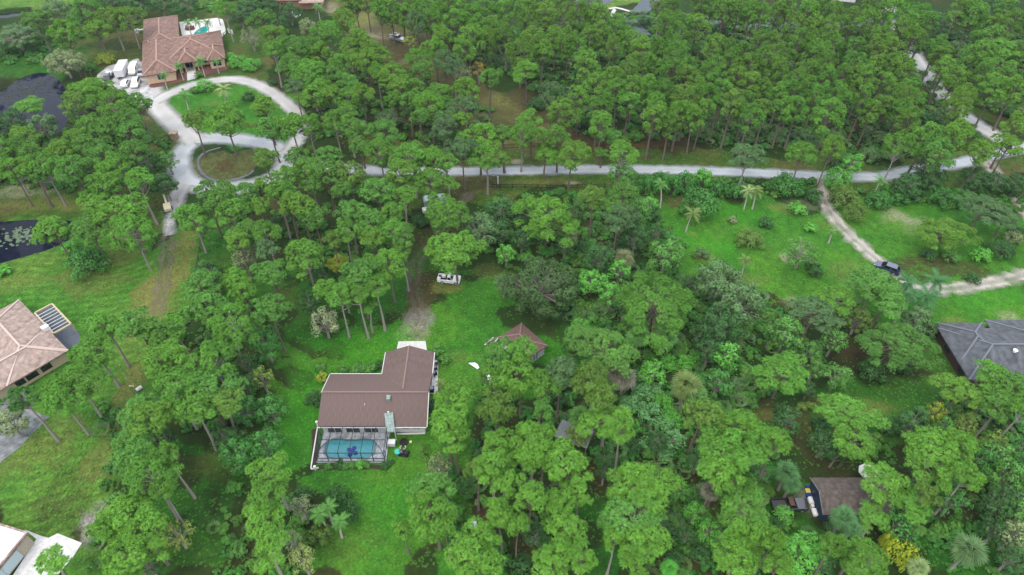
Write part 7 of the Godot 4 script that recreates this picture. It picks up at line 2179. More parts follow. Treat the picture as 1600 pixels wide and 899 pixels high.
		["pine", -30.4, -85.4, 13.0, 2.4, "b", "third nearest medium bright green slash pine left of the white pickup"],
		["oak", 12.4, -85.7, 4.0, 1.8, "b", "small bright green broadleaf tree right of the brown roofed shed"],
		["oak", 74.0, -85.8, 7.0, 2.7, "g", "medium grey-green broadleaf tree left of the grey roofed house"],
		["oak", 63.5, -86.2, 6.0, 2.7, "oy", "medium olive broadleaf tree in front of the dark blue car"],
		["shrub", 78.2, -86.4, 2.1, 1.6, "g", "medium grey-green shrub left of the grey roofed house"],
		["pine", -55.0, -86.4, 14.0, 2.6, "b", "medium bright green slash pine right of the dirt track"],
		["pine", -26.1, -86.5, 8.0, 1.7, "b", "nearest narrow bright green slash pine left of the white pickup"],
		["pine", -47.7, -86.9, 11.7, 2.3, "b", "second nearest medium bright green slash pine in front of the wire fence"],
		["pine", 67.2, -87.0, 10.0, 2.9, "b", "medium bright green slash pine in front of the dark blue car"],
		["pine", -24.0, -87.1, 12.4, 2.2, "m", "second nearest narrow mid green slash pine left of the white pickup"],
		["pine", -33.2, -87.3, 11.7, 1.7, "b", "second nearest narrow bright green slash pine left of the white pickup"],
		["pine", 64.2, -87.3, 11.7, 2.1, "b", "narrow bright green slash pine in front of the dark blue car"],
		["pine", 58.6, -87.4, 10.0, 3.0, "b", "second nearest medium bright green slash pine left of the dark blue car"],
		["oak", 41.1, -88.2, 10.0, 4.9, "g", "second nearest large grey-green broadleaf tree left of the sandy drive curve"],
		["coconut", 72.8, -89.0, 7.0, 2.2, "dk", "dark green feather palm in front of the dark blue car"],
		["coconut", 76.8, -89.5, 7.0, 2.8, "dk", "third nearest dark green feather palm right of the dark blue car"],
		["oak", 20.9, -89.5, 7.0, 2.2, "d", "nearest medium dark broadleaf tree right of the brown roofed shed"],
		["pine", -27.7, -90.2, 13.7, 3.0, "b", "second nearest medium bright green slash pine left of the white pickup"],
		["oak", -38.1, -90.4, 7.0, 2.1, "d", "medium dark broadleaf tree right of the wire fence"],
		["pine", -50.2, -90.6, 11.7, 2.5, "b", "nearest medium bright green slash pine in front of the wire fence"],
		["pine", -43.9, -91.3, 12.4, 2.6, "b", "medium bright green slash pine right of the wire fence"],
		["oak", -31.4, -91.7, 7.0, 1.7, "d", "small dark broadleaf tree left of the white pickup"],
		["oak", 5.5, -91.9, 11.0, 7.0, "do", "large very dark broad broadleaf tree behind the brown roofed shed"],
		["oak", 18.8, -92.1, 7.0, 2.4, "b", "nearest medium bright green broadleaf tree right of the brown roofed shed"],
		["pine", 67.9, -94.2, 8.0, 4.1, "b", "nearest medium bright green slash pine left of the dark blue car"],
		["pine", -22.9, -94.4, 12.4, 3.2, "b", "nearest medium bright green slash pine left of the white pickup"],
		["oak", 39.4, -94.8, 9.0, 4.6, "g", "nearest large grey-green broadleaf tree left of the sandy drive curve"],
		["coconut", 75.6, -95.4, 5.0, 2.6, "dk", "nearest dark green feather palm right of the dark blue car"],
		["oak", -1.6, -95.8, 6.0, 2.0, "g", "small grey-green broadleaf tree right of the white pickup"],
		["coconut", 81.7, -95.8, 5.0, 2.6, "dk", "second nearest dark green feather palm right of the dark blue car"],
		["pine", -38.5, -95.9, 13.7, 3.7, "m", "second nearest medium mid green slash pine right of the wire fence"],
		["pine", -46.1, -96.3, 13.7, 2.1, "p", "narrow pale thin slash pine right of the wire fence"],
		["oak", 15.7, -97.3, 5.0, 3.0, "b", "medium bright green broadleaf tree behind the brown roofed shed"],
		["pine", -20.7, -97.7, 11.7, 1.5, "m", "nearest narrow mid green slash pine left of the white pickup"],
		["oak", -59.1, -97.9, 7.0, 2.9, "d", "medium dark broadleaf tree right of the dirt track"],
		["oak", 35.4, -98.0, 4.0, 1.6, "d", "small dark broadleaf tree in front of the straight road by the hedge"],
		["oak", -37.1, -98.1, 6.0, 2.7, "d", "medium dark broadleaf tree left of the white pickup"],
		["pine", -33.6, -98.7, 13.7, 1.5, "y", "narrow olive slash pine left of the blue-grey caravan"],
		["pine", -33.8, -99.1, 7.0, 1.8, "yel", "narrow yellowing slash pine left of the white pickup"],
		["oak", 21.2, -99.5, 6.0, 2.2, "b", "second nearest medium bright green broadleaf tree right of the brown roofed shed"],
		["pine", -11.0, -99.5, 12.0, 4.6, "b", "wide bright green slash pine behind the white pickup"],
		["pine", -26.4, -100.2, 13.0, 2.0, "m", "second nearest narrow mid green slash pine left of the blue-grey caravan"],
		["shrub", 93.2, -100.5, 1.8, 1.4, "d", "second nearest medium dark shrub right of the dark blue car"],
		["pine", -20.6, -100.6, 13.3, 1.8, "m", "narrow mid green slash pine in front of the blue-grey caravan"],
		["pine", -52.8, -100.8, 12.4, 2.1, "m", "nearest narrow mid green slash pine right of the wire fence"],
		["pine", -31.9, -100.9, 14.0, 2.0, "m", "fourth nearest narrow mid green slash pine left of the blue-grey caravan"],
		["coconut", 46.5, -101.4, 5.0, 1.5, "y", "yellowish feather palm left of the sandy drive curve"],
		["oak", 17.2, -101.9, 8.0, 3.1, "d", "fourth nearest medium dark broadleaf tree in front of the dark rail fence"],
		["pine", -47.5, -102.0, 13.7, 2.3, "m", "second nearest narrow mid green slash pine right of the wire fence"],
		["oak", -53.6, -102.6, 7.0, 2.4, "p", "medium pale broadleaf tree right of the wire fence"],
		["palmetto", 22.5, -102.8, 4.0, 2.1, "ro", "brownish fan palm in front of the dark rail fence"],
		["shrub", -103.8, -102.9, 1.8, 1.5, "b", "medium bright green shrub in front of the dark lower pond"],
		["oak", 30.7, -102.9, 8.0, 3.5, "m", "medium green broadleaf tree in front of the straight road by the hedge"],
		["shrub", 61.7, -103.0, 2.5, 2.0, "d", "medium dark shrub in front of the sandy drive curve"],
		["pine", -23.8, -103.3, 12.0, 2.7, "b", "second nearest medium bright green slash pine left of the blue-grey caravan"],
		["pine", -51.9, -103.9, 11.7, 2.4, "m", "nearest medium mid green slash pine right of the wire fence"],
		["shrub", -86.4, -103.9, 6.0, 4.5, "dg", "large deep green shrub right of the dark lower pond"],
		["pine", -74.5, -104.1, 13.0, 4.0, "b", "second nearest medium bright green slash pine left of the cream trailer"],
		["pine", -90.2, -104.5, 12.4, 3.0, "by", "medium yellow-green slash pine right of the dark lower pond"],
		["loose", 58.6, -104.5, 7.0, 3.6, "m", "medium green thin-leaved tree left of the sandy drive curve"],
		["oak", -1.3, -104.7, 6.0, 1.9, "b", "small bright green broadleaf tree right of the white pickup"],
		["pine", -83.7, -105.4, 11.7, 3.3, "m", "medium mid green slash pine right of the dark lower pond"],
		["pine", -27.7, -106.7, 12.7, 3.0, "b", "third nearest medium bright green slash pine left of the blue-grey caravan"],
		["shrub", 91.6, -107.0, 2.3, 1.8, "m", "medium green shrub right of the dark blue car"],
		["shrub", 97.9, -107.2, 2.9, 2.3, "b", "medium bright green shrub right of the dark blue car"],
		["oak", 10.9, -107.2, 6.0, 2.0, "d", "small dark broadleaf tree in front of the dark rail fence"],
		["oak", 33.6, -107.2, 6.0, 1.7, "m", "small green broadleaf tree in front of the straight road by the hedge"],
		["shrub", -88.0, -107.3, 2.7, 2.2, "dg", "medium deep green shrub right of the dark lower pond"],
		["shrub", 87.3, -107.7, 2.1, 1.7, "d", "nearest medium dark shrub right of the dark blue car"],
		["shrub", 39.7, -108.0, 2.3, 1.8, "g", "medium grey-green shrub in front of the straight road by the hedge"],
		["pine", 21.2, -108.3, 12.4, 3.0, "p", "medium pale thin slash pine right of the dark rail fence"],
		["oak", 25.4, -108.4, 8.0, 2.7, "d", "medium dark broadleaf tree right of the dark rail fence"],
		["pine", -24.1, -108.6, 13.0, 2.5, "m", "medium mid green slash pine left of the blue-grey caravan"],
		["pine", -39.7, -108.9, 11.7, 2.8, "m", "third nearest medium mid green slash pine right of the wire fence"],
		["shrub", 103.1, -109.1, 3.2, 3.2, "d", "large dark shrub right of the dark blue car"],
		["pine", -56.6, -109.2, 13.0, 2.8, "m", "medium mid green slash pine behind the wire fence"],
		["oak", 12.3, -109.3, 6.0, 1.5, "p", "small pale broadleaf tree in front of the dark rail fence"],
		["oak", 2.0, -109.3, 6.0, 2.3, "d", "third nearest medium dark broadleaf tree in front of the dark rail fence"],
		["pine", -64.7, -109.4, 12.0, 3.5, "b", "medium bright green slash pine right of the cream trailer"],
		["pine", -77.5, -109.5, 13.7, 3.7, "b", "nearest medium bright green slash pine left of the cream trailer"],
		["pine", -32.7, -109.8, 12.4, 2.8, "b", "fourth nearest medium bright green slash pine left of the blue-grey caravan"],
		["pine", -13.4, -110.0, 13.0, 4.0, "m", "medium mid green slash pine in front of the blue-grey caravan"],
		["shrub", -93.7, -110.1, 2.3, 1.9, "b", "medium bright green shrub right of the dark lower pond"],
		["pine", -51.1, -110.2, 13.0, 1.8, "m", "third nearest narrow mid green slash pine right of the wire fence"],
		["shrub", 14.6, -110.2, 2.1, 1.7, "d", "medium dark shrub in front of the dark rail fence"],
		["pine", 89.6, -110.5, 7.0, 5.0, "m", "wide mid green slash pine behind the dark blue car"],
		["pine", -42.4, -110.6, 13.7, 2.4, "m", "fourth nearest medium mid green slash pine right of the paved turning loop"],
		["oak", -2.0, -110.7, 7.0, 2.5, "d", "second nearest medium dark broadleaf tree in front of the white marker post"],
		["shrub", 23.8, -110.9, 2.8, 2.2, "d", "medium dark shrub right of the dark rail fence"],
		["pine", -45.2, -110.9, 13.3, 2.4, "m", "medium mid green slash pine in front of the paved turning loop"],
		["oak", -6.7, -111.0, 8.0, 4.3, "g", "large grey-green broadleaf tree right of the blue-grey caravan"],
		["pine", 7.2, -111.3, 12.0, 5.2, "b", "wide bright green slash pine in front of the dark rail fence"],
		["shrub", 37.1, -111.4, 1.1, 0.8, "m", "small green shrub in front of the straight road by the hedge"],
		["oak", 30.3, -111.4, 6.0, 2.0, "d", "medium dark broadleaf tree in front of the straight road by the hedge"],
		["pine", -58.8, -111.7, 13.7, 2.8, "m", "medium mid green slash pine right of the cream trailer"],
		["shrub", 50.9, -112.5, 3.2, 3.4, "oy", "large olive shrub left of the sandy drive curve"],
		["coconut", 68.1, -112.5, 3.0, 1.0, "m", "green feather palm left of the sandy drive curve"],
		["pine", -85.2, -112.9, 11.7, 2.8, "b", "third nearest medium bright green slash pine left of the cream trailer"],
		["shrub", 107.8, -113.1, 2.6, 2.1, "p", "medium pale shrub in front of the road junction"],
		["pine", -22.3, -113.4, 13.3, 2.2, "m", "nearest narrow mid green slash pine left of the blue-grey caravan"],
		["shrub", -33.1, -113.4, 1.3, 1.0, "d", "medium dark shrub left of the blue-grey caravan"],
		["pine", 16.8, -114.0, 13.0, 2.7, "y", "medium olive slash pine right of the dark rail fence"],
		["pine", -48.1, -114.4, 13.7, 2.0, "m", "nearest narrow mid green slash pine right of the paved turning loop"],
		["pine", 23.1, -114.4, 13.7, 3.3, "m", "medium mid green slash pine right of the dark rail fence"],
		["pine", -54.8, -114.5, 13.3, 2.3, "b", "narrow bright green slash pine in front of the paved turning loop"],
		["oak", -15.4, -114.6, 6.0, 2.0, "g", "medium grey-green broadleaf tree in front of the blue-grey caravan"],
		["pine", 104.8, -114.7, 6.0, 3.1, "p", "medium pale thin slash pine in front of the road junction"],
		["oak", -51.2, -114.8, 5.0, 1.7, "d", "small dark broadleaf tree right of the wire fence"],
		["pine", -59.1, -114.9, 14.0, 2.3, "m", "nearest narrow mid green slash pine in front of the paved turning loop"],
		["pine", -63.2, -114.9, 13.7, 2.1, "m", "narrow mid green slash pine right of the cream trailer"],
		["pine", -27.4, -114.9, 13.7, 2.9, "b", "nearest medium bright green slash pine left of the blue-grey caravan"],
		["oak", 1.4, -115.5, 7.0, 3.2, "d", "second nearest medium dark broadleaf tree in front of the dark rail fence"],
		["pine", -46.6, -115.6, 13.0, 2.0, "m", "second nearest narrow mid green slash pine right of the paved turning loop"],
		["shrub", 110.0, -115.7, 2.0, 1.6, "d", "medium dark shrub in front of the road junction"],
		["coconut", 38.1, -116.3, 5.0, 2.2, "y", "yellowish feather palm in front of the straight road by the hedge"],
		["pine", 100.5, -116.5, 8.0, 4.3, "p", "wide pale thin slash pine in front of the road junction"],
		["pine", -52.9, -116.8, 13.0, 1.8, "m", "second nearest narrow mid green slash pine in front of the paved turning loop"],
		["shrub", 65.5, -116.9, 1.7, 1.4, "b", "medium bright green shrub left of the sandy drive curve"],
		["pine", -35.7, -117.1, 11.7, 1.8, "m", "third nearest narrow mid green slash pine left of the blue-grey caravan"],
		["oak", 13.1, -117.2, 7.0, 2.1, "d", "nearest medium dark broadleaf tree in front of the dark rail fence"],
		["pine", -85.7, -117.7, 14.0, 3.4, "m", "medium mid green slash pine left of the cream trailer"],
		["pine", -41.9, -118.1, 12.4, 2.0, "m", "third nearest narrow mid green slash pine right of the paved turning loop"],
		["oak", -2.4, -118.3, 7.0, 3.5, "d", "nearest medium dark broadleaf tree in front of the white marker post"],
		["oak", 27.1, -118.3, 7.0, 3.0, "m", "medium green broadleaf tree left of the straight road by the hedge"],
		["shrub", 56.1, -118.4, 2.0, 1.6, "d", "medium dark shrub left of the sandy drive mouth"],
		["shrub", -20.8, -118.9, 2.2, 1.8, "d", "second nearest medium dark shrub in front of the blue-grey caravan"],
		["pine", -78.9, -118.9, 13.7, 2.9, "b", "medium bright green slash pine behind the cream trailer"],
		["shrub", -19.1, -119.0, 2.0, 1.6, "d", "nearest medium dark shrub in front of the blue-grey caravan"],
		["shrub", 49.1, -120.0, 1.3, 1.1, "p", "medium pale shrub in front of the straight road by the hedge"],
		["pine", -47.5, -120.1, 13.7, 2.3, "m", "nearest medium mid green slash pine right of the paved turning loop"],
		["shrub", 31.3, -120.7, 2.9, 2.3, "d", "medium dark shrub in front of the straight road by the hedge"],
		["pine", -23.9, -121.2, 14.0, 2.7, "m", "second nearest medium mid green slash pine behind the blue-grey caravan"],
		["shrub", 76.5, -121.2, 4.0, 2.9, "oy", "large olive shrub behind the sandy drive curve"],
		["pine", -86.1, -121.9, 13.3, 3.9, "b", "fourth nearest medium bright green slash pine left of the cream trailer"],
		["oak", 30.6, -122.2, 5.0, 1.8, "b", "small bright green broadleaf tree left of the straight road by the hedge"],
		["pine", -17.6, -122.3, 11.7, 3.7, "m", "nearest medium mid green slash pine behind the blue-grey caravan"],
		["pine", -40.0, -122.7, 12.7, 2.5, "m", "fifth nearest medium mid green slash pine right of the paved turning loop"],
		["shrub", 64.3, -123.2, 2.6, 2.1, "b", "medium bright green shrub in front of the sandy drive mouth"],
		["shrub", 42.2, -123.4, 6.0, 4.9, "dg", "second nearest large deep green shrub in front of the straight road by the hedge"],
		["pine", -35.4, -123.9, 12.4, 3.3, "y", "medium olive slash pine left of the blue-grey caravan"],
		["pine", -95.2, -124.2, 13.7, 3.2, "b", "third nearest medium bright green slash pine behind the dark lower pond"],
		["pine", -44.1, -124.4, 13.0, 3.2, "m", "third nearest medium mid green slash pine right of the paved turning loop"],
		["coconut", 52.8, -124.4, 5.0, 2.0, "p", "pale feather palm right of the straight road by the hedge"],
		["coconut", 54.7, -124.4, 5.0, 2.0, "y", "yellowish feather palm right of the straight road by the hedge"],
		["pine", -13.9, -124.8, 13.7, 2.2, "m", "narrow mid green slash pine left of the white marker post"],
		["coconut", 33.8, -124.9, 6.0, 1.7, "m", "green feather palm left of the straight road by the hedge"],
		["pine", -104.9, -125.2, 12.4, 2.1, "m", "narrow mid green slash pine behind the dark lower pond"],
		["pine", -102.1, -125.5, 13.7, 3.0, "b", "second nearest medium bright green slash pine behind the dark lower pond"],
		["pine", -109.9, -125.8, 12.0, 3.0, "b", "nearest medium bright green slash pine behind the dark lower pond"],
		["shrub", 83.6, -125.9, 4.0, 3.3, "dg", "large deep green shrub right of the sandy drive mouth"],
		["pine", -86.4, -126.3, 12.7, 2.4, "m", "fourth nearest medium mid green slash pine left of the stone pillar"],
		["shrub", 75.7, -126.4, 5.0, 3.7, "oy", "large olive shrub right of the sandy drive mouth"],
		["shrub", 102.1, -126.5, 4.0, 2.9, "dg", "nearest large deep green shrub in front of the road junction"],
		["shrub", 98.0, -127.1, 4.0, 3.7, "dg", "second nearest large deep green shrub in front of the road junction"],
		["shrub", 89.1, -127.2, 3.0, 2.4, "dg", "medium deep green shrub behind the sandy drive curve"],
		["oak", -78.8, -127.8, 7.0, 2.7, "d", "medium dark broadleaf tree behind the cream trailer"],
		["shrub", 69.5, -127.8, 3.0, 2.4, "d", "large dark shrub in front of the sandy drive mouth"],
		["pine", -17.4, -128.2, 12.7, 2.7, "b", "nearest medium bright green slash pine behind the blue-grey caravan"],
		["coconut", 83.5, -128.4, 5.0, 1.8, "m", "green feather palm right of the sandy drive mouth"],
		["pine", -21.9, -128.5, 14.0, 3.7, "b", "second nearest medium bright green slash pine behind the blue-grey caravan"],
		["pine", -54.8, -128.9, 12.4, 2.4, "y", "medium olive slash pine right of the paved turning loop"],
		["shrub", 51.3, -129.0, 4.0, 2.4, "dg", "large deep green shrub right of the straight road by the hedge"],
		["oak", 90.9, -129.2, 6.0, 3.5, "d", "medium dark broadleaf tree right of the sandy drive mouth"],
		["oak", 116.6, -130.1, 5.0, 2.7, "d", "third nearest medium dark broadleaf tree in front of the road junction"],
		["pine", -91.5, -130.1, 12.7, 3.2, "b", "second nearest medium bright green slash pine left of the stone pillar"],
		["pine", -5.7, -130.2, 12.4, 3.6, "m", "medium mid green slash pine behind the white marker post"],
		["shrub", 47.9, -130.2, 4.0, 2.6, "dg", "nearest large deep green shrub in front of the straight road by the hedge"],
		["shrub", 37.4, -130.5, 5.0, 2.3, "dg", "medium deep green shrub left of the straight road by the hedge"],
		["pine", -113.1, -130.5, 13.7, 2.5, "m", "sixth nearest medium mid green slash pine in front of the dark upper pond"],
		["oak", 112.2, -130.7, 5.0, 2.9, "d", "nearest medium dark broadleaf tree in front of the road junction"],
		["shrub", 31.2, -130.8, 5.0, 2.8, "dg", "third nearest large deep green shrub left of the straight road by the hedge"],
		["shrub", 63.8, -130.8, 5.0, 4.1, "dg", "large deep green shrub left of the sandy drive mouth"],
		["pine", -47.9, -131.0, 11.7, 2.4, "m", "second nearest medium mid green slash pine right of the paved turning loop"],
		["pine", -40.7, -131.0, 11.7, 2.4, "b", "medium bright green slash pine right of the paved turning loop"],
		["pine", 24.6, -131.0, 13.0, 2.8, "b", "second nearest medium bright green slash pine right of the red-brown fence"],
		["oak", 106.9, -131.1, 6.0, 3.6, "d", "second nearest medium dark broadleaf tree in front of the road junction"],
		["oak", 97.3, -131.1, 6.0, 3.2, "d", "nearest medium dark broadleaf tree left of the road junction"],
		["pine", 53.0, -131.3, 12.0, 3.6, "p", "medium pale thin slash pine right of the straight road by the hedge"],
		["pine", -85.6, -131.4, 12.7, 3.3, "m", "nearest medium mid green slash pine left of the stone pillar"],
		["oak", 25.5, -131.6, 7.0, 3.2, "m", "medium green broadleaf tree in front of the red-brown fence"],
		["shrub", 40.3, -131.8, 5.0, 3.4, "dg", "nearest large deep green shrub left of the straight road by the hedge"],
		["pine", -11.1, -131.8, 13.7, 3.0, "p", "nearest medium pale thin slash pine behind the white marker post"],
		["pine", 95.2, -131.8, 13.7, 3.9, "b", "medium bright green slash pine left of the road junction"],
		["pine", -29.9, -131.9, 13.3, 3.1, "m", "third nearest medium mid green slash pine behind the blue-grey caravan"],
		["pine", -109.5, -131.9, 11.7, 2.6, "m", "fifth nearest medium mid green slash pine in front of the dark upper pond"],
		["shrub", 35.1, -132.1, 5.0, 2.8, "dg", "second nearest large deep green shrub left of the straight road by the hedge"],
		["pine", 105.9, -132.1, 12.4, 3.1, "m", "medium mid green slash pine left of the road junction"],
		["pine", 13.4, -132.2, 12.0, 3.3, "m", "nearest medium mid green slash pine left of the red-brown fence"],
		["pine", 65.6, -132.3, 11.7, 3.3, "m", "nearest medium mid green slash pine behind the sandy drive mouth"],
		["shrub", 44.4, -132.3, 6.0, 2.3, "b", "medium bright green shrub in front of the straight road by the hedge"],
		["pine", -34.6, -132.5, 13.7, 2.5, "m", "fourth nearest medium mid green slash pine behind the blue-grey caravan"],
		["pine", 72.0, -132.5, 13.7, 3.0, "m", "second nearest medium mid green slash pine behind the sandy drive mouth"],
		["shrub", 76.6, -133.4, 5.0, 3.6, "b", "large bright green shrub right of the sandy drive mouth"],
		["pine", -112.5, -133.5, 12.0, 2.5, "m", "third nearest medium mid green slash pine in front of the dark upper pond"],
		["pine", -102.5, -133.6, 11.7, 3.1, "m", "fourth nearest medium mid green slash pine in front of the dark upper pond"],
		["pine", 88.0, -134.0, 13.0, 3.1, "m", "medium mid green slash pine in front of the gravel road bend"],
		["pine", -97.0, -134.1, 12.4, 2.8, "m", "fifth nearest medium mid green slash pine left of the stone pillar"],
		["pine", 113.1, -134.1, 12.4, 2.6, "m", "medium mid green slash pine right of the road junction"],
		["oak", 96.0, -134.8, 7.0, 2.1, "d", "second nearest medium dark broadleaf tree left of the road junction"],
		["oak", 80.4, -136.2, 7.0, 2.4, "b", "medium bright green broadleaf tree right of the sandy drive mouth"],
		["pine", 7.7, -136.2, 8.0, 2.6, "b", "medium bright green slash pine left of the red-brown fence"],
		["oak", -86.9, -136.5, 7.0, 3.8, "d", "medium dark broadleaf tree in front of the stone pillar"],
		["pine", -7.4, -138.0, 13.0, 4.6, "b", "wide bright green slash pine behind the white marker post"],
		["pine", -101.4, -138.3, 11.7, 3.0, "m", "second nearest medium mid green slash pine in front of the dark upper pond"],
		["oak", -82.2, -138.4, 6.0, 2.3, "m", "medium green broadleaf tree in front of the stone pillar"],
		["pine", -1.9, -138.9, 12.4, 2.2, "m", "nearest narrow mid green slash pine behind the white marker post"],
		["pine", -114.0, -139.0, 11.7, 2.7, "m", "nearest medium mid green slash pine in front of the dark upper pond"],
		["pine", 2.2, -139.4, 13.0, 3.2, "m", "second nearest medium mid green slash pine left of the red-brown fence"],
		["pine", -93.5, -139.9, 14.0, 3.1, "m", "third nearest medium mid green slash pine left of the stone pillar"],
		["pine", -89.4, -140.1, 13.0, 3.1, "b", "nearest medium bright green slash pine left of the stone pillar"],
		["pine", -98.9, -140.8, 13.3, 2.7, "m", "medium mid green slash pine right of the dark upper pond"],
		["pine", -36.0, -140.8, 13.0, 2.9, "m", "fifth nearest medium mid green slash pine behind the blue-grey caravan"],
		["pine", -30.1, -141.0, 12.4, 3.2, "b", "third nearest medium bright green slash pine behind the blue-grey caravan"],
		["pine", -51.4, -141.4, 13.7, 2.9, "m", "second nearest medium mid green slash pine right of the lawn island"],
		["shrub", -31.4, -142.2, 2.2, 1.8, "d", "medium dark shrub behind the blue-grey caravan"],
		["shrub", 79.6, -142.3, 3.0, 2.4, "d", "medium dark shrub behind the sandy drive mouth"],
		["pine", -48.1, -143.0, 13.0, 3.1, "m", "fourth nearest medium mid green slash pine right of the lawn island"],
		["shrub", 82.6, -143.0, 3.0, 2.4, "g", "medium grey-green shrub behind the sandy drive mouth"],
		["pine", -57.5, -143.2, 12.0, 3.4, "b", "medium bright green slash pine right of the lawn island"],
		["pine", -16.5, -143.4, 12.7, 3.3, "p", "second nearest medium pale thin slash pine behind the white marker post"],
		["pine", -91.0, -143.6, 13.7, 3.3, "m", "second nearest medium mid green slash pine left of the stone pillar"],
		["shrub", 88.8, -145.0, 3.2, 3.0, "g", "nearest large grey-green shrub right of the sandy drive mouth"],
		["shrub", 94.4, -145.0, 3.2, 3.0, "g", "second nearest large grey-green shrub right of the sandy drive mouth"],
		["pine", -22.2, -145.2, 13.0, 2.1, "m", "third nearest narrow mid green slash pine behind the white marker post"],
		["pine", -13.0, -145.3, 12.4, 2.1, "m", "second nearest narrow mid green slash pine behind the white marker post"],
		["pine", -39.4, -145.8, 13.7, 2.1, "m", "second nearest narrow mid green slash pine right of the lawn island"],
		["pine", 23.5, -145.9, 7.0, 2.7, "b", "nearest medium bright green slash pine right of the red-brown fence"],
		["pine", -76.7, -146.1, 12.0, 2.8, "y", "medium olive slash pine behind the stone pillar"],
		["pine", -42.8, -146.2, 11.7, 3.5, "m", "fifth nearest medium mid green slash pine right of the lawn island"],
		["pine", -69.2, -146.6, 13.3, 4.6, "b", "wide bright green slash pine in front of the lawn island"],
		["pine2", 53.2, -150.2, 15.0, 2.7, "y", "medium olive slash pine behind the straight road by the hedge"],
		["pine", -11.3, -150.3, 13.7, 3.2, "p", "third nearest medium pale thin slash pine behind the white marker post"],
		["shrub", 77.2, -150.9, 3.2, 2.7, "g", "nearest large grey-green shrub behind the sandy drive mouth"],
		["pine", -60.7, -151.4, 12.4, 2.7, "m", "nearest medium mid green slash pine right of the lawn island"],
		["shrub", 94.7, -151.7, 3.1, 2.5, "g", "second nearest large grey-green shrub in front of the gravel road bend"],
		["pine", -20.0, -151.9, 13.7, 4.1, "b", "second nearest medium bright green slash pine in front of the grey pickup"],
		["shrub", 67.9, -152.4, 3.2, 3.3, "g", "fourth nearest large grey-green shrub behind the sandy drive mouth"],
		["shrub", 60.3, -153.2, 3.2, 3.1, "g", "second nearest large grey-green shrub behind the straight road by the hedge"],
		["shrub", 74.7, -153.2, 3.2, 3.5, "g", "third nearest large grey-green shrub behind the sandy drive mouth"],
		["shrub", 83.3, -153.2, 3.2, 3.3, "g", "second nearest large grey-green shrub behind the sandy drive mouth"],
		["shrub", 91.9, -153.2, 3.2, 2.9, "g", "fifth nearest large grey-green shrub behind the sandy drive mouth"],
		["oak", -119.3, -153.5, 7.0, 3.9, "g", "medium grey-green broadleaf tree in front of the dark upper pond"],
		["shrub", 32.1, -153.7, 2.6, 2.1, "m", "medium green shrub right of the red-brown fence"],
		["pine", -99.5, -154.4, 13.0, 5.1, "m", "wide mid green slash pine in front of the villa's parking pad"],
		["pine", -93.7, -154.7, 11.7, 3.6, "m", "medium mid green slash pine in front of the villa's parking pad"],
		["oak", -128.7, -155.4, 7.0, 3.8, "d", "medium dark broadleaf tree in front of the dark upper pond"],
		["pine", -109.6, -156.3, 11.7, 3.4, "y", "medium olive slash pine right of the dark upper pond"],
		["pine", -25.8, -156.3, 11.7, 2.7, "m", "tenth nearest medium mid green slash pine in front of the grey pickup"],
		["pine", -45.4, -156.8, 13.0, 2.0, "m", "nearest narrow mid green slash pine right of the lawn island"],
		["shrub", 50.0, -157.1, 3.2, 4.0, "g", "nearest large grey-green shrub behind the straight road by the hedge"],
		["shrub", 65.0, -157.1, 3.2, 2.7, "g", "fifth nearest large grey-green shrub behind the straight road by the hedge"],
		["pine", -37.9, -157.6, 13.3, 2.4, "m", "eighth nearest medium mid green slash pine in front of the grey pickup"],
		["pine", -41.4, -157.9, 11.7, 3.6, "m", "twelfth nearest medium mid green slash pine in front of the grey pickup"],
		["oak", -32.6, -158.7, 5.0, 3.3, "g", "medium grey-green broadleaf tree in front of the grey pickup"],
		["pine", -11.8, -160.0, 13.7, 3.2, "m", "eleventh nearest medium mid green slash pine in front of the grey pickup"],
		["pine", -18.4, -160.4, 11.7, 3.3, "m", "ninth nearest medium mid green slash pine in front of the grey pickup"],
		["shrub", 18.2, -160.5, 2.9, 2.3, "d", "medium dark shrub behind the red-brown fence"],
		["pine", -28.5, -160.8, 14.0, 3.4, "m", "sixth nearest medium mid green slash pine in front of the grey pickup"],
		["pine", -125.6, -161.1, 7.0, 3.6, "b", "medium bright green slash pine in front of the dark upper pond"],
		["pine", -50.1, -161.2, 12.0, 4.4, "b", "nearest wide bright green slash pine right of the lawn island"],
		["shrub", 56.5, -161.9, 3.2, 2.8, "g", "third nearest large grey-green shrub behind the straight road by the hedge"],
		["pine", -55.6, -162.0, 12.4, 2.0, "p", "narrow pale thin slash pine right of the lawn island"],
		["pine", -109.2, -162.9, 12.0, 4.3, "b", "medium bright green slash pine left of the villa's parking pad"],
		["oak", -111.7, -162.9, 8.0, 4.3, "d", "large dark broadleaf tree right of the dark upper pond"],
		["pine", -24.9, -163.0, 11.7, 2.4, "m", "seventh nearest medium mid green slash pine in front of the grey pickup"],
		["shrub", 111.0, -163.0, 3.0, 2.4, "d", "medium dark shrub in front of the gravel road bend"],
		["shrub", 53.1, -163.6, 3.2, 3.7, "g", "fourth nearest large grey-green shrub behind the straight road by the hedge"],
		["shrub", 114.7, -163.6, 3.2, 3.2, "g", "nearest large grey-green shrub in front of the gravel road bend"],
		["pine", -5.8, -164.2, 14.0, 2.8, "m", "medium mid green slash pine right of the grey pickup"],
		["shrub", 134.7, -165.7, 2.7, 2.2, "d", "medium dark shrub behind the road junction"],
		["coconut", -87.1, -165.7, 6.0, 2.1, "m", "green feather palm left of the lawn island"],
		["shrub", -68.1, -166.1, 1.4, 1.1, "d", "second nearest medium dark shrub right of the lawn island"],
		["pine", -43.7, -166.4, 11.7, 3.2, "b", "nearest medium bright green slash pine in front of the grey pickup"],
		["pine", -53.4, -168.6, 14.0, 4.4, "b", "second nearest wide bright green slash pine right of the lawn island"],
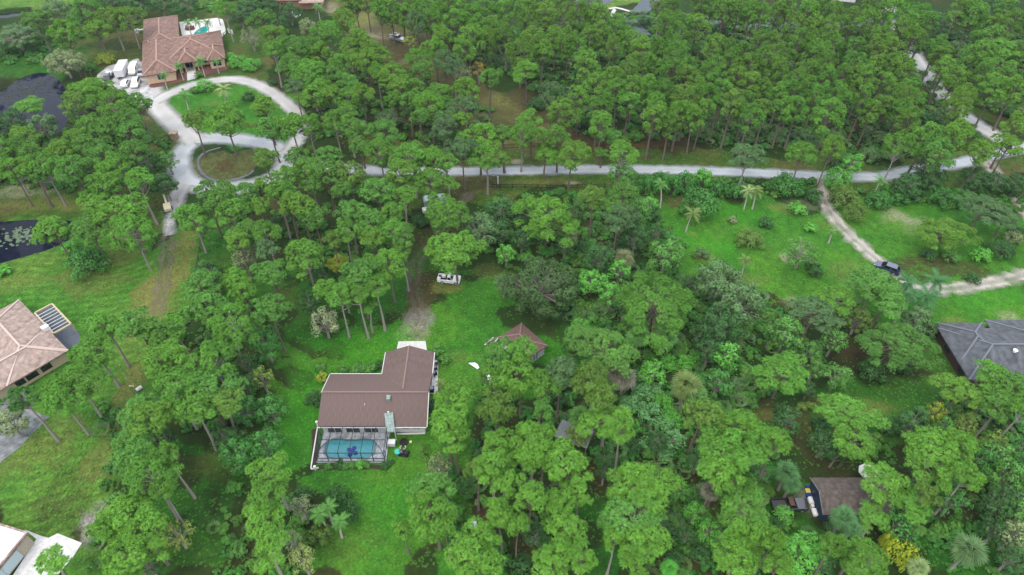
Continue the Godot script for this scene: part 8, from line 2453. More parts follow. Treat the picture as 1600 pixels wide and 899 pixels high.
		["shrub", 132.3, -168.7, 3.2, 2.9, "g", "large grey-green shrub right of the gravel road bend"],
		["oak", 25.5, -169.0, 8.0, 3.0, "p", "medium pale broadleaf tree behind the red-brown fence"],
		["shrub", 6.6, -169.6, 3.2, 2.6, "d", "nearest large dark shrub behind the red-brown fence"],
		["coconut", -78.5, -169.7, 6.0, 2.6, "p", "pale feather palm behind the lawn island"],
		["pine", -32.3, -169.9, 12.4, 4.2, "m", "third nearest medium mid green slash pine in front of the grey pickup"],
		["pine", -35.7, -169.9, 12.4, 2.3, "m", "fifth nearest medium mid green slash pine in front of the grey pickup"],
		["pine", -47.6, -169.9, 12.4, 2.5, "m", "sixth nearest medium mid green slash pine left of the grey pickup"],
		["shrub", 68.8, -171.1, 2.5, 2.0, "p", "medium pale shrub behind the straight road by the hedge"],
		["shrub", 129.7, -171.1, 2.5, 2.0, "g", "medium grey-green shrub right of the gravel road bend"],
		["pine", -23.1, -171.6, 12.7, 2.9, "m", "fourth nearest medium mid green slash pine in front of the grey pickup"],
		["pine2", 30.8, -172.1, 13.0, 2.9, "y", "second nearest medium olive slash pine in front of the asphalt turn"],
		["shrub", 9.3, -172.2, 3.2, 3.3, "g", "second nearest large grey-green shrub behind the red-brown fence"],
		["pine", -59.4, -172.3, 13.7, 2.9, "m", "third nearest medium mid green slash pine right of the lawn island"],
		["pine", 3.9, -172.7, 12.0, 3.5, "b", "medium bright green slash pine behind the red-brown fence"],
		["pine", -15.5, -173.5, 12.4, 2.3, "p", "second nearest medium pale thin slash pine right of the grey pickup"],
		["shrub", 16.0, -174.0, 3.2, 2.7, "g", "nearest large grey-green shrub behind the red-brown fence"],
		["shrub", -73.8, -174.7, 2.5, 2.0, "d", "nearest medium dark shrub right of the lawn island"],
		["shrub", 13.4, -175.0, 3.1, 2.5, "d", "second nearest large dark shrub behind the red-brown fence"],
		["pine", -18.1, -175.1, 14.0, 3.0, "p", "nearest medium pale thin slash pine right of the grey pickup"],
		["pine", -39.5, -176.1, 13.7, 3.8, "m", "third nearest medium mid green slash pine left of the grey pickup"],
		["pine", -47.4, -177.4, 11.7, 3.2, "m", "fifth nearest medium mid green slash pine left of the grey pickup"],
		["pine", -58.8, -179.0, 13.7, 2.4, "m", "fifth nearest medium mid green slash pine in front of the orange walled house"],
		["shrub", 10.9, -179.1, 3.2, 3.9, "g", "third nearest large grey-green shrub behind the red-brown fence"],
		["shrub", -90.4, -179.1, 1.7, 1.4, "m", "medium green shrub left of the lawn island"],
		["coconut", -98.5, -179.9, 5.0, 1.6, "m", "green feather palm right of the villa's parking pad"],
		["pine", -36.6, -180.1, 13.0, 3.4, "m", "nearest medium mid green slash pine in front of the grey pickup"],
		["pine", -26.1, -180.3, 12.0, 3.2, "m", "second nearest medium mid green slash pine in front of the grey pickup"],
		["shrub", -87.9, -180.5, 3.2, 2.8, "b", "nearest large bright green shrub behind the lawn island"],
		["pine", -53.2, -181.1, 13.0, 3.0, "m", "sixth nearest medium mid green slash pine in front of the orange walled house"],
		["pine", -66.3, -182.1, 13.0, 2.7, "m", "fourth nearest medium mid green slash pine in front of the orange walled house"],
		["loose", -14.1, -182.2, 7.0, 2.9, "p", "medium pale thin-leaved tree right of the grey pickup"],
		["pine2", 28.4, -183.0, 15.0, 2.9, "y", "nearest medium olive slash pine in front of the asphalt turn"],
		["shrub", -69.5, -183.7, 1.4, 1.2, "d", "third nearest medium dark shrub right of the lawn island"],
		["pine", -56.8, -184.0, 13.7, 3.3, "m", "third nearest medium mid green slash pine in front of the orange walled house"],
		["pine", -40.7, -184.0, 13.7, 2.5, "m", "nearest medium mid green slash pine left of the grey pickup"],
		["loose", -9.6, -184.1, 7.0, 2.1, "or", "medium orange-tinged thin-leaved tree right of the grey pickup"],
		["pine", -21.4, -184.7, 12.7, 3.1, "b", "medium bright green slash pine right of the grey pickup"],
		["pine", -45.7, -186.3, 12.4, 3.3, "m", "fourth nearest medium mid green slash pine left of the grey pickup"],
		["coconut", -96.2, -186.3, 5.0, 1.7, "m", "second nearest green feather palm in front of the clay roofed villa"],
		["pine", -62.7, -187.3, 12.4, 3.3, "m", "second nearest medium mid green slash pine in front of the orange walled house"],
		["oak", -129.9, -187.9, 8.0, 5.5, "p", "large pale broadleaf tree behind the dark upper pond"],
		["shrub", -92.4, -188.6, 1.5, 1.2, "m", "medium green shrub in front of the clay roofed villa"],
		["coconut", -90.7, -188.6, 5.0, 2.1, "m", "nearest green feather palm in front of the clay roofed villa"],
		["pine", -43.8, -189.2, 13.7, 2.7, "m", "second nearest medium mid green slash pine left of the grey pickup"],
		["coconut", -87.2, -190.6, 4.0, 1.6, "m", "green feather palm right of the clay roofed villa"],
		["shrub", -126.1, -192.6, 2.1, 1.7, "m", "medium green shrub left of the villa's parking pad"],
		["pine", -68.3, -193.0, 13.0, 3.2, "m", "nearest medium mid green slash pine in front of the orange walled house"],
		["shrub", -78.0, -193.5, 3.2, 3.4, "b", "second nearest large bright green shrub behind the lawn island"],
		["pine", -130.3, -194.4, 14.0, 4.0, "b", "medium bright green slash pine behind the villa's parking pad"],
		["shrub", -1.9, -194.6, 3.2, 3.1, "g", "third nearest large grey-green shrub right of the grey pickup"],
		["shrub", -82.9, -195.6, 3.2, 3.2, "b", "large bright green shrub in front of the villa pool terrace"],
		["shrub", -116.1, -196.0, 1.8, 1.4, "m", "medium green shrub behind the villa's parking pad"],
		["shrub", -5.8, -196.7, 3.2, 2.9, "g", "second nearest large grey-green shrub right of the grey pickup"],
		["pine", -54.1, -196.9, 12.7, 4.1, "b", "medium bright green slash pine in front of the orange walled house"],
		["shrub", -123.4, -197.2, 3.2, 2.9, "yel", "large yellow shrub behind the villa's parking pad"],
		["pine", -122.9, -198.1, 12.4, 3.4, "m", "medium mid green slash pine behind the villa's parking pad"],
		["shrub", -13.2, -198.8, 3.2, 2.7, "g", "nearest large grey-green shrub right of the grey pickup"],
		["shrub", 138.4, -198.8, 3.2, 2.9, "g", "nearest large grey-green shrub behind the gravel road bend"],
		["shrub", -86.3, -200.0, 2.1, 1.7, "b", "medium bright green shrub in front of the villa pool terrace"],
		["oak", 56.9, -200.0, 6.0, 2.2, "m", "medium green broadleaf tree in front of the grey asphalt lane"],
		["pine2", -28.4, -200.4, 14.7, 2.4, "p", "medium pale thin slash pine behind the grey pickup"],
		["pine", -49.7, -202.4, 14.0, 3.3, "m", "medium mid green slash pine right of the orange walled house"],
		["shrub", 30.9, -204.7, 1.9, 1.5, "p", "medium pale shrub in front of the asphalt turn"],
		["pine", -144.2, -204.9, 12.7, 3.6, "m", "medium mid green slash pine behind the dark upper pond"],
		["loose", -31.7, -205.3, 5.0, 2.3, "yel", "medium yellow thin-leaved tree right of the grey pickup"],
		["pine2", 15.4, -205.3, 14.0, 2.9, "y", "medium olive slash pine left of the asphalt turn"],
		["shrub", 139.1, -205.5, 3.2, 3.8, "g", "second nearest large grey-green shrub behind the gravel road bend"],
		["loose", -80.7, -206.0, 7.0, 3.4, "p", "medium pale thin-leaved tree right of the villa pool terrace"],
		["pine", -121.8, -206.1, 13.0, 4.4, "y", "wide olive slash pine left of the clay roofed villa"],
		["pine", -75.4, -206.1, 12.4, 3.1, "m", "medium mid green slash pine left of the orange walled house"],
		["oak", -153.8, -206.6, 7.0, 7.5, "g", "large grey-green broadleaf tree behind the dark upper pond"],
		["pine", -117.1, -207.3, 12.7, 4.0, "y", "medium olive slash pine left of the clay roofed villa"],
		["pine2", 104.7, -208.0, 12.6, 3.1, "y", "medium olive slash pine in front of the white barn"],
		["pine", -129.6, -208.7, 15.0, 5.1, "b", "wide bright green slash pine behind the villa's parking pad"],
		["oak", 113.7, -210.7, 7.0, 2.5, "p", "medium pale broadleaf tree in front of the white barn"],
		["loose", -31.1, -211.1, 5.0, 1.6, "y", "small yellowish thin-leaved tree right of the grey pickup"],
		["oak", 65.2, -211.5, 6.0, 3.3, "d", "medium dark broadleaf tree in front of the grey asphalt lane"],
		["pine", -89.2, -212.1, 13.0, 3.4, "m", "medium mid green slash pine behind the villa pool terrace"],
		["coconut", -96.6, -212.9, 6.0, 2.0, "m", "nearest green feather palm behind the villa pool terrace"],
		["oak", -64.9, -213.1, 7.0, 2.6, "p", "medium pale broadleaf tree in front of the orange walled house"],
		["pine2", 46.2, -213.8, 14.3, 2.5, "y", "medium olive slash pine right of the asphalt turn"],
		["coconut", -99.2, -214.1, 6.0, 2.0, "m", "nearest green feather palm left of the villa pool terrace"],
		["shrub", 138.9, -214.9, 3.2, 3.1, "d", "large dark shrub behind the gravel road bend"],
		["coconut", -103.7, -215.8, 5.0, 1.8, "m", "second nearest green feather palm left of the villa pool terrace"],
		["oak", -74.8, -216.1, 7.0, 2.8, "d", "second nearest medium dark broadleaf tree in front of the orange walled house"],
		["oak", 35.5, -216.5, 5.0, 2.1, "d", "medium dark broadleaf tree in front of the asphalt turn"],
		["oak", 139.3, -218.8, 6.0, 2.4, "d", "medium dark broadleaf tree right of the white barn"],
		["oak", -89.1, -223.1, 7.0, 4.6, "d", "large dark broadleaf tree right of the villa pool terrace"],
		["shrub", 44.1, -224.9, 3.2, 2.9, "d", "large dark shrub right of the asphalt turn"],
		["coconut", -97.3, -224.9, 6.0, 3.1, "m", "second nearest green feather palm behind the villa pool terrace"],
		["oak", -73.3, -225.0, 7.0, 3.9, "d", "nearest medium dark broadleaf tree in front of the orange walled house"],
		["oak", 158.0, -226.2, 8.0, 2.7, "d", "medium dark broadleaf tree behind the gravel road bend"],
		["oak", -152.1, -227.7, 7.0, 4.6, "g", "large grey-green broadleaf tree behind the villa's parking pad"],
		["oak", 105.8, -227.7, 7.0, 2.2, "p", "medium pale broadleaf tree left of the white barn"],
		["coconut", -64.6, -228.0, 5.0, 2.1, "m", "green feather palm right of the orange walled house"],
		["oak", -86.9, -230.4, 7.0, 4.2, "d", "second nearest large dark broadleaf tree left of the orange walled house"],
		["oak", -126.1, -231.7, 7.0, 4.7, "d", "large dark broadleaf tree behind the clay roofed villa"],
		["oak", -110.4, -231.7, 7.0, 5.2, "d", "large dark broadleaf tree behind the villa pool terrace"],
		["oak", -83.5, -231.7, 7.0, 4.2, "d", "nearest large dark broadleaf tree left of the orange walled house"],
		["oak", -118.8, -232.4, 7.0, 5.2, "d", "large dark broadleaf tree left of the villa pool terrace"],
		["oak", -135.3, -233.1, 7.0, 4.0, "d", "medium dark broadleaf tree left of the clay roofed villa"],
	]
	var k := 0
	for r in rows:
		k += 1
		rng.seed = 7000 + k
		var at := Vector3(r[1], -0.03, r[2])
		var turn := rng.randf() * TAU
		var high: float = r[3]
		var wide: float = r[4]
		var tone: String = r[5]
		match r[0]:
			"pine", "pine2":
				var f := nearest_form(W.tall if r[0] == "pine2" else W.pines, wide, k)
				var needle: String = tone if not (tone in ["m", "b"]) else tone + ["", "1", "2"][(k * 7 + int(at.x * 3.0)) % 3 if at.x > 0 else k % 3]
				plant("slash_pine", r[6], "pine tree", "slash pines of the wood", at, turn, Vector3(wide / f[0] * rng.randf_range(0.9, 1.12), high / f[1], wide / f[0] * rng.randf_range(0.9, 1.12)), f[2], M.needle[needle], M.grey_bark if k % 3 == 0 else M.bark)
			"oak":
				var f := nearest_form(W.oaks, wide, k)
				plant("broadleaf_tree", r[6], "tree", "broadleaf trees between the pines", at, turn, Vector3(wide / f[0], high / f[1], wide / f[0]), f[2], M.leaf.get(tone, M.leaf.m), M.grey_bark)
			"loose":
				var f := nearest_form(W.loose, wide, k)
				plant("open_tree", r[6], "tree", "thin crowned trees", at, turn, Vector3(wide / f[0], high / f[1], wide / f[0]), f[2], M.leaf.get(tone, M.leaf.m), M.grey_bark)
			"shrub":
				var f := nearest_form(W.bushes, wide, k)
				plant("shrub", r[6], "shrub", "shrubs and bushes", at, turn, Vector3(wide / f[0], high / f[1], wide / f[0]), f[2], M.leaf.get(tone, M.leaf.m), M.bark, "foliage", "stem")
			"coconut":
				palm(r[6], at, high, wide, tone if M.frond.has(tone) else "m", 7000 + k)
			"palmetto":
				fan_palm(r[6], at, high, wide, tone if M.frond.has(tone) else "m", 7000 + k)
	# the pines beyond the three hundred that show largest: [x, z, height, radius]
	var far := [
		[70.5, -187.4, 14.3, 2.3],
		[74.3, -187.6, 13.7, 2.3],
		[-30.0, -155.3, 12.4, 1.8],
		[27.6, -146.3, 5.0, 1.6],
		[21.6, -141.2, 5.0, 1.6],
		[-13.0, -57.0, 7.0, 1.0],
		[35.7, -173.0, 13.0, 1.2],
		[135.4, -187.3, 14.7, 5.2],
		[129.9, -172.0, 13.3, 4.8],
		[43.0, -153.5, 14.7, 4.2],
		[135.2, -179.4, 14.0, 4.6],
		[13.0, -151.0, 12.6, 3.9],
		[75.8, -145.7, 15.0, 3.8],
		[129.6, -179.2, 14.7, 4.4],
		[122.0, -159.2, 14.7, 3.9],
		[102.3, -137.9, 14.7, 3.5],
		[9.8, -210.3, 13.3, 4.4],
		[4.6, -145.7, 12.6, 3.4],
		[-33.9, -211.1, 12.6, 4.2],
		[-5.2, -199.8, 13.0, 4.1],
		[6.0, -190.8, 13.7, 4.0],
		[19.7, -173.3, 15.0, 3.7],
		[42.5, -171.5, 14.7, 3.7],
		[21.7, -165.0, 12.6, 3.6],
		[10.8, -139.2, 12.6, 3.2],
		[141.1, -208.8, 14.3, 4.2],
		[94.5, -150.0, 13.3, 3.4],
		[-16.9, -204.5, 12.6, 3.9],
		[-12.3, -190.3, 15.0, 3.8],
		[26.3, -207.7, 14.0, 4.0],
		[46.6, -205.7, 12.6, 3.9],
		[50.0, -196.9, 15.0, 3.9],
		[115.4, -201.5, 15.0, 3.9],
		[113.7, -194.8, 14.7, 3.8],
		[150.7, -208.7, 14.7, 4.0],
		[83.9, -181.3, 14.3, 3.6],
		[90.9, -186.1, 13.3, 3.7],
		[-7.9, -210.2, 13.7, 3.8],
		[2.4, -181.5, 15.0, 3.4],
		[30.2, -194.9, 14.3, 3.6],
		[35.9, -182.1, 14.7, 3.4],
		[55.2, -200.8, 13.3, 3.7],
		[44.7, -182.1, 14.7, 3.4],
		[64.2, -175.7, 13.3, 3.3],
		[37.0, -157.7, 14.3, 3.1],
		[64.8, -208.6, 15.0, 3.8],
		[120.1, -180.8, 12.6, 3.4],
		[147.5, -198.1, 14.7, 3.7],
		[91.5, -172.4, 15.0, 3.3],
		[102.4, -175.7, 13.3, 3.3],
		[103.8, -171.7, 14.3, 3.3],
		[101.3, -159.5, 14.0, 3.1],
		[109.7, -152.1, 14.0, 3.0],
		[95.3, -137.4, 14.0, 2.8],
		[-12.1, -206.4, 14.3, 3.5],
		[3.9, -209.9, 14.7, 3.6],
		[50.2, -215.4, 12.6, 3.6],
		[53.1, -169.7, 14.7, 3.1],
		[60.2, -178.7, 13.0, 3.2],
		[51.4, -165.9, 12.6, 3.0],
		[21.1, -150.0, 13.3, 2.8],
		[34.6, -150.2, 15.0, 2.9],
		[33.4, -145.0, 14.7, 2.8],
		[40.3, -148.4, 13.7, 2.8],
		[56.4, -145.2, 14.3, 2.8],
		[116.3, -193.1, 13.0, 3.3],
		[96.3, -183.4, 14.0, 3.2],
		[72.9, -162.6, 14.7, 3.0],
		[90.2, -163.3, 12.6, 3.0],
		[116.3, -167.4, 13.3, 3.0],
		[115.0, -159.1, 12.6, 2.9],
		[-37.2, -209.8, 15.0, 3.4],
		[-27.4, -213.9, 13.7, 3.4],
		[-24.8, -204.7, 14.0, 3.3],
		[-16.3, -211.4, 13.7, 3.4],
		[-7.4, -191.9, 13.3, 3.1],
		[-2.0, -210.1, 14.0, 3.4],
		[20.8, -206.3, 14.7, 3.3],
		[24.3, -213.8, 14.3, 3.4],
		[12.5, -193.2, 12.6, 3.1],
		[15.9, -188.3, 14.7, 3.1],
		[23.3, -194.3, 12.6, 3.1],
		[26.3, -196.5, 12.6, 3.2],
		[45.8, -167.6, 13.0, 2.8],
		[59.4, -166.6, 13.3, 2.8],
		[26.4, -164.3, 14.7, 2.8],
		[29.0, -154.1, 13.0, 2.7],
		[34.2, -162.3, 13.0, 2.8],
		[57.6, -152.9, 14.0, 2.7],
		[21.1, -142.4, 14.0, 2.6],
		[90.2, -208.7, 14.7, 3.4],
		[83.5, -198.0, 15.0, 3.2],
		[89.5, -200.8, 13.3, 3.2],
		[105.9, -202.1, 15.0, 3.3],
		[114.2, -210.3, 13.3, 3.3],
		[123.6, -206.5, 14.0, 3.3],
		[137.1, -209.9, 14.7, 3.4],
		[81.4, -186.2, 14.7, 3.1],
		[71.5, -171.7, 14.3, 2.9],
		[84.9, -174.6, 14.0, 2.9],
		[69.3, -149.8, 14.0, 2.7],
		[96.6, -153.5, 14.7, 2.7],
		[94.4, -143.6, 14.7, 2.6],
		[126.8, -158.4, 14.7, 2.8],
		[92.9, -153.4, 12.6, 2.7],
		[-19.7, -190.6, 14.3, 2.9],
		[-13.0, -184.8, 12.6, 2.8],
		[-10.1, -202.1, 12.6, 3.0],
		[5.2, -201.5, 15.0, 3.1],
		[8.5, -184.8, 12.6, 2.8],
		[36.6, -174.6, 14.0, 2.7],
		[58.1, -187.7, 13.3, 2.9],
		[47.6, -172.9, 13.3, 2.7],
		[62.1, -186.9, 12.6, 2.9],
		[61.8, -163.0, 13.7, 2.6],
		[43.9, -147.0, 13.3, 2.4],
		[70.6, -212.9, 12.6, 3.1],
		[93.4, -198.4, 13.7, 3.0],
		[99.8, -181.3, 14.3, 2.8],
		[77.1, -166.9, 15.0, 2.7],
		[92.6, -166.3, 14.0, 2.7],
		[67.7, -158.8, 13.3, 2.6],
		[116.3, -172.9, 13.3, 2.7],
		[117.2, -140.8, 14.3, 2.4],
		[66.1, -149.8, 14.0, 2.5],
		[-22.2, -211.5, 13.3, 2.9],
		[-20.0, -215.1, 14.0, 3.0],
		[-32.0, -215.3, 13.3, 2.9],
		[33.6, -191.1, 12.6, 2.7],
		[63.0, -179.2, 14.7, 2.6],
		[67.3, -175.3, 14.7, 2.6],
		[23.2, -152.1, 14.0, 2.3],
		[26.8, -159.5, 14.0, 2.4],
		[64.1, -161.6, 12.6, 2.4],
		[72.7, -207.4, 15.0, 2.9],
		[37.4, -144.3, 12.6, 2.2],
		[31.0, -161.1, 14.0, 2.4],
		[82.6, -212.9, 12.6, 2.9],
		[100.3, -211.5, 13.3, 2.9],
		[104.6, -189.4, 14.7, 2.7],
		[123.3, -200.5, 14.3, 2.8],
		[120.0, -186.2, 13.0, 2.6],
		[73.7, -181.7, 13.0, 2.6],
		[105.2, -182.4, 14.0, 2.6],
		[87.0, -153.8, 15.0, 2.4],
		[70.8, -157.3, 14.3, 2.4],
		[76.0, -156.1, 14.0, 2.4],
		[88.4, -151.0, 12.6, 2.3],
		[145.2, -202.1, 12.6, 2.8],
		[112.1, -215.3, 13.3, 2.9],
		[120.1, -215.3, 13.3, 2.9],
		[138.3, -179.2, 14.7, 2.6],
		[96.2, -162.8, 14.0, 2.4],
		[122.2, -165.2, 14.7, 2.5],
		[-52.7, -216.5, 13.7, 2.7],
		[-1.8, -191.7, 14.0, 2.5],
		[59.9, -216.6, 13.0, 2.7],
		[75.1, -205.1, 14.7, 2.6],
		[54.3, -160.5, 13.3, 2.2],
		[48.8, -155.1, 14.7, 2.2],
		[19.0, -185.8, 12.6, 2.4],
		[40.8, -184.6, 13.3, 2.4],
		[61.7, -150.0, 13.3, 2.1],
		[15.2, -218.0, 12.6, 2.7],
		[16.8, -156.1, 14.0, 2.2],
		[47.7, -160.5, 13.3, 2.2],
		[86.1, -213.9, 13.7, 2.7],
		[80.9, -164.3, 14.7, 2.3],
		[82.0, -158.6, 14.0, 2.2],
		[99.2, -176.0, 12.6, 2.3],
		[85.6, -166.1, 14.7, 2.3],
		[94.1, -208.7, 14.7, 2.7],
		[91.0, -168.3, 13.3, 2.3],
		[83.1, -155.0, 12.6, 2.2],
		[-46.2, -219.3, 12.6, 2.5],
		[-40.5, -208.7, 14.7, 2.5],
		[-49.5, -217.9, 13.0, 2.5],
		[62.3, -214.0, 13.3, 2.5],
		[46.1, -149.0, 14.0, 1.9],
		[51.4, -154.2, 12.6, 2.0],
		[33.1, -219.7, 6.0, 2.6],
		[86.6, -188.3, 14.7, 2.3],
		[99.2, -202.1, 12.6, 2.4],
		[124.4, -215.4, 12.6, 2.5],
		[92.7, -210.5, 12.6, 2.2],
		[120.3, -201.0, 12.6, 2.1],
	]
	rng.seed = 8800                                                          # the wood goes on a little way outside the view
	for i in 260:
		var z := rng.randf_range(-300.0, -95.0)
		var half := 72.0 + (-41.0 - z) * 0.5403
		var x := half + rng.randf_range(3.0, 38.0)
		if i % 2:
			x = -x
		if z < -252.0:
			x = rng.randf_range(-200.0, 200.0)
		if kept_clear(Vector2(x, z)) or z > -252.0 and z < -238.0:
			continue
		far.append([x, z, rng.randf_range(11.5, 15.0), rng.randf_range(1.9, 3.4)])
	var wood := Node3D.new()
	wood.name = "pine_wood"
	wood.set_meta("kind", "stuff")
	add_child(wood)
	var sets := {}
	for i in far.size():
		rng.seed = 9000 + i
		var f := nearest_form(W.tall, far[i][3], i)
		if not sets.has(f[2]):
			sets[f[2]] = [[], []]
		sets[f[2]][0].append(Transform3D(Basis(Vector3.UP, rng.randf() * TAU).scaled(Vector3(far[i][3] / f[0], far[i][2] / f[1], far[i][3] / f[0])), Vector3(far[i][0], -0.03, far[i][1])))
		var g := rng.randf_range(0.78, 1.15)
		sets[f[2]][1].append(Color(g * rng.randf_range(0.9, 1.2), g, g))
	for m in sets:
		scattered("crowns", m[0], M.needle.m, sets[m][0], sets[m][1], wood)
		scattered("trunks", m[1], M.bark, sets[m][0], sets[m][1], wood)

func undergrowth() -> void:
	# low leaves, fan palmetto and seedlings on the wood floor
	rng.seed = 4242
	var low := bush(0.75, 0.8, 801, 0.17)
	var fern := bush(0.9, 0.55, 802, 0.14)
	var fan := MB.new()
	for k in 9:
		rng.seed = 810 + k
		var a := k * 0.7
		var tilt := Vector3(cos(a), 0.75, sin(a)).normalized()
		var hub := tilt * 0.55
		var s := tilt.cross(Vector3.UP).normalized()
		for j in 9:
			var b := lerpf(-1.5, 1.5, j / 8.0)
			var d := (tilt * cos(b) + s * sin(b)).normalized()
			fan.col = tone_of(0.3)
			fan.tri_n(hub, hub + d * 0.6 + s.cross(tilt) * 0.05 - s * 0.05, hub + d * 0.62 + s * 0.06, (tilt * 0.2 + Vector3.UP).normalized())
	var fan_mesh := fan.mesh()
	# [outline, plants per 100 square metres, share of palmetto]
	var woods := [
		[[Vector2(-22.76, -214.93), Vector2(44.15, -235.44), Vector2(82.50, -230.06), Vector2(130.33, -214.93), Vector2(126.90, -177.02), Vector2(131.46, -155.00), Vector2(99.41, -146.01), Vector2(70.98, -147.46), Vector2(42.89, -152.84), Vector2(16.70, -155.93), Vector2(9.06, -177.02), Vector2(-3.78, -188.57)], 22.0, 0.5],
		[[Vector2(-3.01, -131.12), Vector2(30.06, -131.12), Vector2(35.81, -112.52), Vector2(33.70, -100.50), Vector2(13.09, -102.40), Vector2(-1.32, -104.34), Vector2(-8.26, -112.52)], 26.0, 0.1],
		[[Vector2(10.37, -100.50), Vector2(26.44, -104.34), Vector2(38.88, -100.50), Vector2(53.62, -93.23), Vector2(57.96, -80.25), Vector2(38.99, -68.96), Vector2(44.37, -57.92), Vector2(44.97, -47.31), Vector2(33.80, -40.29), Vector2(18.68, -40.29), Vector2(15.10, -48.30), Vector2(16.01, -56.79), Vector2(11.01, -71.64), Vector2(9.61, -86.50)], 34.0, 0.35],
		[[Vector2(-61.62, -131.12), Vector2(-24.32, -133.69), Vector2(-21.10, -116.88), Vector2(-26.98, -108.35), Vector2(-42.30, -104.34), Vector2(-51.79, -110.42), Vector2(-65.41, -114.68)], 10.0, 0.1],
		[[Vector2(-63.60, -93.23), Vector2(-49.10, -95.00), Vector2(-45.21, -80.25), Vector2(-42.65, -62.64), Vector2(-57.67, -63.86), Vector2(-63.76, -80.25)], 16.0, 0.1],
		[[Vector2(-10.83, -68.96), Vector2(8.96, -74.41), Vector2(15.77, -54.57), Vector2(9.71, -52.42), Vector2(7.12, -40.29), Vector2(-7.12, -40.29), Vector2(-10.84, -54.57)], 20.0, 0.15],
		[[Vector2(72.14, -131.12), Vector2(122.32, -134.99), Vector2(119.16, -123.76), Vector2(84.75, -124.96)], 20.0, 0.1],
		[[Vector2(27.84, -137.65), Vector2(72.11, -135.78), Vector2(69.68, -128.12), Vector2(26.90, -129.86)], 16.0, 0.1],
		[[Vector2(53.06, -62.64), Vector2(92.74, -80.25), Vector2(72.94, -40.29), Vector2(60.48, -40.29), Vector2(57.44, -50.33)], 22.0, 0.1],
		[[Vector2(-165.50, -214.93), Vector2(-145.46, -230.06), Vector2(-123.88, -224.85), Vector2(-97.61, -252.73), Vector2(-83.06, -241.01), Vector2(-140.68, -214.93), Vector2(-144.05, -196.84), Vector2(-153.46, -192.64)], 16.0, 0.1],
		[[Vector2(-135.69, -159.75), Vector2(-107.94, -166.38), Vector2(-86.56, -150.42), Vector2(-82.66, -131.12), Vector2(-102.19, -131.12), Vector2(-121.61, -133.69)], 18.0, 0.1],
		[[Vector2(-78.61, -214.93), Vector2(-30.69, -192.64), Vector2(-3.48, -166.38), Vector2(-16.33, -150.42), Vector2(-49.61, -153.45), Vector2(-66.17, -180.76)], 12.0, 0.15],
		[[Vector2(141.27, -235.44), Vector2(185.42, -235.44), Vector2(137.18, -150.42), Vector2(135.69, -159.75), Vector2(132.35, -188.57)], 18.0, 0.3],
		[[Vector2(-45.35, -54.57), Vector2(-31.31, -53.49), Vector2(-26.68, -40.29), Vector2(-41.80, -40.29)], 20.0, 0.1],
		[[Vector2(-70.40, -68.96), Vector2(-61.19, -68.96), Vector2(-54.40, -52.42), Vector2(-51.59, -40.29), Vector2(-59.59, -40.29), Vector2(-63.10, -54.57)], 10.0, 0.1],
	]
	var sets := [[[], []], [[], []], [[], []]]
	for w in woods:
		var o := PackedVector2Array(w[0])
		var box := Rect2(o[0], Vector2.ZERO)
		for p in o:
			box = box.expand(p)
		rng.seed = int(box.size.x * 100)
		for i in int(box.get_area() / 100.0 * w[1] * 1.35):
			var p := box.position + Vector2(rng.randf(), rng.randf()) * box.size
			var kind := 2 if rng.randf() < w[2] else (0 if rng.randf() < 0.6 else 1)
			var size := rng.randf_range(0.6, 1.7)
			var turn := rng.randf() * TAU
			var tint := Color(rng.randf_range(0.8, 1.25), 1.0, rng.randf_range(0.8, 1.1)) * rng.randf_range(0.65, 1.15)
			if not Geometry2D.is_point_in_polygon(p, o) or kept_clear(p):
				continue
			sets[kind][0].append(Transform3D(Basis(Vector3.UP, turn).scaled(Vector3.ONE * size), Vector3(p.x, 0, p.y)))
			sets[kind][1].append(tint)
	scattered("undergrowth", low[0], M.leaf.m, sets[0][0], sets[0][1])
	scattered("undergrowth", fern[0], M.leaf.dg, sets[1][0], sets[1][1])
	scattered("undergrowth", fan_mesh, M.leaf.g, sets[2][0], sets[2][1])
	# taller tufts of grass in the lawns
	var tuft := MB.new()
	rng.seed = 77
	for k in 14:
		var a := rng.randf() * TAU
		var d := Vector3(cos(a), 0, sin(a))
		var p := d * rng.randf_range(0.0, 0.22)
		tuft.col = tone_of(0.25)
		tuft.tri_n(p - d.cross(Vector3.UP) * 0.045, p + d.cross(Vector3.UP) * 0.045, p + d * 0.12 + Vector3(0, rng.randf_range(0.10, 0.2), 0), (Vector3.UP + d * 0.3).normalized())
	var places := []
	var tints := []
	rng.seed = 555
	var f := FastNoiseLite.new()
	f.frequency = 0.05
	for i in 30000:
		var z := -42.0 - 120.0 * pow(rng.randf(), 1.35)
		var half := 66.0 - (z + 42.0) * 0.62
		var p := Vector2(rng.randf_range(-half, half), z)
		var g := f.get_noise_2d(p.x, p.y)
		if rng.randf() > 0.55 + g or kept_clear(p):
			continue
		places.append(Transform3D(Basis(Vector3.UP, rng.randf() * TAU).scaled(Vector3.ONE * rng.randf_range(0.5, 1.2)), Vector3(p.x, 0, p.y)))
		tints.append(Color(rng.randf_range(0.8, 1.3), 1.0, 0.9) * rng.randf_range(0.9, 1.3))
	scattered("grass", tuft.mesh(), M.grass, places, tints)

func kept_clear(p: Vector2) -> bool:
	# roads, houses, ponds and terraces, where nothing grows
	for b in W.clear:
		if b[0].has_point(p) and Geometry2D.is_point_in_polygon(p, b[1]):
			return true
	return inside_depth(p) < 0.0


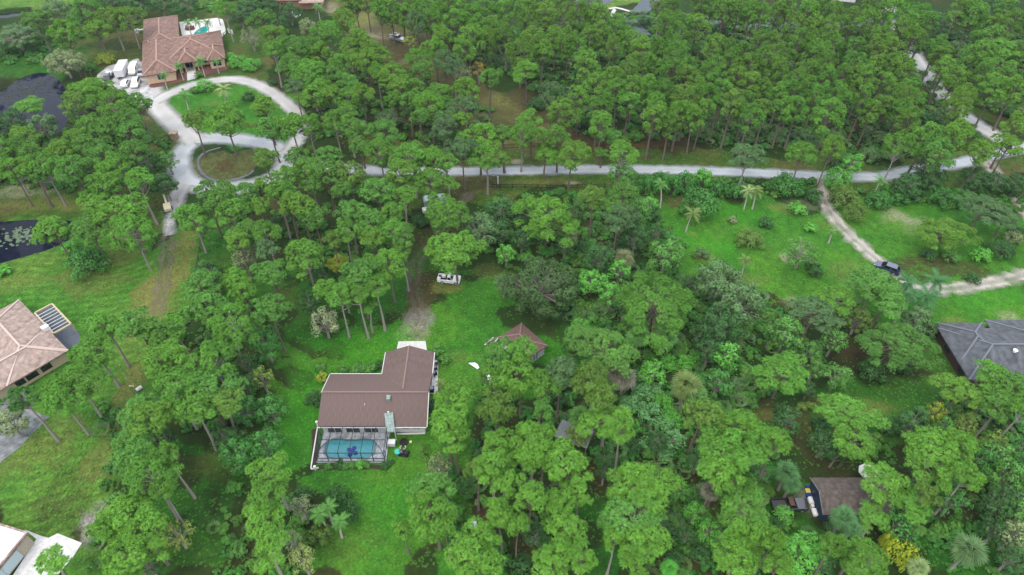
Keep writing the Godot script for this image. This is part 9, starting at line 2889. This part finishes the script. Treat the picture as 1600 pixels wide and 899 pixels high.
func _ready() -> void:
	var cam := Camera3D.new()
	cam.name = "camera"
	cam.fov = 45.68
	cam.near = 1.0
	cam.far = 6000.0
	cam.position = Vector3(0, 95, 0)
	cam.rotation = Vector3(deg_to_rad(-43.9), 0, 0)
	add_child(cam)
	cam.current = true
	var env := Environment.new()
	env.background_mode = Environment.BG_SKY
	var sky := ProceduralSkyMaterial.new()
	sky.sky_top_color = Color(0.93, 0.95, 1.0)
	sky.sky_horizon_color = Color(0.86, 0.89, 0.93)
	sky.sky_curve = 0.25
	sky.ground_bottom_color = Color(0.30, 0.36, 0.28)
	sky.ground_horizon_color = Color(0.80, 0.84, 0.88)
	sky.sky_energy_multiplier = 1.08
	sky.sun_angle_max = 1.0
	env.sky = Sky.new()
	env.sky.sky_material = sky
	env.background_energy_multiplier = 1.0
	env.tonemap_mode = Environment.TONE_MAPPER_LINEAR
	env.tonemap_exposure = 2.92
	env.sdfgi_enabled = true
	env.ssao_enabled = true
	env.ssil_enabled = true
	env.fog_enabled = true
	env.fog_density = 0.00005
	env.fog_light_color = Color(0.86, 0.90, 0.95)
	var we := WorldEnvironment.new()
	we.name = "environment"
	we.environment = env
	add_child(we)
	var sun := DirectionalLight3D.new()
	sun.name = "sun"
	sun.light_energy = 0.34
	sun.light_color = Color(1.0, 0.97, 0.92)
	sun.light_angular_distance = 24.0
	sun.shadow_enabled = true
	sun.rotation = Vector3(deg_to_rad(-62.0), deg_to_rad(-35.0), 0)
	add_child(sun)

	make_materials()
	M.wet_pale = surf(0.36, 0.39, 0.42, 0.8, M.blot, 0.25)
	M.island = surf(0.050, 0.078, 0.026, 0.95, M.blot, 0.09)
	M.grass = leafy(0.075, 0.205, 0.030)
	W.pool = [Vector2(-30.2, -60.3), Vector2(-29.0, -59.5), Vector2(-22.9, -59.5), Vector2(-22.0, -60.2), Vector2(-22.0, -62.2), Vector2(-23.0, -63.0), Vector2(-24.4, -63.25), Vector2(-25.2, -62.85), Vector2(-27.2, -62.85), Vector2(-27.8, -63.25), Vector2(-29.2, -63.1), Vector2(-30.2, -62.2)]
	W.lagoon = Array(smooth_loop([Vector2(-104.0, -219.4), Vector2(-103.6, -217.4), Vector2(-102.0, -216.9), Vector2(-100.4, -219.0), Vector2(-100.2, -222.6), Vector2(-101.6, -224.0), Vector2(-103.2, -223.0)], 4))
	W.clear = []
	for o in [
		[Vector2(-32.15, -57.35), Vector2(-33.03, -66.37), Vector2(-34.18, -77.28), Vector2(-23.39, -77.57), Vector2(-23.60, -83.32), Vector2(-20.84, -84.90), Vector2(-13.04, -84.10), Vector2(-12.33, -71.64), Vector2(-13.63, -63.86), Vector2(-18.52, -62.64), Vector2(-19.09, -57.35)],
		[Vector2(-110.28, -180.76), Vector2(-128.03, -235.44), Vector2(-114.49, -241.01), Vector2(-94.44, -230.06), Vector2(-81.30, -188.57), Vector2(-90.64, -177.02), Vector2(-101.93, -173.38)], [Vector2(-86.71, -61.43), Vector2(-105.75, -95.00), Vector2(-96.60, -96.79), Vector2(-83.83, -89.81), Vector2(-79.88, -82.54), Vector2(-81.23, -68.96), Vector2(-80.07, -56.79)],
		[Vector2(-80.12, -49.82), Vector2(-71.02, -48.80), Vector2(-61.18, -45.85), Vector2(-62.26, -40.29), Vector2(-74.71, -40.29)], [Vector2(80.16, -89.81), Vector2(101.29, -91.50), Vector2(88.81, -68.96), Vector2(78.06, -73.71)], [Vector2(40.19, -57.35), Vector2(56.26, -57.35), Vector2(53.22, -49.31), Vector2(37.88, -48.80)],
		[Vector2(-58.07, -147.46), Vector2(-31.57, -142.31), Vector2(31.53, -142.03), Vector2(62.61, -140.37), Vector2(88.69, -139.00), Vector2(109.70, -144.00), Vector2(130.98, -151.02), Vector2(129.05, -147.46), Vector2(108.13, -140.64), Vector2(87.35, -135.52), Vector2(61.66, -136.85), Vector2(31.05, -138.46), Vector2(-30.94, -137.65), Vector2(-56.55, -141.20)],
		[Vector2(-88.76, -156.56), Vector2(-77.53, -158.15), Vector2(-58.24, -155.00), Vector2(-52.91, -139.00), Vector2(-60.11, -131.12), Vector2(-77.27, -128.61), Vector2(-80.57, -133.69)], [Vector2(-110.30, -192.64), Vector2(-96.08, -177.02), Vector2(-79.88, -155.00), Vector2(-83.81, -151.92), Vector2(-103.72, -173.38), Vector2(-119.47, -180.76), Vector2(-126.53, -196.84)],
		[Vector2(-98.80, -177.02), Vector2(-93.87, -186.57), Vector2(-75.85, -189.37), Vector2(-54.99, -163.03), Vector2(-57.67, -159.75), Vector2(-73.52, -180.76), Vector2(-88.85, -182.67), Vector2(-95.56, -171.59)], [Vector2(127.30, -210.20), Vector2(132.29, -153.45), Vector2(122.60, -147.46), Vector2(122.36, -205.61)],
		[Vector2(73.05, -136.31), Vector2(75.36, -136.31), Vector2(74.95, -117.99), Vector2(78.53, -102.40), Vector2(87.70, -99.56), Vector2(108.40, -104.34), Vector2(106.27, -100.50), Vector2(86.43, -96.79), Vector2(78.80, -96.79), Vector2(75.35, -104.34), Vector2(71.32, -128.61)],
		[Vector2(-7.34, -89.81), Vector2(3.67, -89.81), Vector2(6.96, -80.25), Vector2(0.00, -78.75)], [Vector2(6.95, -67.01), Vector2(13.63, -63.86), Vector2(12.24, -59.66), Vector2(6.71, -61.43)]]:
		var q := PackedVector2Array(o)
		var box := Rect2(q[0], Vector2.ZERO)
		for p in q:
			box = box.expand(p)
		W.clear.append([box, q])
	build_ground()
	build_roads()
	pool_house()
	villa()
	pink_house()
	white_house()
	grey_house()
	cottage()
	sheds()
	fences()
	vehicles()
	grow_forms()
	trees()
	undergrowth()
